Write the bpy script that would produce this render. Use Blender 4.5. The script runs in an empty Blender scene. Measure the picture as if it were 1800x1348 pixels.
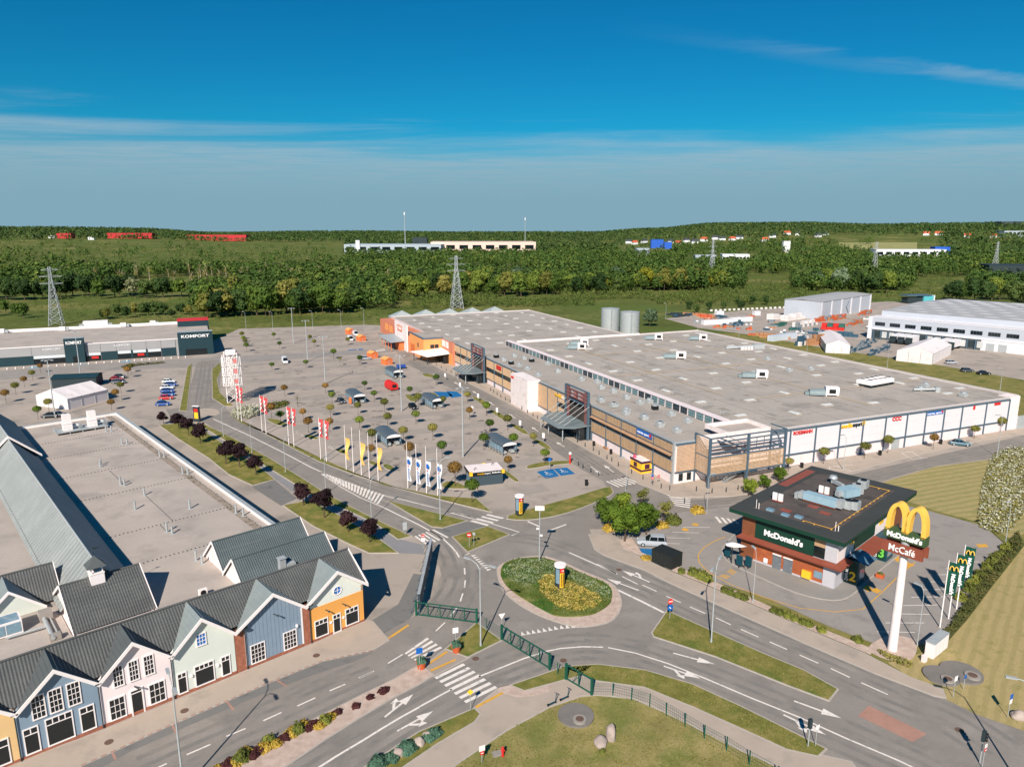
import bpy, bmesh, math, random
import numpy as np
from mathutils import Vector, Matrix
R = math.radians
rnd = random.Random(7)
scene = bpy.context.scene
col = scene.collection

# ---------------------------------------------------------------- camera
CAM_H = 50.0
PITCH = math.atan((674 - 405) / 1248.0)
cam_data = bpy.data.cameras.new('camera')
cam_data.sensor_width = 36.0
cam_data.lens = 1248.0 / 1800.0 * 36.0
cam_data.clip_start = 0.5
cam_data.clip_end = 20000
cam = bpy.data.objects.new('camera', cam_data)
cam.location = (0, 0, CAM_H)
cam.rotation_euler = (math.pi / 2 - PITCH, 0, 0)
col.objects.link(cam)
scene.camera = cam

# ---------------------------------------------------------------- world, sun, exposure
SUN_AZ, SUN_EL = R(192.3), R(36.8)          # azimuth clockwise from +Y
world = bpy.data.worlds.new('World')
scene.world = world
world.use_nodes = True
wn, wl = world.node_tree.nodes, world.node_tree.links
wn.clear()
w_out = wn.new('ShaderNodeOutputWorld')
w_bg = wn.new('ShaderNodeBackground')
w_sky = wn.new('ShaderNodeTexSky')
w_sky.sky_type = 'NISHITA'
w_sky.sun_disc = False
w_sky.sun_elevation = SUN_EL
w_sky.sun_rotation = SUN_AZ
w_sky.altitude = 100
w_sky.air_density = 1.0
w_sky.dust_density = 0.25
w_sky.ozone_density = 3.0
w_bg.inputs['Strength'].default_value = 0.062
w_hsv = wn.new('ShaderNodeHueSaturation')
w_hsv.inputs['Saturation'].default_value = 1.35
w_hsv.inputs['Hue'].default_value = 0.485
wl.new(w_sky.outputs['Color'], w_hsv.inputs['Color'])
# thin cirrus: noise on a flat cloud layer high above the ground
w_tc = wn.new('ShaderNodeTexCoord')
w_sep = wn.new('ShaderNodeSeparateXYZ')
wl.new(w_tc.outputs['Generated'], w_sep.inputs[0])
def wmath(op, a, b=None, c=None, clamp=False):
    n = wn.new('ShaderNodeMath'); n.operation = op; n.use_clamp = clamp
    for i, v in enumerate((a, b, c)):
        if v is None: continue
        if hasattr(v, 'links'): wl.new(v, n.inputs[i])
        else: n.inputs[i].default_value = v
    return n.outputs[0]
zc = wmath('MAXIMUM', w_sep.outputs['Z'], 0.055)
px_ = wmath('DIVIDE', w_sep.outputs['X'], zc)
py_ = wmath('DIVIDE', w_sep.outputs['Y'], zc)
def wcomb(x, y):
    n = wn.new('ShaderNodeCombineXYZ'); wl.new(x, n.inputs[0]); wl.new(y, n.inputs[1]); return n.outputs[0]
def wnoise(vec, scale, detail, rough, dist=0.0):
    n = wn.new('ShaderNodeTexNoise'); n.inputs['Scale'].default_value = scale
    n.inputs['Detail'].default_value = detail; n.inputs['Roughness'].default_value = rough
    n.inputs['Distortion'].default_value = dist
    wl.new(vec, n.inputs['Vector']); return n.outputs['Fac']
def wramp(v, a, b, o0=0.0, o1=1.0):
    n = wn.new('ShaderNodeMapRange'); n.interpolation_type = 'SMOOTHSTEP'
    n.inputs[1].default_value = a; n.inputs[2].default_value = b
    n.inputs[3].default_value = o0; n.inputs[4].default_value = o1
    wl.new(v, n.inputs[0]); return n.outputs[0]
layer = wcomb(px_, py_)
n_edge = wnoise(wcomb(wmath('MULTIPLY', px_, 0.35), py_), 0.55, 6, 0.62, 0.6)
n_fine = wnoise(wcomb(wmath('MULTIPLY', px_, 0.5), py_), 1.6, 7, 0.65, 0.8)
dist_ = wmath('POWER', wmath('ADD', wmath('MULTIPLY', px_, px_), wmath('MULTIPLY', py_, py_)), 0.5)
n_big = wnoise(wcomb(wmath('MULTIPLY', px_, 0.22), py_), 0.28, 5, 0.6, 0.4)
sheet = wramp(wmath('ADD', wmath('ADD', dist_, wmath('MULTIPLY', wmath('SUBTRACT', n_edge, 0.5), 9.0)), wmath('MULTIPLY', wmath('SUBTRACT', n_big, 0.5), 6.0)), 7.2, 11.5)
sheet = wmath('MULTIPLY', sheet, wramp(n_fine, 0.25, 0.65, 0.5, 1.0))
# one long thin streak of ice cloud crossing the layer
along = wmath('ADD', wmath('MULTIPLY', wmath('SUBTRACT', px_, 0.9), 0.913), wmath('MULTIPLY', wmath('SUBTRACT', py_, 4.06), 0.408))
across = wmath('ABSOLUTE', wmath('ADD', wmath('ADD', wmath('MULTIPLY', wmath('SUBTRACT', px_, 0.9), -0.408), wmath('MULTIPLY', wmath('SUBTRACT', py_, 4.06), 0.913)), wmath('MULTIPLY', wmath('SUBTRACT', n_fine, 0.5), 0.5)))
streak = wmath('MULTIPLY', wmath('MULTIPLY', wramp(across, 0.02, 0.2, 1.0, 0.0), wramp(along, -0.6, 2.8)), wramp(n_fine, 0.35, 0.6, 0.3, 1.0))
wisps = wmath('MULTIPLY', wramp(n_edge, 0.62, 0.8), wramp(n_fine, 0.42, 0.7))
fac = wmath('MAXIMUM', wmath('MULTIPLY', sheet, 0.8), wmath('MAXIMUM', wmath('MULTIPLY', wisps, 0.3), wmath('MULTIPLY', streak, 0.36)), clamp=True)
w_mix = wn.new('ShaderNodeMixRGB')
w_mix.inputs['Color2'].default_value = (4.9, 6.6, 7.8, 1)
w_tint = wn.new('ShaderNodeMixRGB'); w_tint.blend_type = 'MULTIPLY'; w_tint.inputs['Fac'].default_value = 1.0
w_tint.inputs['Color2'].default_value = (0.08, 0.76, 0.98, 1)
wl.new(w_hsv.outputs['Color'], w_tint.inputs['Color1'])
wl.new(fac, w_mix.inputs['Fac']); wl.new(w_tint.outputs['Color'], w_mix.inputs['Color1'])
w_haze = wn.new('ShaderNodeMixRGB')          # blue haze low over the horizon
w_haze.inputs['Color2'].default_value = (2.9, 5.1, 6.3, 1)
wl.new(wramp(w_sep.outputs['Z'], 0.03, 0.135, 1.0, 0.0), w_haze.inputs['Fac'])
wl.new(w_mix.outputs['Color'], w_haze.inputs['Color1'])
wl.new(w_haze.outputs['Color'], w_bg.inputs['Color'])
wl.new(w_bg.outputs[0], w_out.inputs['Surface'])

sun_d = bpy.data.lights.new('sun', 'SUN')
sun_d.energy = 5.0
sun_d.angle = R(0.53)
sun_d.color = (1.0, 0.925, 0.83)
sun = bpy.data.objects.new('sun', sun_d)
to_sun = Vector((math.sin(SUN_AZ) * math.cos(SUN_EL), math.cos(SUN_AZ) * math.cos(SUN_EL), math.sin(SUN_EL)))
sun.rotation_euler = to_sun.to_track_quat('Z', 'Y').to_euler()
sun.location = (0, 0, 200)
col.objects.link(sun)
vs = scene.view_settings
vs.view_transform = 'Standard'; vs.look = 'None'; vs.exposure = 0.32; vs.gamma = 1.0
vs.use_curve_mapping = False

# ---------------------------------------------------------------- survey: photo point -> point on the level ground
SP, CP = math.sin(PITCH), math.cos(PITCH)
def ground(px, py, z=0.0):
    u = (px - 900) / 1248.0; v = (py - 674) / 1248.0
    t = (CAM_H - z) / (SP + v * CP)
    return Vector((u * t, (CP - v * SP) * t, 0))
def zoomed(x0, y0, k):
    return lambda pts: [(x0 + a / k, y0 + b / k) for a, b in pts]

# ---------------------------------------------------------------- materials
MATS = {}
def lin(c):
    return tuple((v / 12.92 if v <= 0.04045 else ((v + 0.055) / 1.055) ** 2.4) for v in (x / 255.0 for x in c))
def material(name, rgb, rough=0.75, var=0.16, scale=1.2, fine=14.0, bump=0.0, metal=0.0, rgb2=None,
             space='Object', rand=0.0, spec=0.35, patch=None, emit=0):
    """rgb is a 0..255 sRGB albedo. Two noise octave sets move the colour, a third gives relief."""
    if name in MATS: return MATS[name]
    m = bpy.data.materials.new(name); m.use_nodes = True
    n, l = m.node_tree.nodes, m.node_tree.links
    b = n['Principled BSDF']
    b.inputs['Roughness'].default_value = rough
    b.inputs['Metallic'].default_value = metal
    b.inputs['Specular IOR Level'].default_value = spec
    c1 = lin(rgb); c2 = lin(rgb2) if rgb2 else tuple(min(1, x * (1 + var)) for x in c1)
    c0 = tuple(x * (1 - var) for x in c1)
    if space == 'Position':
        g = n.new('ShaderNodeNewGeometry'); vec = g.outputs['Position']
    else:
        t = n.new('ShaderNodeTexCoord'); vec = t.outputs['Object']
    def noise(s, d=4, r=0.6):
        x = n.new('ShaderNodeTexNoise'); x.inputs['Scale'].default_value = s
        x.inputs['Detail'].default_value = d; x.inputs['Roughness'].default_value = r
        l.new(vec, x.inputs['Vector']); return x.outputs['Fac']
    ramp = n.new('ShaderNodeValToRGB')
    ramp.color_ramp.elements[0].position = 0.32; ramp.color_ramp.elements[0].color = (*c0, 1)
    ramp.color_ramp.elements[1].position = 0.68; ramp.color_ramp.elements[1].color = (*c2, 1)
    e = ramp.color_ramp.elements.new(0.5); e.color = (*c1, 1)
    mix = n.new('ShaderNodeMath'); mix.operation = 'MULTIPLY_ADD'
    l.new(noise(fine, 3), mix.inputs[0]); mix.inputs[1].default_value = 0.4
    half = n.new('ShaderNodeMath'); half.operation = 'MULTIPLY'; half.inputs[1].default_value = 0.6
    l.new(noise(scale), half.inputs[0]); l.new(half.outputs[0], mix.inputs[2])
    last = mix.outputs[0]
    if rand:
        oi = n.new('ShaderNodeObjectInfo')
        ra = n.new('ShaderNodeMath'); ra.operation = 'MULTIPLY_ADD'; ra.inputs[1].default_value = rand; 
        l.new(oi.outputs['Random'], ra.inputs[0])
        sb = n.new('ShaderNodeMath'); sb.operation = 'SUBTRACT'; sb.inputs[1].default_value = rand / 2
        l.new(last, sb.inputs[0]); l.new(sb.outputs[0], ra.inputs[2]); last = ra.outputs[0]
    l.new(last, ramp.inputs[0])
    colour = ramp.outputs[0]
    if patch:                       # stains / worn patches with a shape of their own
        prgb, pscale, lo, hi = patch
        pn = noise(pscale, 6, 0.65)
        mr = n.new('ShaderNodeMapRange'); mr.inputs[1].default_value = lo; mr.inputs[2].default_value = hi
        l.new(pn, mr.inputs[0])
        mx = n.new('ShaderNodeMixRGB'); mx.inputs['Color2'].default_value = (*lin(prgb), 1)
        l.new(mr.outputs[0], mx.inputs['Fac']); l.new(colour, mx.inputs['Color1']); colour = mx.outputs[0]
    l.new(colour, b.inputs['Base Color'])
    if bump:
        bp = n.new('ShaderNodeBump'); bp.inputs['Strength'].default_value = bump
        bp.inputs['Distance'].default_value = 0.05
        l.new(noise(fine * 1.7, 3), bp.inputs['Height']); l.new(bp.outputs[0], b.inputs['Normal'])
    if emit:
        b.inputs['Emission Color'].default_value = (*c1, 1); b.inputs['Emission Strength'].default_value = emit
    MATS[name] = m
    return m
def striped(name, rgb_a, rgb_b, period, angle, rough=0.9, soft=0.35, bump=0.0):
    """mown / ribbed surface: bands along one world direction broken up by noise"""
    if name in MATS: return MATS[name]
    m = material(name, rgb_a, rough, 0.2, 0.5, 6, bump, rgb2=rgb_b, space='Position')
    n, l = m.node_tree.nodes, m.node_tree.links
    b = n['Principled BSDF']
    src = b.inputs['Base Color'].links[0].from_socket
    g = n.new('ShaderNodeNewGeometry')
    mp = n.new('ShaderNodeMapping'); mp.inputs['Rotation'].default_value = (0, 0, angle)
    l.new(g.outputs['Position'], mp.inputs['Vector'])
    wv = n.new('ShaderNodeTexWave'); wv.inputs['Scale'].default_value = 0.314 / period
    wv.inputs['Distortion'].default_value = 2.2; wv.inputs['Detail'].default_value = 3; wv.inputs['Detail Scale'].default_value = 1.4
    l.new(mp.outputs[0], wv.inputs['Vector'])
    mr = n.new('ShaderNodeMapRange'); mr.inputs[1].default_value = 0.35; mr.inputs[2].default_value = 0.75
    mr.inputs[4].default_value = soft
    l.new(wv.outputs['Fac'], mr.inputs[0])
    mx = n.new('ShaderNodeMixRGB'); mx.inputs['Color2'].default_value = (*lin(rgb_b), 1)
    l.new(mr.outputs[0], mx.inputs['Fac']); l.new(src, mx.inputs['Color1']); l.new(mx.outputs[0], b.inputs['Base Color'])
    return m
def glass_mat(name, rgb, rough=0.08):
    m = material(name, rgb, rough, 0.25, 0.4, 3, spec=0.6)
    return m

GRASS = material('grass', (128, 122, 68), 0.95, 0.3, 0.35, 5, 0.6, rgb2=(152, 134, 90), space='Position', patch=((84, 98, 46), 0.18, 0.5, 0.68), spec=0.1)
GRASS_ISL = material('island_grass', (124, 120, 62), 0.95, 0.42, 0.5, 7, 0.8, rgb2=(160, 138, 90), space='Position', patch=((94, 108, 50), 0.35, 0.5, 0.66), spec=0.1)
LAWN = material('dry_lawn', (146, 134, 84), 0.95, 0.36, 0.3, 7, 0.8, rgb2=(172, 154, 106), space='Position', patch=((116, 120, 64), 0.22, 0.46, 0.64), spec=0.1)
MOWN = striped('mown_lawn', (172, 152, 104), (128, 122, 70), 1.25, R(40), soft=0.3)
MOWN_B = striped('mown_lawn_back', (168, 150, 100), (126, 126, 72), 1.8, R(70), soft=0.5)
SCRUB = material('scrub', (92, 100, 48), 0.95, 0.3, 0.02, 0.25, 0.0, rgb2=(146, 134, 84), space='Position', spec=0.1, patch=((88, 102, 48), 0.012, 0.48, 0.6))
ASPHALT = material('asphalt', (138, 130, 122), 0.9, 0.11, 0.13, 9, 0.15, rgb2=(156, 147, 138), space='Position', patch=((122, 116, 110), 0.22, 0.52, 0.7))
ASPHALT_D = material('dark_asphalt', (120, 117, 113), 0.9, 0.1, 0.2, 9, 0.15, space='Position', patch=((98, 97, 97), 0.4, 0.55, 0.7))
ASPHALT_W = material('worn_asphalt', (150, 142, 135), 0.9, 0.1, 0.15, 9, 0.12, space='Position', patch=((132, 126, 121), 0.3, 0.5, 0.7))
PAVING = material('block_paving', (168, 155, 143), 0.9, 0.09, 0.07, 5, 0.12, rgb2=(178, 164, 151), space='Position', patch=((140, 131, 122), 0.13, 0.5, 0.68))
SIDEWALK = material('sidewalk_slabs', (176, 160, 145), 0.9, 0.08, 0.3, 10, 0.12, space='Position', patch=((158, 146, 134), 0.25, 0.52, 0.7))
KERB = material('kerb_concrete', (176, 166, 156), 0.9, 0.14, 1.0, 12, 0.1, space='Position')
GRAVEL = material('pale_gravel', (196, 172, 156), 0.95, 0.28, 1.2, 16, 0.9, rgb2=(212, 192, 178), space='Position')
PAINT = material('road_paint', (226, 216, 206), 0.8, 0.1, 1.0, 18, 0.0, space='Position', patch=((150, 145, 140), 1.7, 0.56, 0.72))
PAINT_WORN = material('worn_paint', (190, 182, 174), 0.85, 0.12, 1.0, 12, 0.0, space='Position', patch=((160, 150, 140), 0.8, 0.42, 0.6))
PAINT_Y = material('yellow_paint', (214, 160, 62), 0.8, 0.12, 1.0, 12, space='Position', patch=((150, 138, 120), 1.2, 0.56, 0.75))
PAINT_B = material('blue_paint', (24, 104, 156), 0.8, 0.12, 0.8, 12, space='Position', patch=((90, 118, 140), 0.9, 0.58, 0.8))
BRICKRED = material('red_block_paving', (168, 128, 112), 0.9, 0.14, 0.5, 8, 0.1, space='Position')
WHITE = material('white_render', (236, 222, 218), 0.8, 0.05, 0.5, 6, 0.05, patch=((196, 182, 172), 0.6, 0.52, 0.8))
WHITE_T = material('white_trim', (240, 230, 226), 0.6, 0.05, 1, 8)
STEEL = material('galvanised_steel', (176, 180, 180), 0.5, 0.14, 1.5, 10, metal=0.2)
STEEL_D = material('blue_grey_steel', (78, 98, 112), 0.5, 0.1, 1.0, 8)
DARK = material('dark_cladding', (44, 56, 60), 0.6, 0.12, 0.6, 6)
BLACK = material('black_plastic', (24, 26, 27), 0.5, 0.2, 2, 10)
GLASS = glass_mat('dark_glass', (22, 30, 34), 0.1)
GLASS_B = glass_mat('blue_glass', (36, 108, 176), 0.15)
GLASS_S = glass_mat('sky_glass', (122, 150, 164), 0.12)
RED = material('red_paint', (206, 44, 40), 0.5, 0.1, 1.5, 8)
YELLOW = material('sign_yellow', (246, 190, 50), 0.5, 0.06, 1, 8)
BLUE = material('sign_blue', (24, 96, 176), 0.5, 0.08, 1, 8)
GREEN_STEEL = material('green_steel', (22, 82, 66), 0.5, 0.12, 1, 8)
TIMBER = material('timber_slats', (206, 172, 136), 0.75, 0.2, 0.6, 9, rgb2=(214, 176, 138))
BARK = material('bark', (88, 72, 58), 0.95, 0.25, 2, 12, 0.4)
TYRE = material('tyre_rubber', (26, 26, 27), 0.85, 0.2, 3, 10)
STONE = material('granite_boulder', (168, 152, 142), 0.9, 0.2, 1.5, 12, 0.6, rgb2=(190, 172, 160))
CONCRETE = material('concrete', (150, 142, 134), 0.9, 0.14, 0.8, 10, 0.15)
TERRACOTTA = material('terracotta', (196, 92, 52), 0.8, 0.12, 2, 10)
BRICK = material('red_brick', (158, 98, 76), 0.9, 0.2, 2.0, 24, 0.3, rgb2=(186, 122, 96))
ROOF_FELT = material('roof_felt', (176, 164, 154), 0.9, 0.1, 0.12, 3, 0.1, rgb2=(188, 175, 164), patch=((156, 146, 138), 0.16, 0.5, 0.7))
ROOF_FELT_G = material('grey_roof_felt', (170, 160, 150), 0.9, 0.1, 0.09, 3, 0.1, rgb2=(182, 172, 161), patch=((140, 132, 124), 0.12, 0.52, 0.7))

# ---------------------------------------------------------------- mesh builder
class Mesh:
    def __init__(s): s.v = []; s.f = []; s.m = []; s.sm = []
    def add(s, verts, faces, m=0, smooth=False):
        k = len(s.v); s.v += [tuple(p) for p in verts]
        for f in faces:
            s.f.append([i + k for i in f]); s.m.append(m); s.sm.append(smooth)
        return s
    def box(s, x0, x1, y0, y1, z0, z1, m=0, M=None):
        vs = [(x, y, z) for z in (z0, z1) for x, y in ((x0, y0), (x1, y0), (x1, y1), (x0, y1))]
        if M is not None: vs = [M @ Vector(p) for p in vs]
        return s.add(vs, [(3, 2, 1, 0), (4, 5, 6, 7), (0, 1, 5, 4), (1, 2, 6, 5), (2, 3, 7, 6), (3, 0, 4, 7)], m)
    def cbox(s, c, size, rz=0, m=0):
        M = Matrix.Translation(Vector(c)) @ Matrix.Rotation(rz, 4, 'Z')
        a, b, h = size[0] / 2, size[1] / 2, size[2] / 2
        return s.box(-a, a, -b, b, -h, h, m, M)
    def prism(s, poly, z0, z1, m=0, bottom=False):
        n = len(poly)
        area = sum(poly[i][0] * poly[(i + 1) % n][1] - poly[(i + 1) % n][0] * poly[i][1] for i in range(n))
        if area < 0: poly = poly[::-1]
        vs = [(p[0], p[1], z0) for p in poly] + [(p[0], p[1], z1) for p in poly]
        fs = [tuple(range(n, 2 * n))] + [(i, (i + 1) % n, n + (i + 1) % n, n + i) for i in range(n)]
        if bottom: fs.append(tuple(range(n - 1, -1, -1)))
        return s.add(vs, fs, m)
    def flat(s, poly, z, m=0):
        n = len(poly)
        area = sum(poly[i][0] * poly[(i + 1) % n][1] - poly[(i + 1) % n][0] * poly[i][1] for i in range(n))
        if area < 0: poly = poly[::-1]
        return s.add([(p[0], p[1], z) for p in poly], [tuple(range(n))], m)
    def tube(s, pts, r, seg=8, m=0, cap=True, smooth=True):
        """pts list of 3D points, r a number or a list"""
        pts = [Vector(p) for p in pts]; n = len(pts)
        rs = r if isinstance(r, (list, tuple)) else [r] * n
        vs = []
        for i, p in enumerate(pts):
            d = (pts[min(i + 1, n - 1)] - pts[max(i - 1, 0)]).normalized()
            a = d.cross(Vector((0, 0, 1)))
            if a.length < 1e-4: a = Vector((1, 0, 0))
            a.normalize(); b = d.cross(a)
            for k in range(seg):
                t = 2 * math.pi * k / seg
                vs.append(p + (a * math.cos(t) + b * math.sin(t)) * rs[i])
        fs = [(i * seg + k, i * seg + (k + 1) % seg, (i + 1) * seg + (k + 1) % seg, (i + 1) * seg + k) for i in range(n - 1) for k in range(seg)]
        s.add(vs, fs, m, smooth)
        if cap:
            s.add(vs[:seg], [tuple(range(seg))], m); s.add(vs[-seg:], [tuple(range(seg - 1, -1, -1))], m)
        return s
    def cyl(s, x, y, z0, z1, r, seg=12, m=0, r1=None, smooth=True):
        return s.tube([(x, y, z0), (x, y, z1)], [r, r if r1 is None else r1], seg, m, True, smooth)
    def quad(s, a, b, c, d, m=0): return s.add([a, b, c, d], [(0, 1, 2, 3)], m)
    def bar(s, a, b, w, m=0):
        return s.tube([a, b], w * 0.5, 4, m, True, False)
    def panel(s, pts, t, m=0):
        """flat 3D polygon given thickness t along its normal"""
        pts = [Vector(p) for p in pts]; n = len(pts)
        nm = Vector((0, 0, 0))
        for i in range(n): nm += pts[i].cross(pts[(i + 1) % n])
        nm = nm.normalized() * t
        vs = pts + [p - nm for p in pts]
        return s.add(vs, [tuple(range(n)), tuple(range(2 * n - 1, n - 1, -1))] + [(i, i + n, (i + 1) % n + n, (i + 1) % n) for i in range(n)], m)
    def mesh(s, name, mats):
        me = bpy.data.meshes.new(name)
        me.from_pydata([tuple(p) for p in s.v], [], s.f)
        for m in (mats if isinstance(mats, (list, tuple)) else [mats]): me.materials.append(m)
        me.polygons.foreach_set('material_index', s.m)
        me.polygons.foreach_set('use_smooth', s.sm)
        me.update()
        return me
    def build(s, name, mats, parent=None, loc=None, rz=0.0):
        o = bpy.data.objects.new(name, s.mesh(name, mats))
        col.objects.link(o)
        if parent is not None: o.parent = parent
        if loc is not None: o.location = loc
        if rz: o.rotation_euler = (0, 0, rz)
        return o
def tag(o, label, cat, group=None):
    o['label'] = label; o['category'] = cat
    if group: o['group'] = group
    return o
def thing(name, label, cat, loc=(0, 0, 0), rz=0.0, group=None):
    o = bpy.data.objects.new(name, None); o.empty_display_size = 0.3
    col.objects.link(o); o.location = loc; o.rotation_euler = (0, 0, rz)
    return tag(o, label, cat, group)
def structure(o): o['kind'] = 'structure'; return o
def stuff(o): o['kind'] = 'stuff'; return o
def put(name, mesh, parent=None, loc=(0, 0, 0), rz=0.0, scale=None):
    o = bpy.data.objects.new(name, mesh); col.objects.link(o)
    if parent is not None: o.parent = parent
    o.location = loc; o.rotation_euler = (0, 0, rz)
    if scale is not None: o.scale = scale
    return o
def dup(src, loc, rz=0.0, label=None, group=None, scale=None):
    c = src.copy(); col.objects.link(c); c.location = loc; c.rotation_euler = (0, 0, rz)
    if scale is not None: c.scale = scale
    if label: c['label'] = label
    if group: c['group'] = group
    for ch in src.children:
        d = ch.copy(); col.objects.link(d); d.parent = c
        for g in ch.children:
            e = g.copy(); col.objects.link(e); e.parent = d
    return c
def letters(text, size, mat, parent, loc, rot, name='lettering', extrude=0.04, align='CENTER', width=None, bold=0.0, spacing=1.0):
    cu = bpy.data.curves.new(name, 'FONT'); cu.body = text; cu.size = size
    cu.align_x = align; cu.align_y = 'CENTER'; cu.extrude = extrude; cu.offset = bold; cu.space_character = spacing
    cu.resolution_u = 3
    tmp = bpy.data.objects.new('lettering_curve', cu); col.objects.link(tmp)
    me = bpy.data.meshes.new_from_object(tmp.evaluated_get(bpy.context.evaluated_depsgraph_get()))
    bpy.data.objects.remove(tmp); bpy.data.curves.remove(cu)
    if width:
        xs = [v.co.x for v in me.vertices]
        k = width / (max(xs) - min(xs))
        for v in me.vertices: v.co.x *= k
    me.materials.clear(); me.materials.append(mat)
    o = bpy.data.objects.new(name, me); col.objects.link(o); o.parent = parent
    o.location = loc; o.rotation_euler = rot
    return o
FRONT = (R(90), 0, 0)            # upright, facing -y, reading along +x
RIGHT = (R(90), 0, R(90))        # upright, facing +x, reading along +y

def smooth_poly(pts, n=5, closed=True):
    out = []; k = len(pts)
    for i in range(k if closed else k - 1):
        p0, p1, p2, p3 = (pts[(i - 1) % k] if closed or i > 0 else pts[i]), pts[i], pts[(i + 1) % k], (pts[(i + 2) % k] if closed or i + 2 < k else pts[i + 1])
        for j in range(n):
            t = j / n
            out.append(tuple(0.5 * (2 * p1[a] + (p2[a] - p0[a]) * t + (2 * p0[a] - 5 * p1[a] + 4 * p2[a] - p3[a]) * t * t + (3 * p1[a] - p0[a] - 3 * p2[a] + p3[a]) * t ** 3) for a in (0, 1)))
    if not closed: out.append(tuple(pts[-1][:2]))
    return out
def offset_poly(poly, dist):
    """positive = outward"""
    n = len(poly)
    area = sum(poly[i][0] * poly[(i + 1) % n][1] - poly[(i + 1) % n][0] * poly[i][1] for i in range(n))
    sg = 1 if area > 0 else -1
    out = []
    for i in range(n):
        a, b, c = Vector(poly[i - 1][:2]), Vector(poly[i][:2]), Vector(poly[(i + 1) % n][:2])
        d1, d2 = (b - a), (c - b)
        if d1.length < 1e-6 or d2.length < 1e-6: out.append(tuple(b)); continue
        d1.normalize(); d2.normalize()
        nn = Vector((d1.y + d2.y, -d1.x - d2.x))
        if nn.length < 1e-6: out.append(tuple(b)); continue
        nn.normalize()
        k = max(0.5, nn.dot(Vector((d1.y, -d1.x))))
        out.append(tuple(b + nn * (sg * dist / k)))
    return out
def gpoly(pts, sm=0):
    w = [tuple(ground(*p)[:2]) for p in pts]
    return smooth_poly(w, sm) if sm else w
# ================================================================ TERRAIN AND GROUND
def ridge_height(x, y):
    """wooded hills far behind the town, as an angle from the drone's station"""
    a = math.degrees(math.atan2(x, max(y, 1)))
    pts = [(-60, 60), (-36, 58), (-27, 56), (-22, 40), (-14, 42), (0, 40), (6, 40), (11, 58), (16, 84), (22, 86), (27, 76), (40, 74), (60, 70)]
    h = pts[0][1] if a < pts[0][0] else pts[-1][1]
    for (a0, h0), (a1, h1) in zip(pts, pts[1:]):
        if a0 <= a <= a1: t = (a - a0) / (a1 - a0); h = h0 + (h1 - h0) * (t * t * (3 - 2 * t))
    return h - 12
def terrain(x, y):
    d = math.hypot(x, y)
    t = min(1, max(0, (d - 1350) / 1900.0)); t = t * t * (3 - 2 * t)
    z = ridge_height(x, y) * t
    if d > 1300: z += 5 * math.sin(x * 0.0031 + 1.3) * math.sin(y * 0.0027) * min(1, (d - 1300) / 800)
    return z
ys = [-500, -300, -150, -50] + [i * 50 for i in range(0, 30)] + [1500 + i * 130 for i in range(0, 30)] + [5600, 7000, 9000]
xs = sorted(set([-9000, -7000, -5500] + [i * 150 for i in range(-30, 31)] + [5500, 7000, 9000]))
g = Mesh()
g.v = [(x, y, terrain(x, y)) for y in ys for x in xs]
nx = len(xs)
g.f = [(j * nx + i, j * nx + i + 1, (j + 1) * nx + i + 1, (j + 1) * nx + i) for j in range(len(ys) - 1) for i in range(nx - 1)]
g.m = [1 if ys[j] >= 350 else 0 for j in range(len(ys) - 1) for i in range(nx - 1)]
g.sm = [True] * len(g.f)
structure(g.build('ground', [GRASS, SCRUB]))

def sheet(name, pts, z, mat, sm=0, parent=None, world=False):
    w = ([tuple(p) for p in pts] if world else gpoly(pts, 0)); w = smooth_poly(w, sm) if sm else w
    o = Mesh().flat(w, z).build(name, mat, parent)
    bm = bmesh.new(); bm.from_mesh(o.data); bmesh.ops.triangulate(bm, faces=bm.faces); bm.to_mesh(o.data); bm.free()
    return o if parent else structure(o)
def raised(name, pts, mat, sm=4, h=0.12, kerb=True, world=False, kw=0.18):
    w = ([tuple(p) for p in pts] if world else gpoly(pts)); w = smooth_poly(w, sm) if sm else w
    m = Mesh().prism(w, 0.0, h + 0.02)
    o = m.build(name, mat)
    bm = bmesh.new(); bm.from_mesh(o.data); bmesh.ops.triangulate(bm, faces=[f for f in bm.faces if len(f.verts) > 4]); bm.to_mesh(o.data); bm.free()
    structure(o)
    if kerb:
        ow = offset_poly(w, kw); n = len(w)
        k = Mesh()
        k.add([(p[0], p[1], 0) for p in ow] + [(p[0], p[1], h) for p in ow] + [(p[0], p[1], h) for p in w],
              [(i, (i + 1) % n, n + (i + 1) % n, n + i) for i in range(n)] + [(n + i, n + (i + 1) % n, 2 * n + (i + 1) % n, 2 * n + i) for i in range(n)])
        k.build('kerb', KERB, o)
    return o
def stroke(pts, width, z, world=False, dash=None, m=None):
    w = [Vector(p[:2]) for p in pts] if world else [Vector(ground(*p)[:2]) for p in pts]
    m = m or Mesh()
    # resample
    segs = [(w[i + 1] - w[i]).length for i in range(len(w) - 1)]; total = sum(segs)
    def at(s):
        for i, L in enumerate(segs):
            if s <= L or i == len(segs) - 1: return w[i].lerp(w[i + 1], s / L if L else 0), (w[i + 1] - w[i]).normalized()
            s -= L
    spans = [(0, total)]
    if dash:
        spans = []; s = 0
        while s < total: spans.append((s, min(total, s + dash[0]))); s += dash[0] + dash[1]
    cuts = [0]
    for L in segs: cuts.append(cuts[-1] + L)
    for a, b in spans:
        st = [a] + [c for c in cuts if a + 0.01 < c < b - 0.01] + [b]
        vs = []
        for s in st:
            p, d = at(s); nrm = Vector((-d.y, d.x)) * width / 2
            vs += [(p.x + nrm.x, p.y + nrm.y, z), (p.x - nrm.x, p.y - nrm.y, z)]
        m.add(vs, [(2 * i, 2 * i + 1, 2 * i + 3, 2 * i + 2) for i in range(len(st) - 1)])
    return m

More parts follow.
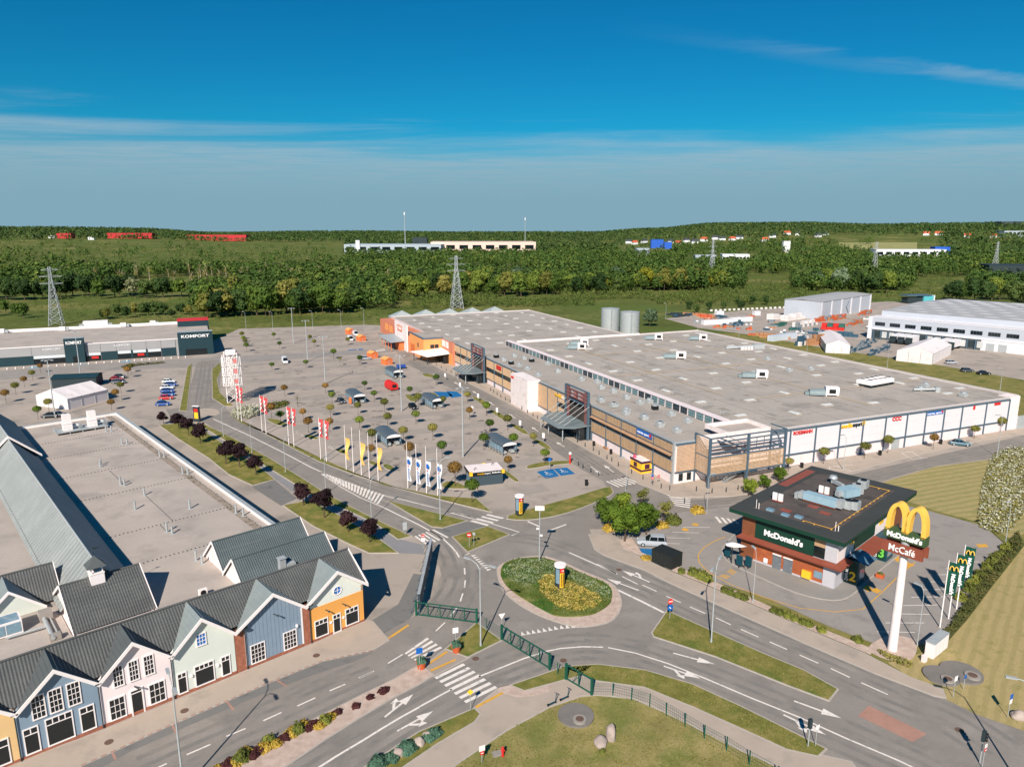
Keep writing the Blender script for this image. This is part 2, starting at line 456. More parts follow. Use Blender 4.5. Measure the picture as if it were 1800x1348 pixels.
# paved sheets
apron = structure(sheet('service_paving', [(-900, 1500), (-900, 760), (-300, 640), (0, 622), (372, 600), (420, 578), (640, 571), (700, 573), (760, 600), (1200, 800), (1500, 790), (1900, 720), (1900, 800), (1560, 850), (1290, 900), (900, 1000), (730, 1250), (330, 1500)], 0.012, PAVING))
lot = sheet('car_park', [(412, 728), (388, 655), (412, 600), (430, 578), (655, 572), (700, 600), (740, 655), (870, 728), (1030, 830), (1060, 858), (990, 880), (905, 905), (860, 900), (690, 852), (560, 806), (470, 760)], 0.022, PAVING)
yard = sheet('warehouse_yard', [(1168, 560), (1300, 546), (1560, 530), (1990, 545), (1990, 720), (1800, 668), (1640, 640), (1450, 612), (1330, 590), (1230, 577)], 0.015, PAVING)
road = sheet('road', [(-400, 1640), (30, 1352), (147, 1335), (304, 1258), (440, 1206), (660, 1122), (716, 1090), (741, 1075), (762, 1045), (776, 1012), (770, 985), (733, 946), (650, 910), (573, 870), (500, 833), (443, 797), (360, 743), (300, 735), (292, 720), (325, 715), (345, 640), (352, 633), (384, 633), (388, 655), (385, 700), (400, 722), (412, 732), (473, 767), (560, 812), (627, 837), (693, 857), (777, 880), (860, 903), (915, 912), (1000, 890), (1070, 862), (1060, 845), (1024, 826), (975, 793), (920, 758), (862, 721), (813, 692), (770, 672), (732, 648), (700, 622), (662, 585), (690, 583), (718, 618), (776, 651), (845, 685), (914, 721), (978, 761), (1059, 807), (1122, 851), (1186, 876), (1260, 878), (1330, 868), (1502, 833), (1727, 782), (1800, 765), (2000, 715), (2000, 742), (1800, 792), (1734, 807), (1641, 819), (1551, 846), (1440, 880), (1300, 905), (1190, 905), (1095, 930), (1036, 930), (1050, 965), (1133, 1000), (1187, 1027), (1317, 1085), (1425, 1133), (1537, 1181), (1658, 1227), (1717, 1254), (1800, 1283), (1960, 1330), (2100, 1700), (1700, 1500), (1300, 1420), (800, 1500), (500, 1500)], 0.04, ASPHALT)
sheet('drive_lane', [(0, 652), (160, 640), (380, 628), (700, 612), (700, 618), (384, 641), (345, 645), (160, 652), (0, 668)], 0.034, ASPHALT_W)
resto_lot = sheet('restaurant_car_park', [(1118, 962), (1090, 930), (1190, 902), (1300, 880), (1480, 862), (1640, 900), (1730, 925), (1770, 960), (1740, 1010), (1690, 1075), (1640, 1130), (1560, 1140), (1450, 1098), (1350, 1052), (1250, 1020), (1180, 990)], 0.05, ASPHALT_W)
sheet('parking_strip', [(660, 1146), (568, 1163), (488, 1195), (400, 1233), (300, 1276), (200, 1322), (130, 1353), (172, 1353), (227, 1322), (330, 1276), (440, 1229), (540, 1190), (622, 1163)], 0.046, ASPHALT_D)
sheet('driveway', [(443, 856), (482, 843), (522, 876), (494, 889)], 0.03, ASPHALT_D)
sheet('driveway_bend', [(727, 1008), (742, 1010), (727, 1080), (682, 1126), (648, 1094), (700, 1062)], 0.03, ASPHALT_D)
sheet('red_paving', [(1527, 1240), (1629, 1290), (1604, 1304), (1508, 1258)], 0.046, BRICKRED)
sheet('footpath', [(357, 755), (422, 792), (462, 818), (521, 854), (557, 880), (609, 898), (660, 920), (700, 947), (745, 958), (745, 974), (700, 972), (660, 944), (587, 904), (543, 882), (490, 847), (458, 825), (396, 785), (350, 757)], 0.03, material('slate_paving', (136, 134, 134), 0.9, 0.08, 0.3, 8, space='Position'))
sheet('crossing_path', [(819, 917), (858, 925), (797, 945), (772, 941), (760, 930), (779, 928)], 0.052, ASPHALT_D)
# sidewalks
raised('sidewalk', [(1036, 940), (1046, 966), (1062, 976), (1133, 1002), (1187, 1029), (1317, 1087), (1425, 1135), (1537, 1183), (1640, 1222), (1660, 1226), (1655, 1212), (1600, 1192), (1520, 1150), (1420, 1108), (1330, 1068), (1240, 1030), (1180, 1006), (1130, 982), (1096, 966), (1087, 948), (1070, 942)], SIDEWALK, 0, 0.1)
raised('sidewalk', [(655, 1142), (568, 1161), (488, 1193), (400, 1231), (300, 1274), (200, 1320), (120, 1356), (-80, 1440), (-160, 1400), (20, 1343), (175, 1288), (300, 1238), (438, 1178), (545, 1136), (640, 1090), (655, 1094), (682, 1126)], SIDEWALK, 0, 0.1)
raised('sidewalk', [(1186, 874), (1122, 849), (1059, 805), (978, 759), (914, 719), (845, 683), (776, 649), (718, 616), (700, 600), (720, 590), (760, 620), (850, 660), (1000, 735), (1200, 838), (1300, 836), (1400, 822), (1800, 750), (1950, 722), (1950, 727), (1800, 762), (1700, 779), (1400, 852), (1290, 872)], SIDEWALK, 0, 0.1)
raised('footpath', [(804, 1341), (892, 1282), (966, 1242), (1022, 1223), (1050, 1221), (1112, 1227), (1175, 1254), (1237, 1285), (1300, 1317), (1400, 1362), (1480, 1400), (1530, 1385), (1495, 1340), (1450, 1330), (1383, 1317), (1300, 1279), (1217, 1242), (1133, 1208), (1045, 1196), (1020, 1186), (988, 1196), (922, 1216), (874, 1213), (833, 1247), (843, 1256), (833, 1269), (767, 1308), (708, 1348), (640, 1400), (700, 1420)], SIDEWALK, 0, 0.09)
raised('restaurant_pavement', [(1340, 905), (1278, 955), (1272, 975), (1285, 990), (1330, 1012), (1400, 1042), (1462, 1055), (1496, 1046), (1530, 1015), (1600, 955), (1620, 905), (1480, 860)], material('grey_slabs', (142, 137, 131), 0.9, 0.08, 0.4, 9, space='Position'), 3, 0.1)
raised('pedestrian_refuge', [(731, 1182), (761, 1188), (823, 1156), (800, 1143), (785, 1140), (760, 1160)], material('grey_blocks', (158, 146, 136), 0.9, 0.08, 0.5, 9, space='Position'), 0, 0.06)
# grass islands and verges
raised('grass_verge', [(412, 734), (423, 743), (470, 762), (517, 783), (573, 810), (627, 833), (677, 853), (727, 863), (767, 872), (837, 877), (863, 900), (777, 879), (693, 856), (627, 836), (560, 811), (473, 766)], GRASS_ISL, 0)
raised('grass_verge', [(356, 745), (414, 773), (473, 806), (532, 842), (572, 868), (650, 909), (722, 943), (700, 948), (660, 920), (609, 896), (557, 878), (521, 852), (462, 816), (422, 790), (359, 752)], GRASS_ISL, 0)
raised('grass_verge', [(281, 748), (330, 743), (357, 757), (396, 783), (458, 823), (482, 843), (444, 853), (403, 834), (367, 805), (315, 772)], GRASS_ISL, 0)
raised('grass_verge', [(499, 889), (543, 880), (587, 902), (660, 944), (698, 972), (649, 972), (616, 957), (550, 924)], GRASS_ISL, 0)
raised('grass_island', [(682, 881), (819, 916), (778, 928), (759, 926), (708, 896)], GRASS_ISL, 0)
raised('grass_island', [(796, 944), (857, 926), (894, 940), (822, 970)], GRASS_ISL, 0)
raised('grass_island', [(894, 907), (1003, 876), (1066, 857), (1075, 861), (1070, 872), (996, 902), (926, 914)], GRASS_ISL, 3)
raised('grass_island', [(1173, 1075), (1267, 1117), (1342, 1150), (1412, 1179), (1471, 1212), (1456, 1231), (1383, 1204), (1258, 1154), (1150, 1119), (1147, 1113)], GRASS_ISL, 0)
raised('grass_island', [(838, 1096), (880, 1126), (822, 1155), (785, 1141)], GRASS_ISL, 0)
raised('grass_strip', [(988, 1173), (1050, 1169), (1133, 1179), (1217, 1204), (1300, 1242), (1383, 1283), (1450, 1317), (1437, 1329), (1383, 1317), (1300, 1279), (1217, 1242), (1133, 1208), (1045, 1196)], GRASS_ISL, 0)
raised('grass_strip', [(900, 1205), (988, 1175), (1040, 1171), (1020, 1188), (988, 1196), (922, 1214)], GRASS_ISL, 0)
raised('grass_strip', [(600, 1380), (649, 1345), (737, 1288), (833, 1247), (843, 1256), (833, 1269), (767, 1308), (708, 1348), (640, 1400)], GRASS_ISL, 0)
raised('grass_strip', [(316, 722), (322, 690), (330, 645), (337, 640), (335, 660), (328, 723)], GRASS_ISL, 0)
raised('grass_strip', [(374, 700), (373, 650), (386, 638), (389, 650), (381, 668), (386, 690), (410, 714), (395, 714)], GRASS_ISL, 0)
raised('gravel_patch', [(874, 1212), (900, 1206), (922, 1215), (960, 1207), (968, 1203), (964, 1216), (920, 1226), (895, 1222)], GRAVEL, 3, 0.11, False)
sheet('lawn', [(600, 1600), (708, 1420), (804, 1343), (892, 1284), (966, 1244), (1022, 1225), (1050, 1223), (1112, 1229), (1175, 1256), (1237, 1287), (1300, 1319), (1400, 1364), (1450, 1600)], 0.06, LAWN)
sheet('mown_lawn', [(1600, 1192), (1655, 1214), (1660, 1228), (1717, 1256), (1800, 1285), (1960, 1332), (2200, 1250), (2200, 850), (1900, 850), (1790, 970), (1735, 1030), (1690, 1090), (1650, 1140), (1610, 1150), (1560, 1165)], 0.06, MOWN)
sheet('mown_lawn', [(1551, 848), (1641, 821), (1734, 809), (1800, 794), (1950, 760), (1950, 850), (1780, 950), (1728, 920), (1650, 900), (1560, 870), (1480, 872)], 0.058, MOWN_B)
bank = raised('planted_bank', [(1790, 935), (1740, 990), (1700, 1060), (1668, 1105), (1640, 1128), (1655, 1140), (1700, 1090), (1745, 1030), (1800, 960)], material('bank_groundcover', (84, 90, 52), 0.95, 0.35, 0.8, 10, 0.8, rgb2=(118, 104, 66), space='Position', spec=0.1), 0, 0.3, False)
gp = sheet('gravel_bed', [(1525, 1140), (1560, 1118), (1600, 1122), (1612, 1138), (1600, 1160), (1560, 1160)], 0.065, GRAVEL, 3)
sheet('gravel_bed', [(1088, 950), (1097, 966), (1140, 984), (1180, 1004), (1240, 1028), (1330, 1066), (1420, 1106), (1530, 1152), (1536, 1142), (1420, 1096), (1330, 1056), (1250, 1020), (1180, 992), (1128, 972), (1110, 946)], 0.125, GRAVEL)
median = raised('planted_median', [(738, 1170), (690, 1197), (640, 1221), (560, 1262), (480, 1300), (390, 1348), (330, 1385), (440, 1385), (500, 1348), (570, 1300), (640, 1256), (690, 1226), (735, 1203), (761, 1187)], GRAVEL, 0)
raised('roundabout_apron', zoomed(560, 850, 2.7069)([(853, 425), (868, 390), (950, 357), (1060, 348), (1150, 372), (1250, 417), (1390, 478), (1432, 540), (1432, 600), (1390, 652), (1300, 677), (1200, 675), (1060, 630), (950, 570), (880, 505)]), GRAVEL, 4)
rb = zoomed(560, 850, 2.7069)([(866, 425), (900, 378), (1000, 359), (1100, 368), (1250, 432), (1378, 490), (1394, 550), (1370, 590), (1290, 630), (1150, 636), (1080, 612), (960, 543), (890, 485)])
raised('roundabout_lawn', rb, material('roundabout_planting', (96, 104, 50), 0.95, 0.3, 0.35, 6, 0.8, rgb2=(146, 146, 98), space='Position', patch=((62, 96, 40), 0.16, 0.5, 0.62), spec=0.1), 4, 0.3, False)
sheet('mini_roundabout', [(338, 723), (360, 718), (380, 720), (385, 728), (365, 733), (345, 731)], 0.05, SIDEWALK, 4)

# ---------------------------------------------------------------- painted markings (parts of the road they lie on)
ZM = 0.056
def mark(name, pts, w, parent=road, mat=PAINT, z=ZM, dash=None, world=False):
    return stroke(pts, w, z, world, dash).build(name, mat, parent)
z3 = zoomed(560, 850, 2.7069); z4 = zoomed(1050, 800, 2.4); z5 = zoomed(360, 570, 3.0); zf = zoomed(640, 1040, 4.2857); zg = zoomed(700, 900, 6.74); z8 = zoomed(1000, 860, 5.625); z1 = zoomed(0, 880, 1 / 0.36667); z6 = zoomed(660, 530, 3.4615); z7 = zoomed(1000, 560, 2.25); zr = zoomed(1360, 660, 4.0909)
mark('edge_line', z5([(45, 500), (240, 590), (420, 680), (560, 755), (640, 790)]), 0.3)
mark('edge_line', z5([(615, 790), (720, 860), (820, 915), (940, 965)]), 0.22)
mark('edge_line', z5([(600, 775), (720, 820), (860, 880), (1000, 918)]), 0.2)
mark('edge_line', z5([(940, 965), (1040, 1015)]) + zg([(130, 95), (260, 160), (370, 222), (470, 280), (545, 330), (630, 410), (690, 480), (725, 540), (845, 488)]), 0.28)
mark('edge_line', z5([(1000, 915), (1190, 962), (1400, 1012)]) + zg([(590, 0), (860, 75), (1060, 125), (1348, 212)]) + z3([(955, 232), (918, 248)]), 0.24)
ch = Mesh()
a0, a1 = [Vector(ground(*p)[:2]) for p in z5([(615, 785), (960, 905)])]
b0, b1 = [Vector(ground(*p)[:2]) for p in z5([(640, 808), (925, 955)])]
for i in range(19):
    t = (i + 0.6) / 19.5
    p, q = a0.lerp(a1, t), b0.lerp(b1, min(1, t * 0.98 + 0.02))
    stroke([p, q], 0.42, ZM + 0.004, True, None, ch)
ch.build('chevron_hatching', PAINT, road)
def zebra(a, b, c, d, n, parent=road, mat=PAINT, fill=0.5, z=ZM, pts=None):
    """stripes run a->d and b->c, n of them spread from a to b"""
    a, b, c, d = [Vector(ground(*p)[:2]) for p in pts]
    m = Mesh()
    for i in range(n):
        t0, t1 = i / (n - 1 + fill), (i + fill) / (n - 1 + fill)
        m.flat([a.lerp(b, t0), a.lerp(b, t1), d.lerp(c, t1), d.lerp(c, t0)], z)
    return m.build('zebra_crossing', mat, parent)
def zeb(zz, a, b, c, d, n, **k): zebra(0, 0, 0, 0, n, pts=zz([a, b, c, d]), **k)
zeb(zf, (530, 645), (770, 840), (1005, 725), (745, 540), 7)
zeb(zf, (305, 465), (385, 520), (590, 425), (475, 345), 4)
zeb(zg, (190, 290), (420, 205), (600, 300), (330, 390), 6)
zeb(zg, (850, 110), (1065, 25), (1255, 70), (1050, 165), 4)
zeb(z6, (1400, 1095), (1520, 1070), (1610, 1105), (1475, 1130), 6)
zeb(zoomed(1080, 720, 5.625), (525, 845), (600, 950), (745, 975), (755, 858), 6)
zeb(z8, (1440, 270), (1640, 300), (1690, 345), (1490, 335), 4, z=0.066)
zeb(zoomed(660, 540, 7.5), (0, 565), (110, 548), (135, 575), (20, 592), 6)
mark('lane_line', zg([(785, 665), (790, 740)]), 0.22); mark('lane_line', zg([(795, 810), (785, 895)]), 0.22); mark('lane_line', zg([(765, 965), (735, 1060)]), 0.22); mark('lane_line', zg([(690, 1140), (620, 1235)]), 0.22)
mark('lane_line', zf([(610, 232), (540, 297)]), 0.2); mark('lane_line', zf([(290, 473), (180, 540)]), 0.2); mark('lane_line', zf([(75, 597), (-40, 650)]), 0.2)
for a, b in [((1790, 820), (1725, 850)), ((1655, 880), (1580, 912)), ((1512, 945), (1425, 985)), ((1350, 1015), (1262, 1055)), ((1178, 1092), (1085, 1130)), ((1010, 1168), (895, 1218)), ((800, 1260), (690, 1310))]:
    mark('lane_line', z1([a, b]), 0.2)
mark('lane_line', zf([(415, 870), (270, 950), (120, 1040), (0, 1115)]) + [(590, 1330), (540, 1362)], 0.26)
mark('lane_line', zf([(1800, 418), (1640, 415), (1480, 428), (1370, 450), (1200, 505), (1040, 570), (865, 640)]), 0.24)
mark('lane_line', zf([(660, 735), (540, 800), (415, 868)]), 0.24)
mark('lane_line', z4([(45, 812), (160, 835), (300, 880), (450, 940), (650, 1025), (850, 1105), (1050, 1195), (1270, 1288), (1420, 1360)]), 0.22)
for a, b in [((0, 460), (80, 500)), ((105, 512), (170, 545)), ((190, 548), (250, 575)), ((290, 595), (352, 622)), ((390, 640), (455, 668)), ((500, 686), (563, 716)), ((606, 735), (680, 768)), ((727, 788), (800, 820)), ((853, 843), (932, 878)), ((985, 900), (1065, 938)), ((1113, 960), (1225, 1010))]:
    mark('lane_line', z4([a, b]), 0.2)
mark('edge_line', z8([(0, 625), (480, 838)]), 0.26)
mark('edge_line', z8([(470, 990), (700, 1100), (940, 1220)]), 0.4)
mark('stop_line', z3([(1090, 227), (1178, 195)]), 0.35)
mark('give_way_line', z3([(995, 180), (1050, 205)]), 0.4)
def teeth(pts, n, size=0.9, name='give_way_teeth'):
    w = [Vector(ground(*p)[:2]) for p in pts]; m = Mesh()
    for i in range(n):
        t = i / (n - 1) * (len(w) - 1); k = min(int(t), len(w) - 2); p = w[k].lerp(w[k + 1], t - k)
        d = (w[k + 1] - w[k]).normalized(); nn = Vector((-d.y, d.x))
        m.flat([p - d * size * 0.33, p + d * size * 0.33, p + nn * size], ZM)
    m.build(name, PAINT, road)
teeth(z3([(728, 345), (800, 412)]), 8)
teeth(z3([(975, 722), (1060, 708), (1150, 692), (1240, 684)]), 11)
def arrow(tail, tip, kind='straight', L=None, parent=road, mat=PAINT, z=ZM):
    a, b = Vector(ground(*tail)[:2]), Vector(ground(*tip)[:2])
    d = (b - a); L = d.length; d.normalize(); n = Vector((-d.y, d.x)); m = Mesh()
    P = lambda s, t: a + d * (s * L) + n * t
    m.flat([P(0, -0.12), P(0, 0.12), P(0.62, 0.12), P(0.62, -0.12)], z)
    m.flat([P(0.6, -0.55), P(0.6, 0.55), P(1, 0)], z + 0.003)
    if kind in ('left', 'right'):
        k = 1 if kind == 'left' else -1
        m.flat([P(0.28, 0.1 * k), P(0.38, 0.1 * k), P(0.55, 0.7 * k), P(0.45, 0.75 * k)], z + 0.003)
        m.flat([P(0.42, 0.95 * k), P(0.66, 1.1 * k), P(0.6, 0.45 * k)], z + 0.006)
    m.build('arrow_marking', mat, parent)
arrow(*zf([(155, 945), (370, 772)]), 'left'); arrow(*zf([(250, 1050), (520, 900)]), 'right')
arrow(*z8([(800, 920), (530, 805)]), 'right'); arrow(*z8([(690, 1000), (375, 885)]))
arrow(*z4([(320, 835), (495, 882)])); arrow(*z4([(280, 890), (435, 942)]), 'right'); arrow(*z4([(830, 1037), (1030, 1110)])); arrow(*z4([(785, 1095), (965, 1180)]), 'right')
for a, b in [((590, 545), (630, 570)), ((690, 610), (720, 632)), ((810, 685), (850, 712)), ((950, 765), (990, 790)), ((1100, 855), (1150, 885)), ((1390, 995), (1450, 1040)), ((480, 490), (510, 510)), ((350, 440), (380, 460))]:
    arrow(*z6([b, a]), 'straight')
arrow(*z6([(1310, 1005), (1370, 1050)]))
for zpts in ([(1205, 355), (1280, 357), (1310, 378), (1240, 392)], [(1275, 353), (1330, 355), (1362, 380), (1300, 388)]):
    sheet('disabled_bay', z5(zpts), 0.03, PAINT_B, parent=lot)
for q in ([(1212, 362), (1278, 357), (1292, 370), (1228, 378)], ): pass
bays = [z6([(980, 1035), (1078, 1017), (1118, 1062), (1037, 1078)]), z6([(1082, 1017), (1165, 1010), (1215, 1048), (1128, 1060)])]
for bpts in bays:
    o = sheet('disabled_bay', bpts, 0.03, PAINT_B, parent=lot)
    c = sum((ground(*p) for p in bpts), Vector()) / 4
    w = Mesh(); cx, cy = c.x, c.y
    ang = R(22); 
    def q2(x, y): return (cx + (x * math.cos(ang) - y * math.sin(ang)), cy + x * math.sin(ang) + y * math.cos(ang), 0)
    stroke([q2(-0.2, 0.9), q2(-0.2, 0), q2(0.45, 0), q2(0.6, -0.7)], 0.2, 0.036, True, None, w)
    stroke([q2(-0.55, 0.1), q2(-0.7, -0.4), q2(-0.3, -0.85), q2(0.2, -0.7)], 0.16, 0.037, True, None, w)
    stroke([q2(-0.2, 0.5), q2(0.3, 0.5)], 0.16, 0.038, True, None, w)
    w.flat([q2(-0.2 + 0.22 * math.cos(t * 0.785), 1.2 + 0.22 * math.sin(t * 0.785))[:2] for t in range(8)], 0.039)
    w.build('wheelchair_symbol', PAINT, lot)
for q in ([(755, 135), (800, 133), (805, 143), (760, 146)], [(810, 130), (835, 130), (838, 138), (812, 141)], [(780, 152), (820, 152), (822, 160), (784, 161)]):
    sheet('disabled_bay', z5(q), 0.03, PAINT_B, parent=lot)
kz = zoomed(0, 560, 4.5)
for q in ([(230, 385), (310, 378), (320, 395), (235, 402)], [(610, 362), (690, 357), (685, 374), (610, 378)], [(960, 338), (1040, 330), (1035, 348), (955, 354)]):
    sheet('disabled_bay', kz(q), 0.03, material('pale_blue_paint', (120, 160, 176), 0.8, 0.1, space='Position'), parent=apron)
# faint bay lines: rows across the car park
bl = Mesh()
ux, uy = Vector((math.cos(R(22.8)), math.sin(R(22.8)))), Vector((math.cos(R(112.8)), math.sin(R(112.8))))
def inside(p, poly):
    c = False; n = len(poly)
    for i in range(n):
        a, b = poly[i], poly[i - 1]
        if (a[1] > p[1]) != (b[1] > p[1]) and p[0] < (b[0] - a[0]) * (p[1] - a[1]) / (b[1] - a[1]) + a[0]: c = not c
    return c
lotpoly = gpoly([(430, 725), (400, 655), (425, 600), (440, 582), (650, 578), (690, 600), (730, 660), (850, 728), (1000, 825), (960, 870), (860, 860), (690, 830), (560, 780), (480, 750)])
org = Vector(ground(700, 720)[:2])
for r in range(-10, 16):
    for i in range(-50, 50):
        s0 = org + uy * (r * 16.2) + ux * (i * 2.55)
        for sg in (-1, 1):
            e = s0 + uy * (sg * 4.7)
            if inside(s0, lotpoly) and inside(e, lotpoly):
                stroke([s0 + uy * sg * 0.2, e], 0.1, 0.028, True, None, bl)
    for i in range(-25, 25):
        s0 = org + uy * (r * 16.2) + ux * (i * 5.1); e = s0 + ux * 5.1
        if inside(s0, lotpoly) and inside(e, lotpoly): stroke([s0, e], 0.1, 0.029, True, None, bl)
stuff(bl.build('bay_lines', material('faint_paint', (150, 139, 130), 0.9, 0.05, space='Position', patch=((168, 155, 143), 0.5, 0.4, 0.65)), lot))
aisle = Mesh()
for r in range(-10, 16):
    for i in range(-25, 25):
        s0 = org + uy * (r * 16.2 + 8.1) + ux * (i * 6); e = s0 + ux * 6
        if inside(s0, lotpoly) and inside(e, lotpoly): stroke([s0, e], 4.6, 0.025, True, None, aisle)
aisle.build('drive_aisles', material('aisle_blocks', (158, 147, 137), 0.9, 0.08, 0.15, 5, 0.1, space='Position', patch=((140, 132, 125), 0.2, 0.5, 0.7)), lot)
oil = Mesh(); ro_ = random.Random(4); k = 0
while k < 260:
    p = org + ux * ro_.uniform(-110, 70) + uy * ro_.uniform(-70, 190)
    if not inside(p, lotpoly): continue
    k += 1; a = ro_.uniform(.2, 1.1); ph = ro_.uniform(0, 6)
    oil.flat([(p.x + a * math.cos(R(t * 40)) * (1 + .35 * math.sin(t * 2 + ph)), p.y + a * math.sin(R(t * 40)) * (.8 + .3 * math.cos(t * 3 + ph))) for t in range(9)], 0.0302 + k * 1e-5)
stuff(oil.build('oil_stains', material('oil_stain', (122, 113, 105), 0.8, 0.15, 1.2, 6, space='Position', patch=((160, 148, 138), 1.5, 0.5, 0.7)), lot))
for q in ([(480, 565), (490, 562), (515, 590), (505, 592)], [(650, 650), (660, 640), (680, 662), (650, 652)]): mark('triangle_marking', z5(q + q[:1]), 0.12, lot, z=0.034)
for q in ([(640, 630), (720, 625)], [(400, 480), (460, 478)], [(620, 690), (700, 685)], [(1500, 480), (1590, 475)], [(1640, 620), (1720, 612)], [(545, 500), (600, 495)]): mark('lane_line', z5(q), 0.25, lot, PAINT_WORN, 0.034)
# restaurant car park lines
yl = z4([(540, 345), (500, 360), (450, 390), (425, 420), (430, 455), (470, 495), (560, 545), (700, 600), (850, 645), (1000, 662), (1120, 650), (1200, 580), (1260, 520), (1340, 452)])
mark('yellow_guide_line', yl, 0.16, resto_lot, PAINT_Y, 0.062)
for a, b in [((1180, 745), (1340, 748)), ((1215, 708), (1380, 708)), ((1280, 670), (1400, 672)), ((1290, 635), (1440, 632)), ((1325, 600), (1480, 597)), ((1370, 568), (1500, 566)), ((1400, 535), (1530, 533)), ((1430, 505), (1550, 503)), ((1470, 478), (1580, 476)), ((1500, 452), (1610, 450))]:
    mark('stall_line', z4([a, b]), 0.13, resto_lot, PAINT, 0.062)
for a, b in [((1125, 375), (1395, 378)), ((1020, 425), (1290, 432)), ((900, 475), (1200, 490)), ((960, 535), (1095, 540))]:
    mark('stall_line', z8([a, b]), 0.13, resto_lot, PAINT, 0.062)
for p in [(1248, 350), (1150, 400)]:
    c = ground(*z8([p])[0]); m = Mesh(); m.flat([(c.x + 0.6 * math.cos(t * R(22.5)), c.y + 0.6 * math.sin(t * R(22.5))) for t in range(16)], 0.063); m.build('yellow_roundel', PAINT_Y, resto_lot)
for a, b, c_, d_ in [((1560, 815), (1600, 785), (1660, 820), (1620, 850)), ((1480, 860), (1530, 838), (1600, 862), (1560, 890))]:
    zebra(0, 0, 0, 0, 5, parent=resto_lot, mat=PAINT_Y, pts=z8([a, b, c_, d_]), z=0.063)
for q in ([(1120, 560), (1140, 548), (1160, 565), (1140, 578)], [(1150, 570), (1175, 560), (1200, 572), (1180, 585)], [(1240, 435), (1270, 425), (1300, 440), (1270, 452)], [(1280, 455), (1300, 448), (1340, 465), (1310, 475)], [(1595, 377), (1640, 375), (1650, 388), (1610, 390)]):
    sheet('yellow_hatching', z4(q), 0.064, PAINT_Y, parent=resto_lot)
sheet('disabled_bay', z8([(680, 587), (830, 590), (812, 672), (695, 674)]), 0.062, PAINT_B, parent=resto_lot)
for q in ([(165, 362), (220, 335)], ): mark('orange_tactile', zf([(165, 365), (335, 252)]), 0.4, road, PAINT_Y, 0.06)
for a, b in [((500, 600), (690, 515)), ((490, 545), (625, 455)), ((840, 875), (1050, 762))]: mark('orange_tactile', zf([a, b]), 0.35, road, PAINT_Y, 0.115)
mark('brick_edging', [(655, 1144), (568, 1162), (488, 1194), (400, 1232), (300, 1275), (200, 1321), (120, 1357)], 0.16, road, BRICKRED, 0.124, dash=(0.5, 0.35))
for a, b in [((1325, 860), (1375, 890)), ((1085, 960), (1120, 1003)), ((825, 1072), (842, 1110)), ((535, 1200), (555, 1240))]: mark('brick_divider', z1([a, b]), 0.22, road, BRICKRED, 0.05)
for a, b in [((400, 660), (570, 645)), ((400, 675), (555, 690)), ((400, 660), (400, 675)), ((920, 560), (1000, 610)), ((1000, 610), (1110, 595)), ((990, 550), (1060, 600)), ((920, 560), (990, 550)), ((430, 650), (560, 690))]:
    mark('bay_hatching', zr([a, b]), 0.14, apron, PAINT, 0.125)
TRACK = material('tyre_polished_asphalt', (124, 119, 113), 0.85, 0.08, 0.2, 6, space='Position', patch=((138, 130, 122), 0.35, 0.42, 0.62))
TZ = [0.0442]
def tracks(pts, offs, sm=4):
    
    w = smooth_poly([tuple(ground(*p)[:2]) for p in pts], sm, False)
    m = Mesh()
    for o_ in offs:
        line = []
        for i, p in enumerate(w):
            a, b = Vector(w[max(0, i - 1)]), Vector(w[min(len(w) - 1, i + 1)]); d = (b - a).normalized(); line.append((p[0] - d.y * o_, p[1] + d.x * o_))
        TZ[0] += 0.0002; stroke(line, 0.62, TZ[0], True, None, m)
    m.build('tyre_tracks', TRACK, road)
LN = (-2.6, -1.1, 1.1, 2.6)
tracks(z4([(-40, 445), (170, 535), (455, 668), (800, 820), (1225, 1010), (1500, 1120), (1700, 1250)]), LN)
tracks(z4([(-60, 800), (160, 835), (450, 940), (850, 1105), (1270, 1288), (1420, 1360)]), LN)
tracks(z5([(60, 500), (240, 590), (420, 680), (640, 800), (940, 965)]), (2.6, 1.2)); tracks(z5([(80, 500), (300, 610), (560, 750), (860, 880), (1190, 962)]) + zg([(590, 0), (1060, 125)]), (1.3, 2.7))
tracks(zg([(0, 110), (300, 250), (500, 370), (620, 540), (650, 700), (640, 850), (560, 1000), (420, 1180)]), (-1.2, 0.4, 2.2)); tracks(zg([(880, 680), (860, 850), (760, 1100), (560, 1300)]), (-0.7, 0.8))
tracks(z1([(1790, 820), (1580, 912), (1262, 1055), (895, 1218), (690, 1310)]), LN); tracks(zf([(1800, 418), (1480, 428), (1040, 570), (660, 735), (270, 950), (0, 1115)]) + [(540, 1362)], LN)
tracks(z3([(900, 260), (1060, 280), (1250, 350), (1420, 430)]), (-1, 0.6, 2)); tracks(z6([(200, 370), (600, 560), (900, 740), (1200, 930), (1400, 1060)]), (-1.6, -0.4, 1, 2.2)); tracks([(1200, 892), (1400, 868), (1600, 822), (1800, 778)], (-1.5, -.3, 1, 2.2)); tracks([(365, 640), (360, 680), (356, 712)], (-2, -.8, .8, 2))
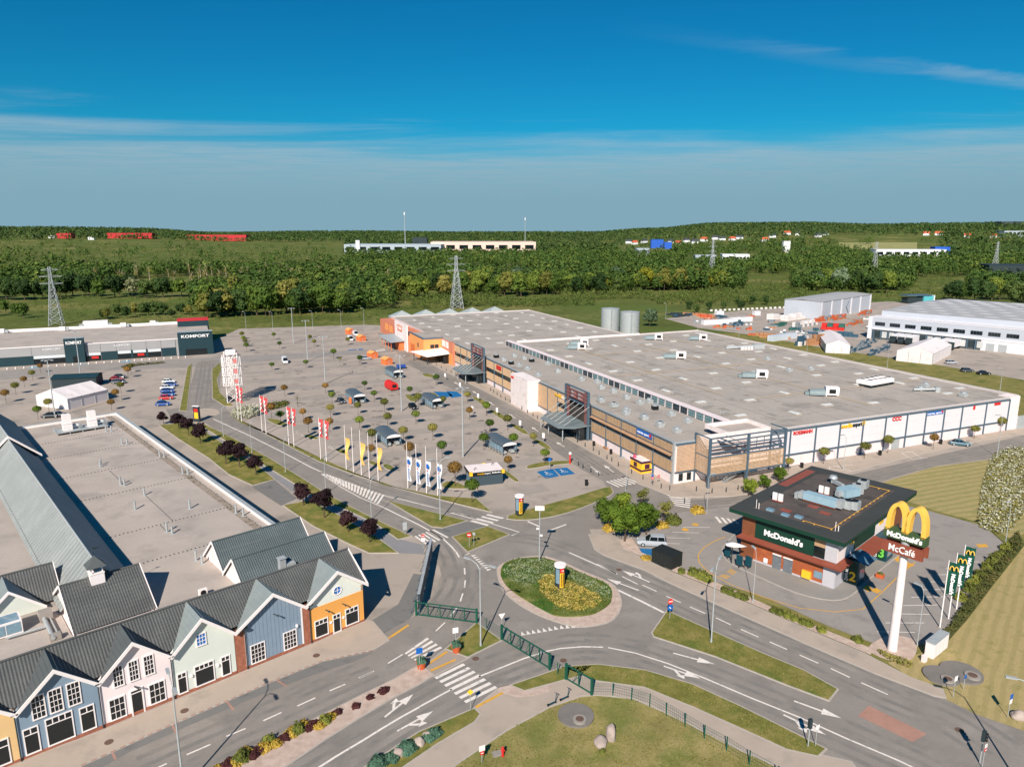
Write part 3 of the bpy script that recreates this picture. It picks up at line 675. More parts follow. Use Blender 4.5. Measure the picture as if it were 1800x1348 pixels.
# manholes, drains
mh = Mesh().cyl(0, 0, 0, 0.012, 0.42, 16).mesh('manhole_cover', material('rusty_iron', (104, 82, 70), 0.8, 0.2, 4, 20))
for p in z1([(885, 1010), (523, 1160), (1517, 745)]): o = put('manhole_cover', mh, None, ground(*p) + Vector((0, 0, 0.125))); tag(o, {885: 'round rusty manhole cover in front of the mint house', 523: 'round rusty manhole cover in front of the white house', 1517: 'round rusty manhole cover in front of the blue boarded house'}[min((885, 523, 1517), key=lambda k: abs(k * .36667 - p[0]))], 'manhole')
for p, t in ((zf([(840, 505)])[0], 'manhole cover in the exit lane beside the triangular grass island'), (z3([(1165, 842)])[0], 'manhole cover in the road just past the sliding gate'), (z8([(495, 797)])[0], 'dark manhole cover beside the bent lane arrow'), (z4([(1528, 1160)])[0], 'manhole cover in the wide road at lower right')):
    tag(put('manhole_cover', mh, None, ground(*p) + Vector((0, 0, 0.058))), t, 'manhole')
well = Mesh().cyl(0, 0, 0, 0.25, 2.0, 28, 0).cyl(0.5, -0.9, 0.25, 0.42, 0.75, 20, 1).cyl(0.5, -0.9, 0.42, 0.46, 0.45, 16, 2)
wm = well.mesh('well_cover', [material('weathered_concrete', (122, 116, 110), 0.95, 0.15, 0.8, 8, 0.2), CONCRETE, MATS['rusty_iron']])
for p, s, t in ((zf([(1595, 940)])[0], 0.95, 'round concrete well cover on the lawn by the scooters'), (z4([(1450, 935)])[0], 0.95, 'left of two round concrete well covers by the kerb'), (z4([(1535, 922)])[0], 1.1, 'larger right one of two round concrete well covers by the kerb')):
    tag(put('well_cover', wm, None, ground(*p) + Vector((0, 0, .05 * s)), rnd.uniform(-.5, .5), (s, s, 1)), t, 'well cover')
# ================================================================ OUTLET ROW: gabled shop houses and the flat hall behind
OUT_O = ground(640, 1092); OUT_RZ = R(41.9)
def out_loc(x, y=0.0): return OUT_O + Matrix.Rotation(OUT_RZ, 3, 'Z') @ Vector((x, y, 0))
TILE = material('dark_roof_tiles', (86, 87, 86), 0.55, 0.16, 0.4, 6, rgb2=(100, 101, 99))
TILE_T = material('teal_roof_tiles', (82, 92, 94), 0.55, 0.14, 0.4, 6, rgb2=(94, 104, 106))
ZINC = material('zinc_sheet', (142, 150, 148), 0.5, 0.12, 0.5, 5, metal=0.2)
SLATE = material('slate_grey_sheet', (84, 88, 88), 0.6, 0.12, 0.6, 6)
def corrugated(a, b, c, d, waves, rows, amp=0.05, step=0.025):
    """ribbed, coursed roof slope; a-b is the eave, d-c the ridge"""
    a, b, c, d = map(Vector, (a, b, c, d)); nrm = (b - a).cross(d - a).normalized()
    m = Mesh(); cols = waves * 2 + 1
    for r in range(rows):
        t0, t1 = r / rows, (r + 1) / rows
        lo = [a.lerp(d, t0).lerp(b.lerp(c, t0), k / (cols - 1)) + nrm * (amp * (k % 2) + step) for k in range(cols)]
        hi = [a.lerp(d, t1).lerp(b.lerp(c, t1), k / (cols - 1)) + nrm * (amp * (k % 2)) for k in range(cols)]
        m.add(lo + hi, [(k, k + 1, cols + k + 1, cols + k) for k in range(cols - 1)])
    return m
def window(parent, x0, x1, z0, z1, cols=3, rows=3, y=0.0, glass=GLASS, transom=0.0, frame=0.11, trim=WHITE_T, name='window', axis='y'):
    """frame proud of the wall, pane behind it, glazing bars between. Faces -y (axis 'y') or +x (axis 'x')"""
    f = Mesh(); p = Mesh(); T = frame
    def bx(m, a, b, c, d, dep0, dep1):
        if axis == 'y': m.box(a, b, y - dep1, y - dep0, c, d)
        else: m.box(y + dep0, y + dep1, a, b, c, d)
    bx(f, x0, x1, z1 - T, z1, 0.003, 0.09); bx(f, x0, x1, z0, z0 + T, 0.003, 0.13)
    bx(f, x0, x0 + T, z0 + T, z1 - T, 0.003, 0.09); bx(f, x1 - T, x1, z0 + T, z1 - T, 0.003, 0.09)
    bx(p, x0 + T, x1 - T, z0 + T, z1 - T, 0.002, 0.03)
    w = 0.05
    if transom:
        zt = z0 + (z1 - z0) * transom
        bx(f, x0 + T, x1 - T, zt - 0.04, zt + 0.04, 0.031, 0.075)
        for k in range(1, cols):
            xx = x0 + T + (x1 - x0 - 2 * T) * k / cols; bx(f, xx - w / 2 - 0.02, xx + w / 2 + 0.02, zt + 0.04, z1 - T, 0.031, 0.07)
    else:
        for k in range(1, cols):
            xx = x0 + T + (x1 - x0 - 2 * T) * k / cols; bx(f, xx - w / 2, xx + w / 2, z0 + T, z1 - T, 0.031, 0.07)
        for k in range(1, rows):
            zz = z0 + T + (z1 - z0 - 2 * T) * k / rows; bx(f, x0 + T, x1 - T, zz - w / 2, zz + w / 2, 0.031, 0.066)
    o = f.build(name, trim, parent); p.build('pane', glass, o)
    return o
def gable_house(name, label, s0, s1, sa, v0, v1, wall_mat, roof_mat, za=8.44, zv=5.3):
    """front between s0 and s1 along the row (measured from the row's right end); v0/v1 the valleys, sa the apex"""
    mid = (s0 + s1) / 2
    t = thing(name, label, 'house', out_loc(-mid), OUT_RZ)
    X = lambda s: mid - s
    xl, xr, xa, xvl, xvr = X(s1), X(s0), X(sa), X(v1), X(v0)
    def roofz(x): return zv + (za - zv) * (1 - (abs(x - xa) / ((xa - xvl) if x < xa else (xvr - xa))))
    Mesh().panel([(xl, 0, 0), (xr, 0, 0), (xr, 0, roofz(xr)), (xa, 0, za), (xl, 0, roofz(xl))], 0.3).build('wall', wall_mat, t)
    pl = Mesh(); pl.box(xl, xr, -0.07, -0.002, 0.0, 0.38); pl.build('brick_plinth', BRICK, t)
    r = Mesh()
    for xv in (xvl, xvr):
        tri = [(xa, -0.5, za + 0.12), (xa, 4.42, za + 0.12), (xv, -0.5, zv + 0.12)]
        if xv > xa: tri = [tri[0], tri[2], tri[1]]
        n = 9
        r.panel(tri, 0.12)
        for k in range(1, n):            # standing seams
            f_ = k / n
            a = Vector(tri[0]).lerp(Vector((xv, -0.5, zv + 0.12)), f_); b = Vector((xa, 4.42, za + 0.12)).lerp(Vector((xv, -0.5, zv + 0.12)), f_)
            r.bar(a + Vector((0, 0, 0.01)), b + Vector((0, 0, 0.01)), 0.05)
    ro = r.build('dormer_roof', roof_mat, t)
    for xv in (xvl, xvr):
        b = Mesh()
        A, V = Vector((xa, -0.52, za + 0.2)), Vector((xv, -0.52, zv + 0.2)); dn = Vector((0, 0, -0.46))
        pts = [A, V, V + dn, A + dn]
        b.panel(pts if xv < xa else pts[::-1], -0.1)
        b.panel([A + dn + Vector((0, .1, .04)), V + dn + Vector((0, .1, .04)), V + dn + Vector((0, .55, .04)), A + dn + Vector((0, .55, .04))], 0.04)
        b.build('bargeboard', WHITE_T, t)
    d = Mesh(); d.tube([(xl, -0.16, 0.1), (xl, -0.16, zv - 0.1)], 0.06, 8); d.box(xl - 0.3, xl + 0.3, -0.62, -0.02, zv - 0.02, zv + 0.14); d.build('downpipe', DARK, t)
    return t, X
OCHRE = material('ochre_render', (232, 164, 84), 0.8, 0.05, 0.4, 6); PALE = material('pale_mint_render', (220, 222, 212), 0.8, 0.05, 0.4, 6)
BOARD = material('blue_boards', (132, 148, 164), 0.7, 0.08, 0.8, 6); MINT = material('mint_render', (214, 218, 208), 0.8, 0.05, 0.4, 6)
BLUE2 = material('steel_blue_render', (130, 148, 164), 0.8, 0.05, 0.4, 6); SAND = material('sand_render', (226, 188, 134), 0.8, 0.05, 0.4, 6)
# orange house with pale gable
t, X = gable_house('gable_house', 'orange shop house with a pale gable and a round blue window', -0.05, 7.46, 3.65, -0.55, 8.0, PALE, ZINC)
m = Mesh(); m.box(X(7.4), X(0.0), -0.05, -0.002, 0.38, 4.5); m.build('orange_wall', OCHRE, t)
for a, b in ((6.91, 5.08), (2.69, 0.77)): window(t, X(a), X(b), 0.4, 2.75, 3, 2, y=-0.05, transom=0.72)
window(t, X(4.45), X(3.33), 0.1, 2.65, 2, 2, y=-0.05, transom=0.76, name='door')
m = Mesh(); ring = Mesh()
cx, cz = X(3.55), 5.75
m.add([(cx + 0.5 * math.cos(k * R(20)), -0.02, cz + 0.5 * math.sin(k * R(20))) for k in range(18)], [tuple(range(18))])
w_ = m.build('round_window', GLASS_B, t)
ring.tube([(cx + 0.56 * math.cos(k * R(20)), -0.05, cz + 0.56 * math.sin(k * R(20))) for k in range(19)], 0.07, 6); ring.box(cx - 0.5, cx + 0.5, -0.06, -0.03, cz - 0.03, cz + 0.03); ring.box(cx - 0.03, cx + 0.03, -0.061, -0.031, cz - 0.5, cz + 0.5)
ring.build('frame', WHITE_T, w_)
for s_ in (5.3, 3.0): Mesh().tube([(X(s_), -0.05, 3.7), (X(s_), -0.5, 3.85), (X(s_ - 0.2), -0.75, 3.6)], [0.06, 0.06, 0.12], 8).build('wall_lamp', DARK, t)
for s_ in (4.75, 2.98): Mesh().box(X(s_) - 0.12, X(s_) + 0.12, -0.25, -0.052, 1.7, 1.95).build('wall_lamp', WHITE_T, t)
m = Mesh(); m.box(X(8.46), X(7.46), -0.02, 0.3, 0, 5.3); m.build('brick_pier', BRICK, t)
m = Mesh(); m.panel([(X(-0.05), 0.0, 0), (X(-0.05), 9.0, 0), (X(-0.05), 9.0, 5.3), (X(-0.05), 4.4, 8.45), (X(-0.05), 0, 5.3)], 0.3); m.build('end_wall', OCHRE, t)
for a, b in (((X(-0.5), -0.5, 5.5), (X(-0.5), 4.4, 8.72)), ((X(-0.5), 4.4, 8.72), (X(-0.5), 9.2, 5.4))):
    m = Mesh(); m.panel([a, b, (b[0], b[1], b[2] - 0.36), (a[0], a[1], a[2] - 0.36)], 0.1); m.build('bargeboard', WHITE_T, t)
# blue boarded house
t, X = gable_house('gable_house', 'blue vertical-boarded shop house with two square white windows', 8.46, 15.47, 11.96, 8.0, 16.6, BOARD, ZINC)
k = 0; s_ = 8.5
while s_ < 15.4:
    b0, b1 = s_ + 0.03, min(s_ + 0.44, 15.45)
    zf_ = lambda s: 5.3 + 3.14 * (1 - abs(s - 11.96) / (3.96 if s < 11.96 else 4.64))
    pts = [(X(b1), -0.03, 0.4), (X(b0), -0.03, 0.4), (X(b0), -0.03, zf_(b0) - 0.05)] + ([(X(11.96), -0.03, 8.39)] if b0 < 11.96 < b1 else []) + [(X(b1), -0.03, zf_(b1) - 0.05)]
    Mesh().panel(pts, 0.028).build('board', BOARD, t); s_ += 0.47
window(t, X(14.97), X(13.21), 0.4, 2.8, 4, 4, y=-0.03); window(t, X(10.96), X(9.26), 0.45, 2.8, 4, 4, y=-0.03)
Mesh().tube([(X(11.9), -0.05, 5.7), (X(11.9), -0.5, 5.85), (X(11.6), -0.75, 5.6)], [0.06, 0.06, 0.12], 8).build('wall_lamp', DARK, t)
Mesh().box(X(9.3), X(9.1), -0.3, -0.032, 3.0, 3.3).build('wall_lamp', WHITE_T, t)
m = Mesh(); m.box(X(16.6), X(15.47), -0.02, 0.3, 0, 5.3); m.build('brick_pier', BRICK, t)
for s_ in (8.46, 15.4): Mesh().box(X(s_) - 0.1, X(s_) + 0.1, -0.06, -0.002, 0.38, 5.2).build('corner_board', WHITE_T, t)
# mint house
t, X = gable_house('gable_house', 'pale mint shop house with a small blue square window in its gable', 16.67, 23.5, 20.1, 16.6, 23.47, MINT, ZINC)
window(t, X(20.76), X(19.64), 5.1, 6.6, 3, 3, glass=GLASS_B); window(t, X(23.07), X(22.05), 0.3, 2.8, 2, 2, transom=0.76); window(t, X(21.25), X(19.1), 0.35, 2.9, 4, 2, transom=0.76); window(t, X(18.35), X(17.3), 0.35, 2.8, 2, 2, transom=0.76)
for s_ in (21.6, 18.75): Mesh().box(X(s_) - 0.12, X(s_) + 0.12, -0.25, -0.002, 1.9, 2.15).build('wall_lamp', WHITE_T, t)
# white house
t, X = gable_house('gable_house', 'white shop house with three upper sash windows and a dark door', 23.5, 30.45, 27.0, 23.47, 30.4, material('pinkish_white_render', (238, 222, 220), 0.8, 0.05, 0.4, 6), SLATE)
for a, b in ((29.1, 28.05), (27.6, 26.6), (26.15, 25.1)): window(t, X(a), X(b), 3.95, 6.3, 3, 4)
window(t, X(29.75), X(28.2), 0.4, 2.85, 3, 3); window(t, X(25.95), X(24.3), 0.4, 2.85, 3, 3)
m = Mesh(); m.box(X(27.75), X(27.6), -0.1, -0.002, 0, 3.0); m.box(X(26.6), X(26.45), -0.1, -0.002, 0, 3.0); m.box(X(27.6), X(26.6), -0.1, -0.002, 2.85, 3.0); m.box(X(27.6), X(26.6), -0.09, -0.03, 2.5, 2.58)
d_ = m.build('door', WHITE_T, t); Mesh().box(X(27.6), X(26.6), -0.03, -0.002, 0.05, 2.85).build('pane', GLASS, d_)
Mesh().tube([(X(27.2), -0.02, 3.3), (X(27.2), -0.5, 3.45), (X(26.9), -0.7, 3.25)], [0.06, 0.06, 0.12], 8).build('wall_lamp', DARK, t)
# steel-blue house
t, X = gable_house('gable_house', 'steel blue shop house with three upper sash windows and shop windows below', 30.45, 37.5, 33.96, 30.4, 37.4, BLUE2, SLATE)
for a, b in ((36.15, 34.95), (34.7, 33.5), (33.15, 31.95)): window(t, X(a), X(b), 3.75, 6.3, 3, 4)
window(t, X(37.1), X(35.8), 0.4, 3.2, 2, 2, transom=0.74); window(t, X(35.25), X(32.9), 0.4, 3.4, 4, 2, transom=0.76); window(t, X(32.35), X(31.0), 0.45, 3.2, 2, 2, transom=0.74)
# sand house, cut by the frame
t, X = gable_house('gable_house', 'sand yellow shop house cut off by the lower left edge', 37.5, 44.6, 41.0, 37.4, 44.6, SAND, SLATE)
window(t, X(39.8), X(38.2), 0.4, 3.1, 2, 2, transom=0.7); window(t, X(42.9), X(40.6), 0.4, 3.2, 4, 2, transom=0.72)

# ---- hall behind the row
hall = thing('outlet_hall', 'long flat-roofed outlet hall with tiled gables behind the coloured shop houses', 'building', OUT_O, OUT_RZ)
corrugated((-45, 0.32, 5.62), (0.55, 0.32, 5.62), (0.55, 4.4, 8.5), (-45, 4.4, 8.5), 150, 14).build('front_roof', TILE, hall)
Mesh().panel([(-45, 9.1, 5.2), (-45, 4.4, 8.5), (0.55, 4.4, 8.5), (0.55, 9.1, 5.2)], -0.1).build('front_roof_back_slope', TILE, hall)
Mesh().tube([(-45, 4.4, 8.6), (0.55, 4.4, 8.6)], 0.13, 8).build('ridge_cap', TILE, hall)
def gable_roof(xa, xb, ya, yr, yb, zr, ze, mat, waves, name, ends=True, wall=WHITE):
    """ridge along x; eaves at ya (front) and yb"""
    corrugated((xa, ya, ze), (xb, ya, ze), (xb, yr, zr), (xa, yr, zr), waves, 12).build(name, mat, hall)
    corrugated((xb, yb, ze), (xa, yb, ze), (xa, yr, zr), (xb, yr, zr), waves, 8).build(name, mat, hall)
    Mesh().tube([(xa, yr, zr + 0.06), (xb, yr, zr + 0.06)], 0.12, 8).build('ridge_cap', mat, hall)
    for x, sgn in ((xa + 0.25, 1), (xb - 0.25, -1)):
        Mesh().panel([(x, ya + 0.2, 0), (x, yb - 0.2, 0), (x, yb - 0.2, ze - 0.1), (x, yr, zr - 0.1), (x, ya + 0.2, ze - 0.1)], 0.25 * -sgn).build('gable_wall', wall, hall)
        xe = xa - 0.04 if sgn == 1 else xb + 0.04
        for y0, y1 in ((ya - 0.1, yr), (yb + 0.1, yr)):
            b = Mesh(); b.panel([(xe, y0, ze + 0.12), (xe, y1, zr + 0.18), (xe, y1, zr - 0.2), (xe, y0, ze - 0.28)], 0.08); b.build('bargeboard', WHITE_T, hall)
gable_roof(-12.3, 0.7, 7.6, 11.4, 15.0, 8.5, 5.2, TILE_T, 44, 'rear_roof')
gable_roof(-12.3, 0.5, 15.0, 18.6, 22.4, 8.5, 5.2, TILE_T, 44, 'rear_roof')
gable_roof(-30.3, -21.5, 12.0, 18.0, 24.0, 8.6, 5.0, TILE, 30, 'cupola_roof')
gable_roof(-46.0, -29.6, 22.2, 26.0, 29.8, 8.5, 5.2, TILE, 54, 'left_roof')
# mint cross gable on the left roof
m = Mesh(); m.panel([(-38.3, 21.2, 4.9), (-31.5, 21.2, 4.9), (-31.5, 21.2, 5.3), (-34.9, 21.2, 8.2), (-38.3, 21.2, 5.3)], 0.3); m.build('cross_gable_wall', MINT, hall)
m = Mesh(); m.panel([(-34.9, 20.8, 8.5), (-31.4, 20.8, 5.4), (-34.9, 26, 8.5)], 0.12); m.build('cross_gable_roof', ZINC, hall)
m = Mesh(); m.panel([(-34.9, 20.8, 8.5), (-34.9, 26, 8.5), (-38.4, 20.8, 5.4)], 0.12); m.build('cross_gable_roof', ZINC, hall)
for xv in (-31.4, -38.4):
    b = Mesh(); pts = [(-34.9, 20.75, 8.6), (xv, 20.75, 5.5), (xv, 20.75, 5.1), (-34.9, 20.75, 8.2)]; b.panel(pts if xv < -34.9 else pts[::-1], -0.1); b.build('bargeboard', WHITE_T, hall)
m = Mesh(); m.box(-37.6, -34.4, 16.6, 19.0, 5.0, 6.6); sk = m.build('roof_lantern', WHITE_T, hall)
for a, b in ((-37.45, -36.05), (-35.95, -34.55)): Mesh().box(a, b, 16.57, 16.598, 5.2, 6.4).build('pane', GLASS_S, sk)
Mesh().box(-37.4, -34.6, 16.8, 18.8, 6.602, 6.62).build('pane', GLASS_S, sk)
# cupola
cu = Mesh(); cu.box(-27.1, -25.6, 16.9, 18.4, 8.0, 9.3); cup = cu.build('cupola', WHITE_T, hall)
m = Mesh()
for x in (-27.0, -25.8):
    for y in (17.0, 18.2): m.box(x, x + 0.12, y, y + 0.12, 9.3, 10.2)
m.box(-27.15, -25.55, 16.85, 18.45, 9.3, 9.42); m.build('louvre_posts', WHITE_T, cup)
m = Mesh(); m.add([(-27.4, 16.6, 10.2), (-25.3, 16.6, 10.2), (-25.3, 18.7, 10.2), (-27.4, 18.7, 10.2), (-26.35, 17.65, 11.5)], [(0, 1, 4), (1, 2, 4), (2, 3, 4), (3, 0, 4), (3, 2, 1, 0)]); m.build('cupola_roof_cap', SLATE, cup)
m = Mesh(); m.tube([(-26.35, 17.65, 11.4), (-26.35, 17.65, 12.6)], 0.03, 6); m.panel([(-26.3, 17.65, 12.2), (-25.5, 17.65, 12.3), (-26.3, 17.65, 12.55)], 0.02); m.build('weathervane', DARK, cup)
# flat roofs, walls, parapets
fr = Mesh(); fr.box(-21.6, -0.7, 9.0, 118.0, 0.0, 5.0, 1); fr.flat([(-21.6, 9), (-0.7, 9), (-0.7, 118), (-21.6, 118)], 5.01, 0); fr.build('flat_roof', [ROOF_FELT, WHITE], hall)
fr = Mesh(); fr.box(-75, -30.4, 9.0, 125.0, 0.0, 4.9, 1); fr.flat([(-75, 9), (-30.4, 9), (-30.4, 125), (-75, 125)], 4.91, 0); fr.build('flat_roof', [ROOF_FELT, WHITE], hall)
fr = Mesh(); fr.box(-30.3, -21.7, 9.0, 124.0, 0.0, 4.8, 0); fr.build('arcade_walls', WHITE, hall)
pa = Mesh(); pa.box(-0.9, -0.35, 22.5, 118.5, 0, 5.6); pa.box(-21.6, -0.9, 117.9, 118.5, 0, 5.6); pa.box(-75, -30.4, 124.8, 125.4, 0, 5.5); pa.build('parapet', WHITE_T, hall)
m = Mesh(); m.box(-0.95, -0.3, 22.5, 118.55, 5.6, 5.68); m.box(-21.6, -0.95, 117.85, 118.55, 5.6, 5.68); m.build('parapet_capping', STEEL, hall)
ARC = material('arcade_sheeting', (148, 151, 148), 0.5, 0.14, 0.25, 4, rgb2=(164, 166, 162), metal=0.15)
def arcade(y0, y1, zr, ze, xr=-26.1, xl=-30.5, xe=-21.6):
    m = Mesh(); m.panel([(xr, y0, zr), (xr, y1, zr), (xl, y1, ze), (xl, y0, ze)], 0.12); 
    n = int((y1 - y0) / 1.1)
    for k in range(n + 1): y = y0 + (y1 - y0) * k / n; m.bar((xr, y, zr + 0.02), (xl, y, ze + 0.02), 0.06)
    m.build('arcade_roof', ARC, hall)
    m = Mesh(); m.panel([(xe, y0, ze), (xe, y1, ze), (xr, y1, zr), (xr, y0, zr)], 0.12)
    for k in range(n + 1): y = y0 + (y1 - y0) * k / n; m.bar((xr, y, zr + 0.02), (xe, y, ze + 0.02), 0.06)
    m.build('arcade_roof', ARC, hall)
    m = Mesh(); m.tube([(xr, y0, zr + 0.05), (xr, y1, zr + 0.05)], 0.12, 6); m.build('ridge_cap', STEEL, hall)
arcade(18.2, 89.5, 10.1, 5.3); arcade(89.5, 122.0, 10.7, 5.9, xl=-30.9, xe=-21.2)
m = Mesh(); m.panel([(-31.0, 89.4, 5.9), (-21.2, 89.4, 5.9), (-26.1, 89.4, 10.6)], 0.2); m.build('arcade_gable', GLASS, hall)
for xv in (-21.0, -31.2):
    b = Mesh(); pts = [(-26.1, 89.3, 10.85), (xv, 89.3, 6.1), (xv, 89.3, 5.6), (-26.1, 89.3, 10.35)]; b.panel(pts if xv < -26.1 else pts[::-1], -0.2); b.build('bargeboard', WHITE_T, hall)
# vent pipes on the flat roof (each pair a thin flue)
vp = Mesh().cyl(0, 0, 0, 1.35, 0.16, 10).cyl(0, 0, 1.35, 1.42, 0.2, 10).box(-0.3, 0.3, -0.3, 0.3, 0, 0.06).mesh('vent_pipe', STEEL)
for s_, w_ in [(6.5, 102.7), (5.6, 102.0), (6.4, 89.6), (5.6, 88.8), (3.0, 75), (2.4, 74.2), (2.9, 61.2), (2.3, 60.2), (13.6, 75.7), (13.2, 77.0), (13.3, 62.2), (12.9, 61.2), (11.6, 53.7), (14.6, 47.8), (7.8, 42.1), (2.8, 35.2), (2.4, 33.2), (13.5, 34.8), (13.1, 33.6), (13.5, 21.9), (13.2, 20.4)]:
    put('vent_pipe', vp, hall, (-s_, w_, 5.0), 0, (1, 1, rnd.uniform(0.85, 1.15)))
dots = Mesh()
for w_ in (26, 38.5, 58, 73, 88, 101):
    for i in range(34): dots.cbox((-1.8 - i * 0.58, w_ + rnd.uniform(-.1, .1), 5.06), (0.13, 0.13, 0.1))
for i in range(90): dots.cbox((-2.2 + rnd.uniform(-.15, .15), 24 + i * 1.04, 5.06), (0.12, 0.12, 0.1))
for s_, a, b in ((13.5, 35, 39), (11.5, 39, 54), (12.8, 62, 73)):
    for i in range(int((b - a) / 0.7)): dots.cbox((-s_, a + i * 0.7, 5.06), (0.12, 0.12, 0.1))
for i in range(80): dots.cbox((-30.0, 25 + i * 0.9, 5.75), (0.25, 0.3, 0.12))
stuff(dots.build('lightning_conductor_blocks', DARK, hall))
m = Mesh(); m.box(-3.2, -2.0, 8, 118, 5.012, 5.02); m.build('roof_edge_strip', material('darker_felt', (150, 136, 122), 0.95, 0.2, 0.6, 6, patch=((104, 92, 78), 0.7, 0.55, 0.66)), hall)
# rooftop plant
pf = thing('rooftop_plant', 'steel platform with two tall cooling units on the pale flat roof', 'ventilation', out_loc(-10.5, 108) + Vector((0, 0, 5.0)), OUT_RZ)
m = Mesh(); m.box(-5.2, 5.2, -2.2, 2.2, 0.5, 0.65)
for x in (-5, -2.5, 0, 2.5, 5):
    for y in (-2, 2): m.box(x - .08, x + .08, y - .08, y + .08, 0, 0.5)
m.build('platform', STEEL, pf)
m = Mesh()
for a, b in (((-5.2, -2.2), (5.2, -2.2)), ((-5.2, 2.2), (5.2, 2.2)), ((-5.2, -2.2), (-5.2, 2.2)), ((5.2, -2.2), (5.2, 2.2))):
    for z in (1.1, 1.6): m.bar((*a, z), (*b, z), 0.05)
    for t_ in (0, .25, .5, .75, 1): m.bar((a[0] + (b[0] - a[0]) * t_, a[1] + (b[1] - a[1]) * t_, 0.6), (a[0] + (b[0] - a[0]) * t_, a[1] + (b[1] - a[1]) * t_, 1.6), 0.05)
m.build('railing', STEEL, pf)
for x in (-2.6, 2.4):
    m = Mesh(); m.box(x - 0.9, x + 0.9, -0.9, 0.9, 0.65, 2.2); m.box(x - 0.8, x + 0.8, -0.8, 0.8, 2.25, 4.2); m.box(x - 1.0, x + 1.0, -1.0, 1.0, 2.2, 2.26); m.build('cooling_unit', WHITE_T, pf)
    m = Mesh(); m.tube([(x + 0.9, 0, 1.4), (x + 2.2, 0, 1.4), (x + 2.4, -1, 1.2)], 0.45, 10); m.build('duct', STEEL, pf)
for s_, w_, t_ in ((9.5, 9.9, 'pale air conditioner unit in the shadow behind the row\'s ridge'),):
    ac = thing('air_conditioner', t_, 'ventilation', out_loc(-16.2, 11.2) + Vector((0, 0, 5.0)), OUT_RZ)
    m = Mesh(); m.box(-0.5, 0.5, -0.2, 0.2, 0.1, 1.0); m.build('casing', WHITE_T, ac); Mesh().cyl(0, 0, 0, 0.02, 0.35, 14).build('fan_grille', BLACK, ac, (0, -0.215, 0.55)).rotation_euler = (R(90), 0, 0)
ch_ = thing('roof_vent_stack', 'square silver vent stack on the teal roof behind the ridge', 'ventilation', out_loc(-6.8, 8.7) + Vector((0, 0, 5.9)), OUT_RZ)
m = Mesh(); m.box(-0.4, 0.4, -0.4, 0.4, 0, 2.1); m.build('stack', STEEL, ch_); m = Mesh(); m.box(0.5, 1.7, -0.5, 0.5, 0.4, 1.2); m.box(-0.5, 0.5, -0.5, 0.5, 2.1, 2.2); m.build('cowl', STEEL, ch_)
dc = thing('roof_duct', 'run of grey ducts and pipes on the small flat roof by the lantern', 'ventilation', out_loc(-32.2, 15.5) + Vector((0, 0, 4.92)), OUT_RZ)
m = Mesh(); m.tube([(0, -3.5, 0.5), (0, 3.5, 0.5)], 0.22, 10); m.tube([(0, 0, 0.5), (-4, 0.3, 0.35)], 0.12, 8); m.tube([(0.6, -3, 0.3), (0.6, 3, 0.3)], 0.1, 8); m.build('pipes', STEEL, dc)
m = Mesh(); m.box(-0.4, 0.9, 2.0, 3.2, 0.05, 1.2); m.box(-0.3, 0.8, -3.4, -2.6, 0.05, 0.7); m.build('fan_box', CONCRETE, dc)

# ================================================================ SHOPPING CENTRE
MALL_O = ground(1183, 851.5); MALL_RZ = R(112.8 - 180)
mall = thing('shopping_centre', 'huge flat-roofed shopping centre with timber-slatted front and white panelled side', 'building', MALL_O, MALL_RZ)
def mall_loc(x, y, z=0.0): return MALL_O + Matrix.Rotation(MALL_RZ, 3, 'Z') @ Vector((x, y, 0)) + Vector((0, 0, z))
def mall_px(px, py, z):
    v = Matrix.Rotation(-MALL_RZ, 3, 'Z') @ (ground(px, py, z) - MALL_O); return v.x, v.y
PINK = material('pale_panel', (230, 214, 212), 0.7, 0.04, 0.3, 5, patch=((212, 198, 194), 0.35, 0.55, 0.8))
PANEL = material('white_corrugated_panel', (222, 214, 216), 0.6, 0.04, 0.4, 6, patch=((206, 198, 198), 0.4, 0.55, 0.8))
b = Mesh(); b.box(-139, 0, 0.12, 19.2, 0, 7.2, 1); b.flat([(-139, 0.3), (-0.3, 0.3), (-0.3, 19.2), (-139, 19.2)], 7.25, 0); b.build('front_roof', [ROOF_FELT_G, PINK], mall)
b = Mesh(); b.box(-131, -0.12, 19.2, 104.8, 0, 8.5, 1); b.flat([(-131, 19.2), (-0.3, 19.2), (-0.3, 104.6), (-131, 104.6)], 8.55, 0); b.build('main_roof', [ROOF_FELT_G, PINK], mall)
b = Mesh(); b.box(-242, -131.1, 0.12, 77, 0, 7.0, 1); b.flat([(-242, 0.2), (-131.1, 0.2), (-131.1, 77), (-242, 77)], 7.05, 0); b.build('far_roof', [ROOF_FELT_G, PINK], mall)
m = Mesh(); m.box(-139, 0.02, 0.0, 0.35, 8.55, 8.85); m.box(-139, 0.02, 0.05, 0.3, 7.2, 8.55); m.box(-0.25, 0.02, 0.35, 5.0, 7.2, 8.85); m.box(-139, -135, 0.3, 0.6, 7.0, 8.85); m.build('front_parapet', STEEL, mall)
m = Mesh(); m.box(-0.35, 0.05, 26.6, 104.8, 8.5, 8.75); m.box(-131, 0, 104.5, 104.9, 8.5, 9.1); m.box(-131.2, -130.8, 76, 104.9, 8.5, 9.1); m.box(-242, -131, 76.7, 77.1, 7.0, 7.5); m.box(-242.2, -241.8, 0, 77, 7, 7.6); m.box(-242, -176, 0.0, 0.4, 7.0, 7.5); m.build('parapet', material('grey_capping', (202, 192, 188), 0.7, 0.08), mall)
m = Mesh(); m.box(-131.4, -131.0, 22, 76, 7.0, 9.3); m.build('white_upstand', WHITE, mall)
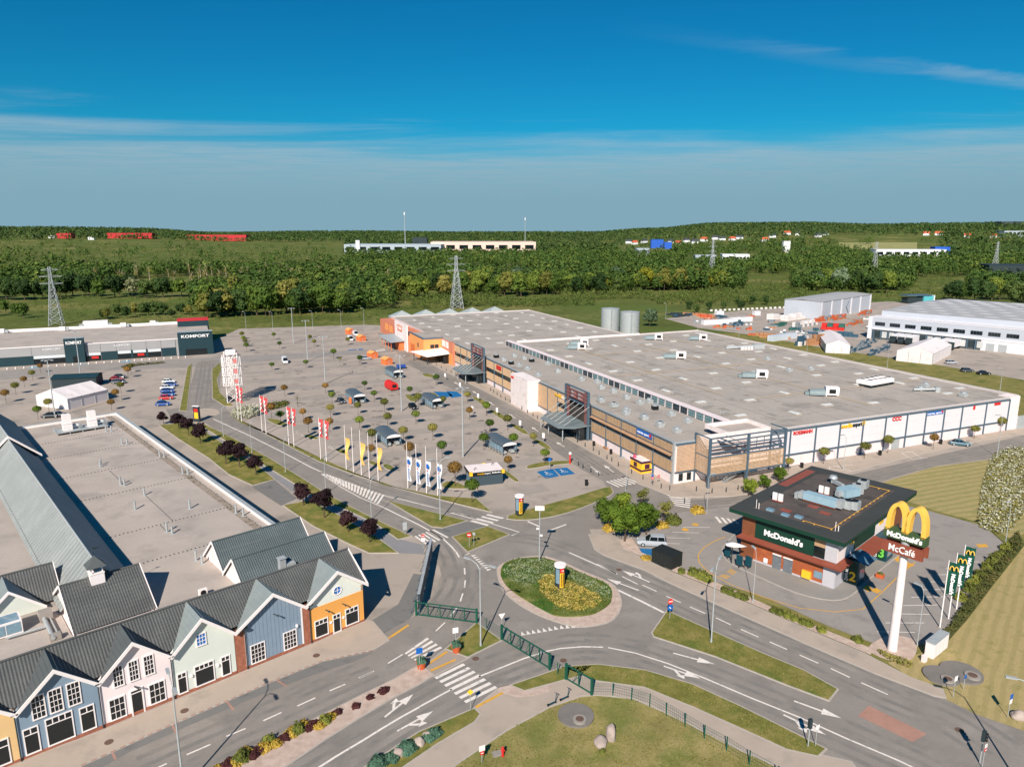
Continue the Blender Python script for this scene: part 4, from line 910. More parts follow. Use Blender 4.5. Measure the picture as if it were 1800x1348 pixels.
# clerestory strip
m = Mesh(); m.box(-135, -9, 19.0, 20.6, 7.2, 9.0); m.box(-135.2, -8.8, 18.85, 20.8, 9.0, 9.15); m.build('clerestory', PINK, mall)
cw = Mesh(); cw.box(0, 2.5, -0.06, -0.002, 0.25, 1.6, 1); 
for k in range(4): cw.box(k * 0.82, k * 0.82 + 0.07, -0.1, -0.061, 0.2, 1.65, 0)
cw.box(0, 2.53, -0.1, -0.061, 0.9, 0.97, 0); cw.box(0, 2.53, -0.12, -0.062, 0.17, 0.25, 0); cw.box(0, 2.53, -0.12, -0.062, 1.6, 1.68, 0)
cwm = cw.mesh('clerestory_window', [STEEL_D, material('pale_green_glass', (112, 140, 142), 0.15, 0.3, 0.4, 2)])
cwd = cwm.copy(); cwd.materials[1] = GLASS
for k in range(41): put('clerestory_window', cwd if (k * 7 % 5) in (0, 2) else cwm, mall, (-134.5 + k * 3.06, 19.0, 7.2))
# roof joints and skylights
jm = Mesh()
for y in (32, 45, 58, 71, 84, 97): jm.box(-130, -1, y - 0.06, y + 0.06, 8.551, 8.585)
for x in range(-120, -5, 14): jm.box(x - 0.05, x + 0.05, 20, 104, 8.551, 8.575)
for y in (12, 25, 38, 51, 64): jm.box(-241, -132, y - 0.05, y + 0.05, 7.051, 7.08)
for x in range(-232, -135, 14): jm.box(x - 0.05, x + 0.05, 1, 76, 7.051, 7.072)
for x in range(-130, -5, 12): jm.box(x - 0.04, x + 0.04, 1, 18.8, 7.251, 7.27)
for i in range(150):
    x, y = rnd.uniform(-238, -4), rnd.uniform(2, 103); far = x < -132
    if (far and y > 74) or 18 < y < 22: continue
    z_ = 7.051 if far else (8.551 if y > 21 else 7.251); jm.box(x - .15, x + .15, y - .15, y + .15, z_, z_ + .12)
pm = Mesh()
for i in range(46):
    x, y, a, b = rnd.uniform(-125, -8), rnd.uniform(24, 98), rnd.uniform(.8, 5), rnd.uniform(.6, 2.2); pm.box(x, x + a, y, y + b, 8.551, 8.556 + i * .0006)
pm.build('roof_patches', material('patched_felt', (150, 141, 132), 0.9, 0.14, 0.5, 5), mall)
cm_ = Mesh()
for y, xa, xb in ((36, -118, -30), (62, -110, -8), (81, -126, -40)): cm_.tube([(xa, y, 8.75), (xb, y, 8.75)], .07, 5)
for x, ya, yb in ((-62, 24, 80), (-24, 40, 100), (-96, 30, 66)): cm_.tube([(x, ya, 8.75), (x, yb, 8.75)], .06, 5)
cm_.build('roof_pipes', material('ochre_pipe', (190, 168, 134), 0.6, 0.1), mall)
jm.build('roof_seams', material('seam_felt', (134, 127, 120), 0.9, 0.1), mall)
skm = Mesh(); skm.box(-1.5, 1.5, -0.85, 0.85, 0, 0.3, 0); skm.add([(-1.4, -0.75, 0.3), (1.4, -0.75, 0.3), (1.4, 0.75, 0.3), (-1.4, 0.75, 0.3), (-1.0, 0, 0.55), (1.0, 0, 0.55)], [(0, 1, 5, 4), (2, 3, 4, 5), (1, 2, 5), (3, 0, 4)], 1)
skm = skm.mesh('skylight', [ROOF_FELT_G, material('milky_dome', (202, 202, 198), 0.3, 0.1, 1, 6)])
for i, x in enumerate(range(-124, -4, 14)):
    for j, y in enumerate((26, 39, 52, 65, 78, 91, 100)):
        if (i * 3 + j * 5) % 11 != 0: put('skylight', skm, mall, (x + (3 if j % 2 else 0), y + rnd.uniform(-.6, .6), 8.55), R(90) if (i + j) % 3 else 0)
for i, x in enumerate(range(-236, -134, 13)):
    for j, y in enumerate((7, 19, 31, 43, 55, 68)):
        if (i * 5 + j * 3) % 13 != 0: put('skylight', skm, mall, (x + (4 if j % 2 else 0), y, 7.05), 0 if (i + j) % 2 else R(90))
# left front: slatted bays between steel columns
cols_p = [0.0, 6.8, 13.2, 19.5, 26.2, 33.2]
slat = Mesh()
def hslats(x0, x1, z0, z1, pitch, name, y=-0.35):
    m = Mesh(); z = z0
    while z < z1 - 0.05:
        m.box(x0, x1, y - 0.06, y, z, z + pitch * 0.58); z += pitch
    for t_ in range(1, int((x1 - x0) / 1.2)): xx = x0 + t_ * (x1 - x0) / int((x1 - x0) / 1.2); m.box(xx - 0.03, xx + 0.03, y + 0.002, y + 0.06, z0, z1)
    return stuff(m.build(name, TIMBER, mall))
def vslats(x0, x1, z0, z1, pitch, name, y=-0.3, mat=TIMBER):
    m = Mesh(); x = x0
    while x < x1 - 0.05:
        m.box(x, x + pitch * 0.6, y - 0.06, y, z0, z1); x += pitch
    return stuff(m.build(name, mat, mall))
DKBACK = material('dark_backing', (70, 62, 56), 0.9, 0.1)
def bay_slats(pa, pb):
    xa, xb = -pb + 0.12, -pa - 0.12
    Mesh().box(xa, xb, -0.12, -0.005, 2.35, 8.5).build('bay_backing', DKBACK, mall)
    Mesh().box(xa, xb, -0.1, 0.1, 0.0, 2.3).build('base_panel', PINK, mall)
    hslats(xa, xb, 2.55, 4.9, 0.27, 'slat_panel'); hslats(xa, xb, 6.75, 8.4, 0.27, 'slat_panel')
    Mesh().box(xa, xb, -0.2, -0.13, 5.0, 6.1).build('ribbon_window', GLASS, mall)
    m = Mesh(); m.panel([(xa, -1.05, 6.15), (xb, -1.05, 6.15), (xb, -0.1, 6.5), (xa, -0.1, 6.5)], 0.12); m.build('timber_awning', material('cedar_awning', (172, 136, 106), 0.75, 0.15, 0.6, 6), mall)
    for z in (2.4, 4.95, 6.62, 8.45): Mesh().box(xa, xb, -0.42, -0.2, z - 0.06, z + 0.06).build('beam', STEEL_D, mall)
for a, b_ in zip(cols_p, cols_p[1:]): bay_slats(a + 0.1 if a == 0 else a, b_)
for p in cols_p[1:]: Mesh().box(-p - 0.12, -p + 0.12, -0.5, -0.1, 0, 8.6).build('steel_column', STEEL_D, mall)
m = Mesh(); m.box(-0.75, -0.35, -0.25, 0.1, 0, 8.9); m.box(-0.3, 0.1, -0.3, -0.02, 0, 9.0); m.build('corner_pilaster', STEEL, mall)
# timber bays between the towers
def bay_vertical(pa, pb, windows=True):
    xa, xb = -pb + 0.1, -pa - 0.1
    Mesh().box(xa, xb, -0.12, -0.005, 1.8, 8.5).build('bay_backing', DKBACK, mall)
    Mesh().box(xa, xb, -0.1, 0.1, 0.0, 1.8).build('base_panel', PINK, mall)
    if windows:
        vslats(xa, xb, 2.0, 4.4, 0.3, 'slat_panel'); vslats(xa, xb, 5.8, 8.3, 0.3, 'slat_panel')
        Mesh().box(xa, xb, -0.2, -0.13, 4.5, 5.7).build('ribbon_window', GLASS, mall)
    else: vslats(xa, xb, 2.0, 8.3, 0.42, 'slat_panel')
    for z in (1.9, 8.4): Mesh().box(xa, xb, -0.42, -0.2, z - 0.07, z + 0.07).build('beam', STEEL_D, mall)
for a, b_ in ((45.4, 51.5), (51.5, 57.7), (57.7, 64.0)): bay_vertical(a, b_, a < 50)
for k in range(4): bay_vertical(76 + k * 7.2, 83.2 + k * 7.2)
for k in range(3): bay_vertical(117 + k * 7.2, 124.2 + k * 7.2)
for p in (51.5, 57.7, 83.2, 90.4, 97.6, 124.2, 131.4): Mesh().box(-p - 0.1, -p + 0.1, -0.5, -0.1, 0, 8.6).build('steel_column', STEEL_D, mall)
m = Mesh(); m.box(-76, -64, -3.6, 0.3, 0, 9.0); m.box(-76.05, -63.95, -3.65, 0.35, 9.0, 9.12); m.build('white_tower_block', WHITE, mall)
for x_ in (-75.6, -74.9, -74.2): Mesh().box(x_, x_ + .45, -3.7, -3.602, 7.8, 8.5).build('red_letter', RED, mall)
# entrance portals
REDSTEEL = material('maroon_steel', (124, 82, 80), 0.6, 0.12)
def portal(pa, pb, rows):
    xa, xb = -pb, -pa
    for x in (xa, xa + 1.3, xb - 1.3, xb):
        Mesh().box(x - 0.22, x + 0.22, -1.5, -0.9, 0, 11.9).build('portal_column', STEEL_D if x in (xa, xb) else REDSTEEL, mall)
    for z in (8.5, 9.3, 10.2, 11.1, 11.9): Mesh().box(xa, xb, -1.45, -0.95, z - 0.12, z + 0.12).build('portal_beam', REDSTEEL if 9 < z < 11.5 else STEEL_D, mall)
    for z, n in ((9.75, 7), (10.65, 7)):
        for i in range(n):
            x = xa + 1.6 + (xb - xa - 3.2) * (i + 0.5) / n
            Mesh().box(x - 0.42, x + 0.42, -1.3, -1.1, z - 0.32, z + 0.32).build('sign_panel', (REDSTEEL, STEEL, material('rose_panel', (176, 120, 116), 0.6, 0.1))[(i + rows) % 3], mall)
    m = Mesh(); m.panel([(xa + 0.5, -8.6, 3.7), (xb - 1.5, -8.6, 3.7), (xb + 0.4, -5.0, 3.7), (xb + 0.4, -0.6, 3.9), (xa - 3.5, -0.6, 3.9), (xa - 3.5, -5.0, 3.7)], 0.16); m.build('canopy', material('canopy_glass', (122, 134, 136), 0.3, 0.15, 0.6, 4), mall)
    for i in range(6):
        x = xa - 1.5 + (xb - xa) * i / 5 * 0.98
        m = Mesh(); m.tube([(x + 2.2, -1.2, 8.6), (x, -7.0, 3.85)], 0.07, 6); m.build('stay_rod', STEEL, mall)
    for x in (xa - 2.5, xa + 2, xb - 2): m = Mesh(); m.cyl(x, -7.0, 0, 3.7, 0.14, 8); m.build('canopy_post', STEEL, mall)
    m = Mesh(); m.box(xa + 1, xb - 0.5, -3.2, -0.6, 0, 3.4); m.build('entrance_lobby', GLASS, mall)
    m = Mesh()
    for i in range(9): x = xa + 1 + (xb - xa - 1.5) * i / 8; m.box(x - 0.05, x + 0.05, -3.28, -3.203, 0, 3.4)
    m.box(xa + 1, xb - 0.5, -3.27, -3.203, 2.3, 2.4); m.build('door_frames', STEEL_D, mall)
    Mesh().box(xa, xb, -0.3, 0.1, 0, 8.5).build('portal_backing', DKBACK, mall)
portal(33.4, 45.2, 0); portal(104.8, 116.8, 1)
Mesh().box(-52, -46, -0.8, -0.3, 0.2, 2.6).build('white_hoarding', WHITE_T, mall)
# orange end
ORANGE = material('orange_render', (236, 158, 92), 0.8, 0.05, 0.3, 5); ORANGE_D = material('deep_orange', (220, 116, 64), 0.8, 0.06, 0.3, 5); SALMON = material('salmon_cladding', (208, 128, 98), 0.75, 0.1, 0.4, 5)
m = Mesh(); m.box(-176, -154.8, -7.7, 0.1, 0, 8.2); m.build('orange_block', ORANGE, mall)
m = Mesh(); m.flat([(-175.7, -7.4), (-155.1, -7.4), (-155.1, 0), (-175.7, 0)], 8.21); m.build('orange_block_roof', ROOF_FELT_G, mall)
m = Mesh(); m.box(-176.1, -154.7, -7.8, -7.4, 8.2, 8.7); m.box(-155.1, -154.7, -7.4, 0.2, 8.2, 8.7); m.build('orange_block_parapet', STEEL_D, mall)
window(mall, -5.0, -3.4, 4.6, 6.0, 1, 1, y=-154.8, axis='x', trim=DARK); window(mall, -3.2, -1.6, 4.6, 6.0, 1, 1, y=-154.8, axis='x', trim=DARK)
Mesh().box(-175, -168, -7.75, -7.702, 0, 4.2).build('orange_door', ORANGE_D, mall); window(mall, -163.5, -162.2, 4.2, 5.8, 1, 2, y=-7.7, trim=DARK)
m = Mesh(); m.box(-200, -176, -8.4, -0.0, 0, 6.8); m.build('salmon_wing', SALMON, mall)
m = Mesh(); m.box(-197, -176.2, -8.9, -8.3, 0, 11.3); m.build('white_sign_wall', WHITE, mall)
Mesh().box(-192, -184, -9.0, -8.902, 7.4, 9.9).build('orange_sign', ORANGE_D, mall); letters('OBI', 2.0, WHITE_T, mall, (-188, -9.06, 8.65), FRONT, width=6.5, bold=0.04)
m = Mesh(); m.box(-242, -200, -5.5, 0.1, 0, 6.6); m.build('salmon_wing', SALMON, mall)
for x in (-202, -210, -219, -228): Mesh().box(x - 3, x + 3, -5.6, -5.502, 2.6, 5.8).build('orange_panel', ORANGE if x != -210 else ORANGE_D, mall)
m = Mesh(); m.panel([(-199, -16, 4.6), (-180, -15, 4.0), (-180, -8.9, 4.3), (-199, -8.9, 4.9)], 0.25); m.build('garden_canopy', STEEL, mall)
for x in (-198, -192, -186, -181): Mesh().box(x - .1, x + .1, -14.6, -14.4, 0, 4.1).build('canopy_post', ORANGE_D, mall)
m = Mesh(); m.box(-188, -181, -11, -8.95, 0, 3.8); m.build('orange_porch', ORANGE_D, mall)
m = Mesh(); m.panel([(-157, -12.5, 3.6), (-144.5, -9.5, 3.3), (-142.5, -0.1, 4.4), (-154.7, -0.1, 4.6)], 0.3); m.build('white_canopy', WHITE_T, mall)
for x, y in ((-155.5, -11.5), (-145.5, -9)): Mesh().box(x - .12, x + .12, y - .12, y + .12, 0, 3.4).build('canopy_post', DARK, mall)
Mesh().box(-153, -144, -3.0, -0.2, 0, 3.2).build('entrance_lobby', GLASS, mall)
Mesh().box(-154.7, -144, -0.3, 0.05, 4.6, 8.3).build('salmon_wall', SALMON, mall); Mesh().box(-154, -150, -0.4, -0.302, 5.5, 8.0).build('white_panel', WHITE, mall); Mesh().box(-149, -146, -0.4, -0.302, 5.5, 8.0).build('white_panel', WHITE, mall)
Mesh().box(-144, -139.2, -0.9, 0.05, 0, 8.6).build('salmon_wall', SALMON, mall); Mesh().box(-143.8, -139.4, -1.0, -0.902, 0.1, 4.4).build('orange_panel', ORANGE, mall)
# far peaks behind the orange end
for k in range(5):
    x = -243 - 2; y = 8 + k * 13
    m = Mesh(); m.add([(x - 12, y - 6, 6), (x - 12, y + 6, 6), (x, y + 6, 6), (x, y - 6, 6), (x - 6, y, 9.2)], [(0, 1, 4), (1, 2, 4), (2, 3, 4), (3, 0, 4)]); m.box(x - 11.8, x - 0.2, y - 5.8, y + 5.8, 0, 6); m.build('greenhouse_peak', material('greenhouse_glass', (168, 174, 172), 0.25, 0.1, 0.5, 4), mall)
# right-hand side: white panels in a blue-grey frame
posts_q = [24.4, 29.7, 36.9, 44.0, 51.0, 58.1, 65.0, 71.3, 77.6, 83.9, 92.7, 101.4]
for q in posts_q: Mesh().box(-0.1, 0.28, q - 0.17, q + 0.17, 0, 8.3).build('frame_post', STEEL_D, mall)
for a, b_ in zip(posts_q, posts_q[1:]):
    n = 3
    for k in range(n):
        zlo, zhi = 2.75 + k * 1.72, 2.75 + (k + 1) * 1.72 - 0.02
        Mesh().box(-0.1, 0.1, a + 0.17, b_ - 0.17, zlo, zhi).build('facade_panel', PANEL, mall)
    Mesh().box(-0.1, 0.06, a + 0.17, b_ - 0.17, 0, 2.35).build('base_panel', PINK, mall)
    for z in (2.55, 8.1): Mesh().box(-0.1, 0.22, a + 0.17, b_ - 0.17, z - 0.19, z + 0.19).build('frame_beam', STEEL_D, mall)
Mesh().box(-3, 0.1, 101.6, 105.4, 0, 8.8).build('white_end_wall', WHITE, mall)
Mesh().box(0.06, 0.1, 60.8, 63.4, 0, 2.3).build('service_door', STEEL, mall)
Mesh().box(0.1, 0.4, 105.4, 112, 0, 3.5).build('mesh_gate', STEEL, mall)
def side_sign(text, q0, q1, z, size, mat, bold=0.02): letters(text, size, mat, mall, (0.2, (q0 + q1) / 2, z), RIGHT, width=q1 - q0, bold=bold, extrude=0.08, name='shop_sign')
WTEXT = material('white_letters', (244, 240, 238), 0.5, 0.03)
side_sign('ROSSMANN', 30.5, 35.8, 7.25, 1.1, RED); side_sign('media', 44.3, 47.6, 7.3, 1.35, YELLOW, 0.03); side_sign('expert', 47.7, 50.6, 7.3, 1.35, DARK, 0.02); side_sign('CCC', 60.1, 63.0, 7.3, 1.3, RED, 0.03)
Mesh().box(0.1, 0.25, 50.7, 51.5, 7.0, 8.0).build('shop_sign', YELLOW, mall)
Mesh().box(0.1, 0.16, 71.5, 77.2, 6.95, 7.85).build('sign_board', BLUE, mall); letters('martes sport', 0.75, WTEXT, mall, (0.2, 74.1, 7.4), RIGHT, width=4.9, name='shop_sign'); Mesh().box(0.161, 0.2, 76.4, 77.0, 7.3, 7.8).build('sign_mark', RED, mall)
Mesh().box(0.1, 0.2, 95.6, 97.9, 7.2, 7.9).build('shop_sign', RED, mall); Mesh().box(0.1, 0.2, 87.8, 88.5, 6.9, 8.0).build('shop_sign', RED, mall)
# signs on the left front
letters('media', 1.2, YELLOW, mall, (-51.2, -0.5, 7.5), FRONT, width=4.0, bold=0.03, name='shop_sign'); letters('expert', 1.2, WTEXT, mall, (-47.2, -0.5, 7.5), FRONT, width=3.4, name='shop_sign')
Mesh().box(-13.2, -7.4, -0.52, -0.42, 7.3, 8.5).build('sign_board', BLUE, mall); letters('martes sport', 0.8, WTEXT, mall, (-10.7, -0.54, 7.9), FRONT, width=4.4, name='shop_sign'); Mesh().box(-8.3, -7.6, -0.54, -0.522, 7.7, 8.4).build('sign_mark', RED, mall)
Mesh().box(-95.5, -91.5, -0.52, -0.42, 6.7, 8.0).build('sign_board', RED, mall)
# stair block at the corner
m = Mesh(); m.box(-0.1, 0.05, 0.15, 4.8, 0, 2.5); m.build('corner_base', WHITE, mall)
window(mall, 1.2, 2.2, 0.6, 2.1, 1, 1, y=0.05, axis='x', trim=DARK); window(mall, 3.2, 4.2, 0.6, 2.1, 1, 1, y=0.05, axis='x', trim=DARK)
m = Mesh(); z = 2.7
while z < 8.0: m.box(0.2, 0.26, 0.4, 4.8, z, z + 0.15); z += 0.27
stuff(m.build('slat_panel', TIMBER, mall)); Mesh().box(-0.1, 0.12, 0.15, 4.8, 2.5, 8.3).build('bay_backing', PINK, mall)
Mesh().box(0.0, 0.35, 0.15, 4.9, 2.4, 2.6).build('beam', STEEL_D, mall); Mesh().box(0.0, 0.35, 0.15, 4.9, 8.2, 8.5).build('beam', STEEL_D, mall)
m = Mesh(); m.box(-0.4, 0.0, 5.0, 24.2, 0, 9.4); m.build('stair_wall', WHITE, mall)
m = Mesh(); m.box(-7.5, -7.2, 13, 24.3, 8.5, 9.4); m.box(-7.2, -0.4, 24.0, 24.3, 8.5, 9.4); m.box(-7.2, -0.4, 13, 13.3, 8.5, 9.4); m.build('roof_terrace', WHITE, mall)
m = Mesh(); m.flat([(-7.2, 13.3), (-0.4, 13.3), (-0.4, 24), (-7.2, 24)], 8.62); m.build('terrace_floor', ROOF_FELT, mall)
SX = 4.6
for y in (5.0, 14.4, 24.0): Mesh().box(SX - 0.22, SX + 0.22, y - 0.22, y + 0.22, 0, 10.3).build('stair_post', STEEL_D, mall)
Mesh().box(-0.2, 0.2, 4.8, 5.2, 0, 10.3).build('stair_post', STEEL_D, mall)
for z in (2.6, 6.3, 7.2, 8.4, 9.3, 10.2):
    Mesh().box(SX - 0.13, SX + 0.13, 5.22, 14.18, z - 0.11, z + 0.11).build('stair_beam', STEEL_D, mall); Mesh().box(SX - 0.13, SX + 0.13, 14.62, 23.78, z - 0.11, z + 0.11).build('stair_beam', STEEL_D, mall)
for z in (2.6, 6.3, 10.2): Mesh().box(0.2, SX - 0.22, 4.9, 5.1, z - 0.11, z + 0.11).build('stair_beam', STEEL_D, mall); Mesh().box(0.2, SX - 0.22, 23.9, 24.1, z - 0.11, z + 0.11).build('stair_beam', STEEL_D, mall)
for (y0, y1) in ((5.25, 14.15), (14.65, 23.75)):
    m = Mesh(); z = 2.8
    while z < 6.1: m.box(SX + 0.02, SX + 0.09, y0, y1, z, z + 0.15); z += 0.27
    for k in range(1, 9): yy = y0 + (y1 - y0) * k / 9; m.box(SX - 0.04, SX + 0.015, yy - 0.04, yy + 0.04, 2.75, 6.15)
    stuff(m.build('slat_panel', TIMBER, mall))
m = Mesh(); z = 2.8
while z < 10.0: m.box(0.25, SX - 0.25, 4.93, 5.0, z, z + 0.15); z += 0.3
stuff(m.build('slat_panel', TIMBER, mall))
m = Mesh()
for k in range(13): m.box(1.0, 3.6, 9.5 + k * 0.42, 9.9 + k * 0.42, k * 0.2, k * 0.2 + 0.08)
m.tube([(1.0, 9.5, 1.0), (1.0, 15, 3.6)], 0.05, 6); m.tube([(3.6, 9.5, 1.0), (3.6, 15, 3.6)], 0.05, 6); m.build('stair_flight', STEEL, mall)
m = Mesh()
for k in range(14): m.box(1.0, 3.6, 15.0 - k * 0.42, 15.4 - k * 0.42, 6.4 + k * 0.2, 6.48 + k * 0.2)
m.tube([(3.6, 15.2, 7.4), (3.6, 9.4, 10.2)], 0.06, 6); m.tube([(3.6, 15.2, 6.5), (3.6, 9.4, 9.3)], 0.06, 6); m.build('stair_flight', STEEL_D, mall)
for y in (16.5, 18.4, 20.3, 22.2): Mesh().box(SX - 0.05, SX + 0.05, y - 0.05, y + 0.05, 7.31, 9.2).build('rail_post', STEEL_D, mall)
for y in (15.6, 19.2): m = Mesh(); m.box(0.01, 0.08, y, y + 2.2, 0.1, 2.3); m.build('glass_door', GLASS_S, mall)
# rooftop machines on the centre: each its own thing
def roof_unit(px, py, z, rz, label, s=1.0):
    x, y = mall_px(px, py, z)
    t = thing('rooftop_unit', label, 'ventilation', mall_loc(x, y, z), MALL_RZ + rz, 'air handling units on the shopping centre roof')
    m = Mesh(); m.box(0.2, 3.4 * s, -1.1, 1.1, 0.4, 2.4); m.box(0.3, 0.5, -1.0, -0.8, 0, 0.4); m.box(3.0, 3.2, -1.0, -0.8, 0, 0.4); m.box(0.3, 0.5, 0.8, 1.0, 0, 0.4); m.box(3.0, 3.2, 0.8, 1.0, 0, 0.4); m.build('casing', WHITE_T, t)
    pr = [(math.cos(a) * 1.4, 0.3 + math.sin(a) * 1.5) for a in [R(180 - k * 20) for k in range(10)]]
    d = Mesh(); n = len(pr)
    d.add([(0.1, p[0], p[1]) for p in pr] + [(-3.6 * s, p[0], p[1] * 0.85) for p in pr], [(i, i + 1, n + i + 1, n + i) for i in range(n - 1)] + [tuple(range(n)), tuple(range(2 * n - 1, n - 1, -1))]); d.build('duct_hood', material('weathered_duct', (124, 138, 140), 0.55, 0.15, 1, 6), t)
    m = Mesh(); m.box(-4.6 * s, -3.6 * s, -0.5, 0.5, 0.05, 0.9); m.build('duct_end', MATS['weathered_duct'], t)
    m = Mesh(); m.box(1.0, 2.6, -1.16, -1.101, 0.8, 1.9); m.build('intake_grille', BLACK, t)
for px, py, tx in ((1187, 630, 'grey-hooded roof unit nearest the clerestory strip'), (1327, 664, 'grey-hooded roof unit in the middle of the big roof'), (1448, 695, 'nearest grey-hooded roof unit, left of the fan bank'), (1150, 597, 'roof unit by the white upstand near the silos'), (1020, 607, 'roof unit beside the white upstand at the far end of the clerestory'), (1228, 598, 'roof unit at the far corner of the big roof'), (1015, 614, 'second roof unit beside the white upstand, close to the clerestory')):
    roof_unit(px, py, 8.6, R(55), tx, 0.9 if py < 620 else 1.0)
x, y = mall_px(1538, 676, 8.6)
fb = thing('fan_bank', 'white bank of round condenser fans near the right edge of the big roof', 'ventilation', mall_loc(x, y, 8.55), MALL_RZ + R(8))
m = Mesh(); m.box(-2.2, 2.2, -5.2, 5.2, 0.7, 1.7); m.build('casing', WHITE_T, fb)
m = Mesh()
for yy in (-5, -2.5, 0, 2.5, 5):
    for xx in (-2, 2): m.box(xx - .08, xx + .08, yy - .08, yy + .08, 0, 0.7)
m.box(-2.4, 2.4, -5.4, 5.4, 0.3, 0.4); m.build('frame', DARK, fb)
fm = Mesh().cyl(0, 0, 0, 0.25, 0.85, 14, 0).cyl(0, 0, 0.251, 0.262, 0.7, 14, 1).mesh('fan', [WHITE_T, BLACK])
for i in range(5):
    for xx in (-1.1, 1.1): put('fan', fm, fb, (xx, -4.2 + i * 2.1, 1.7))
def small_unit(px, py, z, label, kind, rz=0):
    x, y = mall_px(px, py, z)
    t = thing('roof_vent', label, 'ventilation', mall_loc(x, y, z), MALL_RZ + rz, 'small machines on the shopping centre roof')
    if kind == 0:
        m = Mesh(); m.box(-0.75, 0.75, -0.75, 0.75, 0, 0.9); m.build('casing', STEEL, t); m = Mesh(); m.cyl(0, 0, 0.9, 1.25, 0.62, 12); m.build('cowl', STEEL, t); m = Mesh(); m.box(-1.1, 1.1, -1.1, 1.1, 0, 0.06); m.build('base_flashing', CONCRETE, t)
    elif kind == 1:
        m = Mesh(); m.box(-0.7, 0.7, -0.7, 0.7, 0, 1.0); m.build('casing', BLACK, t); m = Mesh(); m.cyl(0, 0, 1.0, 1.25, 0.75, 12); m.build('cowl', STEEL, t)
    else:
        m = Mesh()
        for y_ in (-0.45, 0.45): m.tube([(-1.1, y_, 0), (-1.1, y_, 0.9), (1.1, y_, 0.9), (1.1, y_, 0)], 0.045, 6)
        m.build('handrail', STEEL, t); m = Mesh(); m.box(-1.0, 1.0, -0.35, 0.35, 0.02, 0.12); m.build('tread', CONCRETE, t)
kinds = {(1448, 480): 1, (1700, 650): 1, (735, 335): 1, (825, 375): 1, (950, 360): 1}
for i, (a, b_) in enumerate([(780, 355), (735, 335), (825, 375), (875, 390), (845, 330), (925, 410), (950, 360), (905, 345), (990, 450), (1050, 380), (1110, 425), (1255, 475), (1350, 490), (1375, 525), (1448, 548), (1370, 600), (1455, 635), (1528, 585), (1610, 618), (1527, 665), (1635, 710), (1700, 650), (1730, 755), (1665, 610), (1200, 250), (1150, 255)][:24]):
    p = z6([(a, b_)])[0]
    small_unit(p[0], p[1] + 2, 7.25, 'small square silver vent on the low front roof of the shopping centre' if not kinds.get((a, b_)) else 'small black-sided vent on the low front roof of the shopping centre', kinds.get((a, b_), 0), rnd.uniform(-.2, .2))
for p in z7([(175, 350), (225, 380), (295, 395), (362, 425), (405, 385), (470, 412), (345, 355), (427, 450), (128, 330)]): small_unit(p[0], p[1], 7.25, 'small square silver vent near the corner stair on the low front roof', 0)
for p in z7([(365, 280), (420, 300), (490, 330), (548, 350), (620, 380), (150, 190), (205, 215), (265, 245)]): small_unit(p[0], p[1], 8.6, 'small stile with silver handrails on the big roof by the clerestory', 2, R(90))
for p in z7([(955, 205), (1390, 285), (1560, 308), (1410, 270), (870, 210), (785, 165)]): small_unit(p[0], p[1], 8.6, 'small vent toward the right edge of the big roof', 0)
dl = thing('roof_duct', 'long silver duct lying near the right edge of the big roof', 'ventilation', mall_loc(*mall_px(1625, 688, 8.6), 8.55), MALL_RZ + R(60))
m = Mesh(); m.tube([(-2.8, 0, 0.5), (2.8, 0, 0.8)], 0.35, 10); m.build('duct', STEEL, dl); m = Mesh(); m.box(2.5, 3.6, -0.6, 0.6, 0, 1.3); m.build('fan_box', STEEL, dl)
dl = thing('roof_duct', 'run of ducts at the back edge of the big roof', 'ventilation', mall_loc(*mall_px(1310, 613, 8.6), 8.55), MALL_RZ + R(75))
m = Mesh(); m.tube([(-7, 0.5, 0.4), (-2, 0, 0.7), (3, 0, 0.9)], 0.45, 10); m.build('duct', STEEL, dl); m = Mesh(); m.box(3, 7, -0.8, 0.8, 0, 1.6); m.build('fan_box', STEEL, dl); m = Mesh()
for i in range(4): m.box(-2.5 + i * 1.2, -1.7 + i * 1.2, -2.2, -1.4, 0, 1.0)
m.build('condensers', WHITE_T, dl)
# silos behind
for (px, py), h, tx in (((1072, 582), 11.5, 'left of the two corrugated steel water tanks behind the centre'), ((1106, 592), 12.0, 'right, nearer of the two corrugated steel water tanks behind the centre')):
    t = thing('water_tank', tx, 'tank', ground(px, py), 0)
    m = Mesh()
    for k in range(9): m.cyl(0, 0, h * k / 9, h * (k + 1) / 9 - 0.06, 4.6, 28); m.cyl(0, 0, h * (k + 1) / 9 - 0.06, h * (k + 1) / 9, 4.66, 28)
    m.build('shell', STEEL, t)
    m = Mesh(); m.cyl(0, 0, h, h + 0.5, 4.5, 28, r1=0.6); m.build('lid', STEEL, t)
    m = Mesh()
    for x in (-0.25, 0.25): m.bar((x, -4.8, 0), (x, -4.8, h), 0.06)
    for k in range(24): m.bar((-0.25, -4.8, 0.4 + k * h / 25), (0.25, -4.8, 0.4 + k * h / 25), 0.05)
    m.build('ladder', STEEL_D, t)
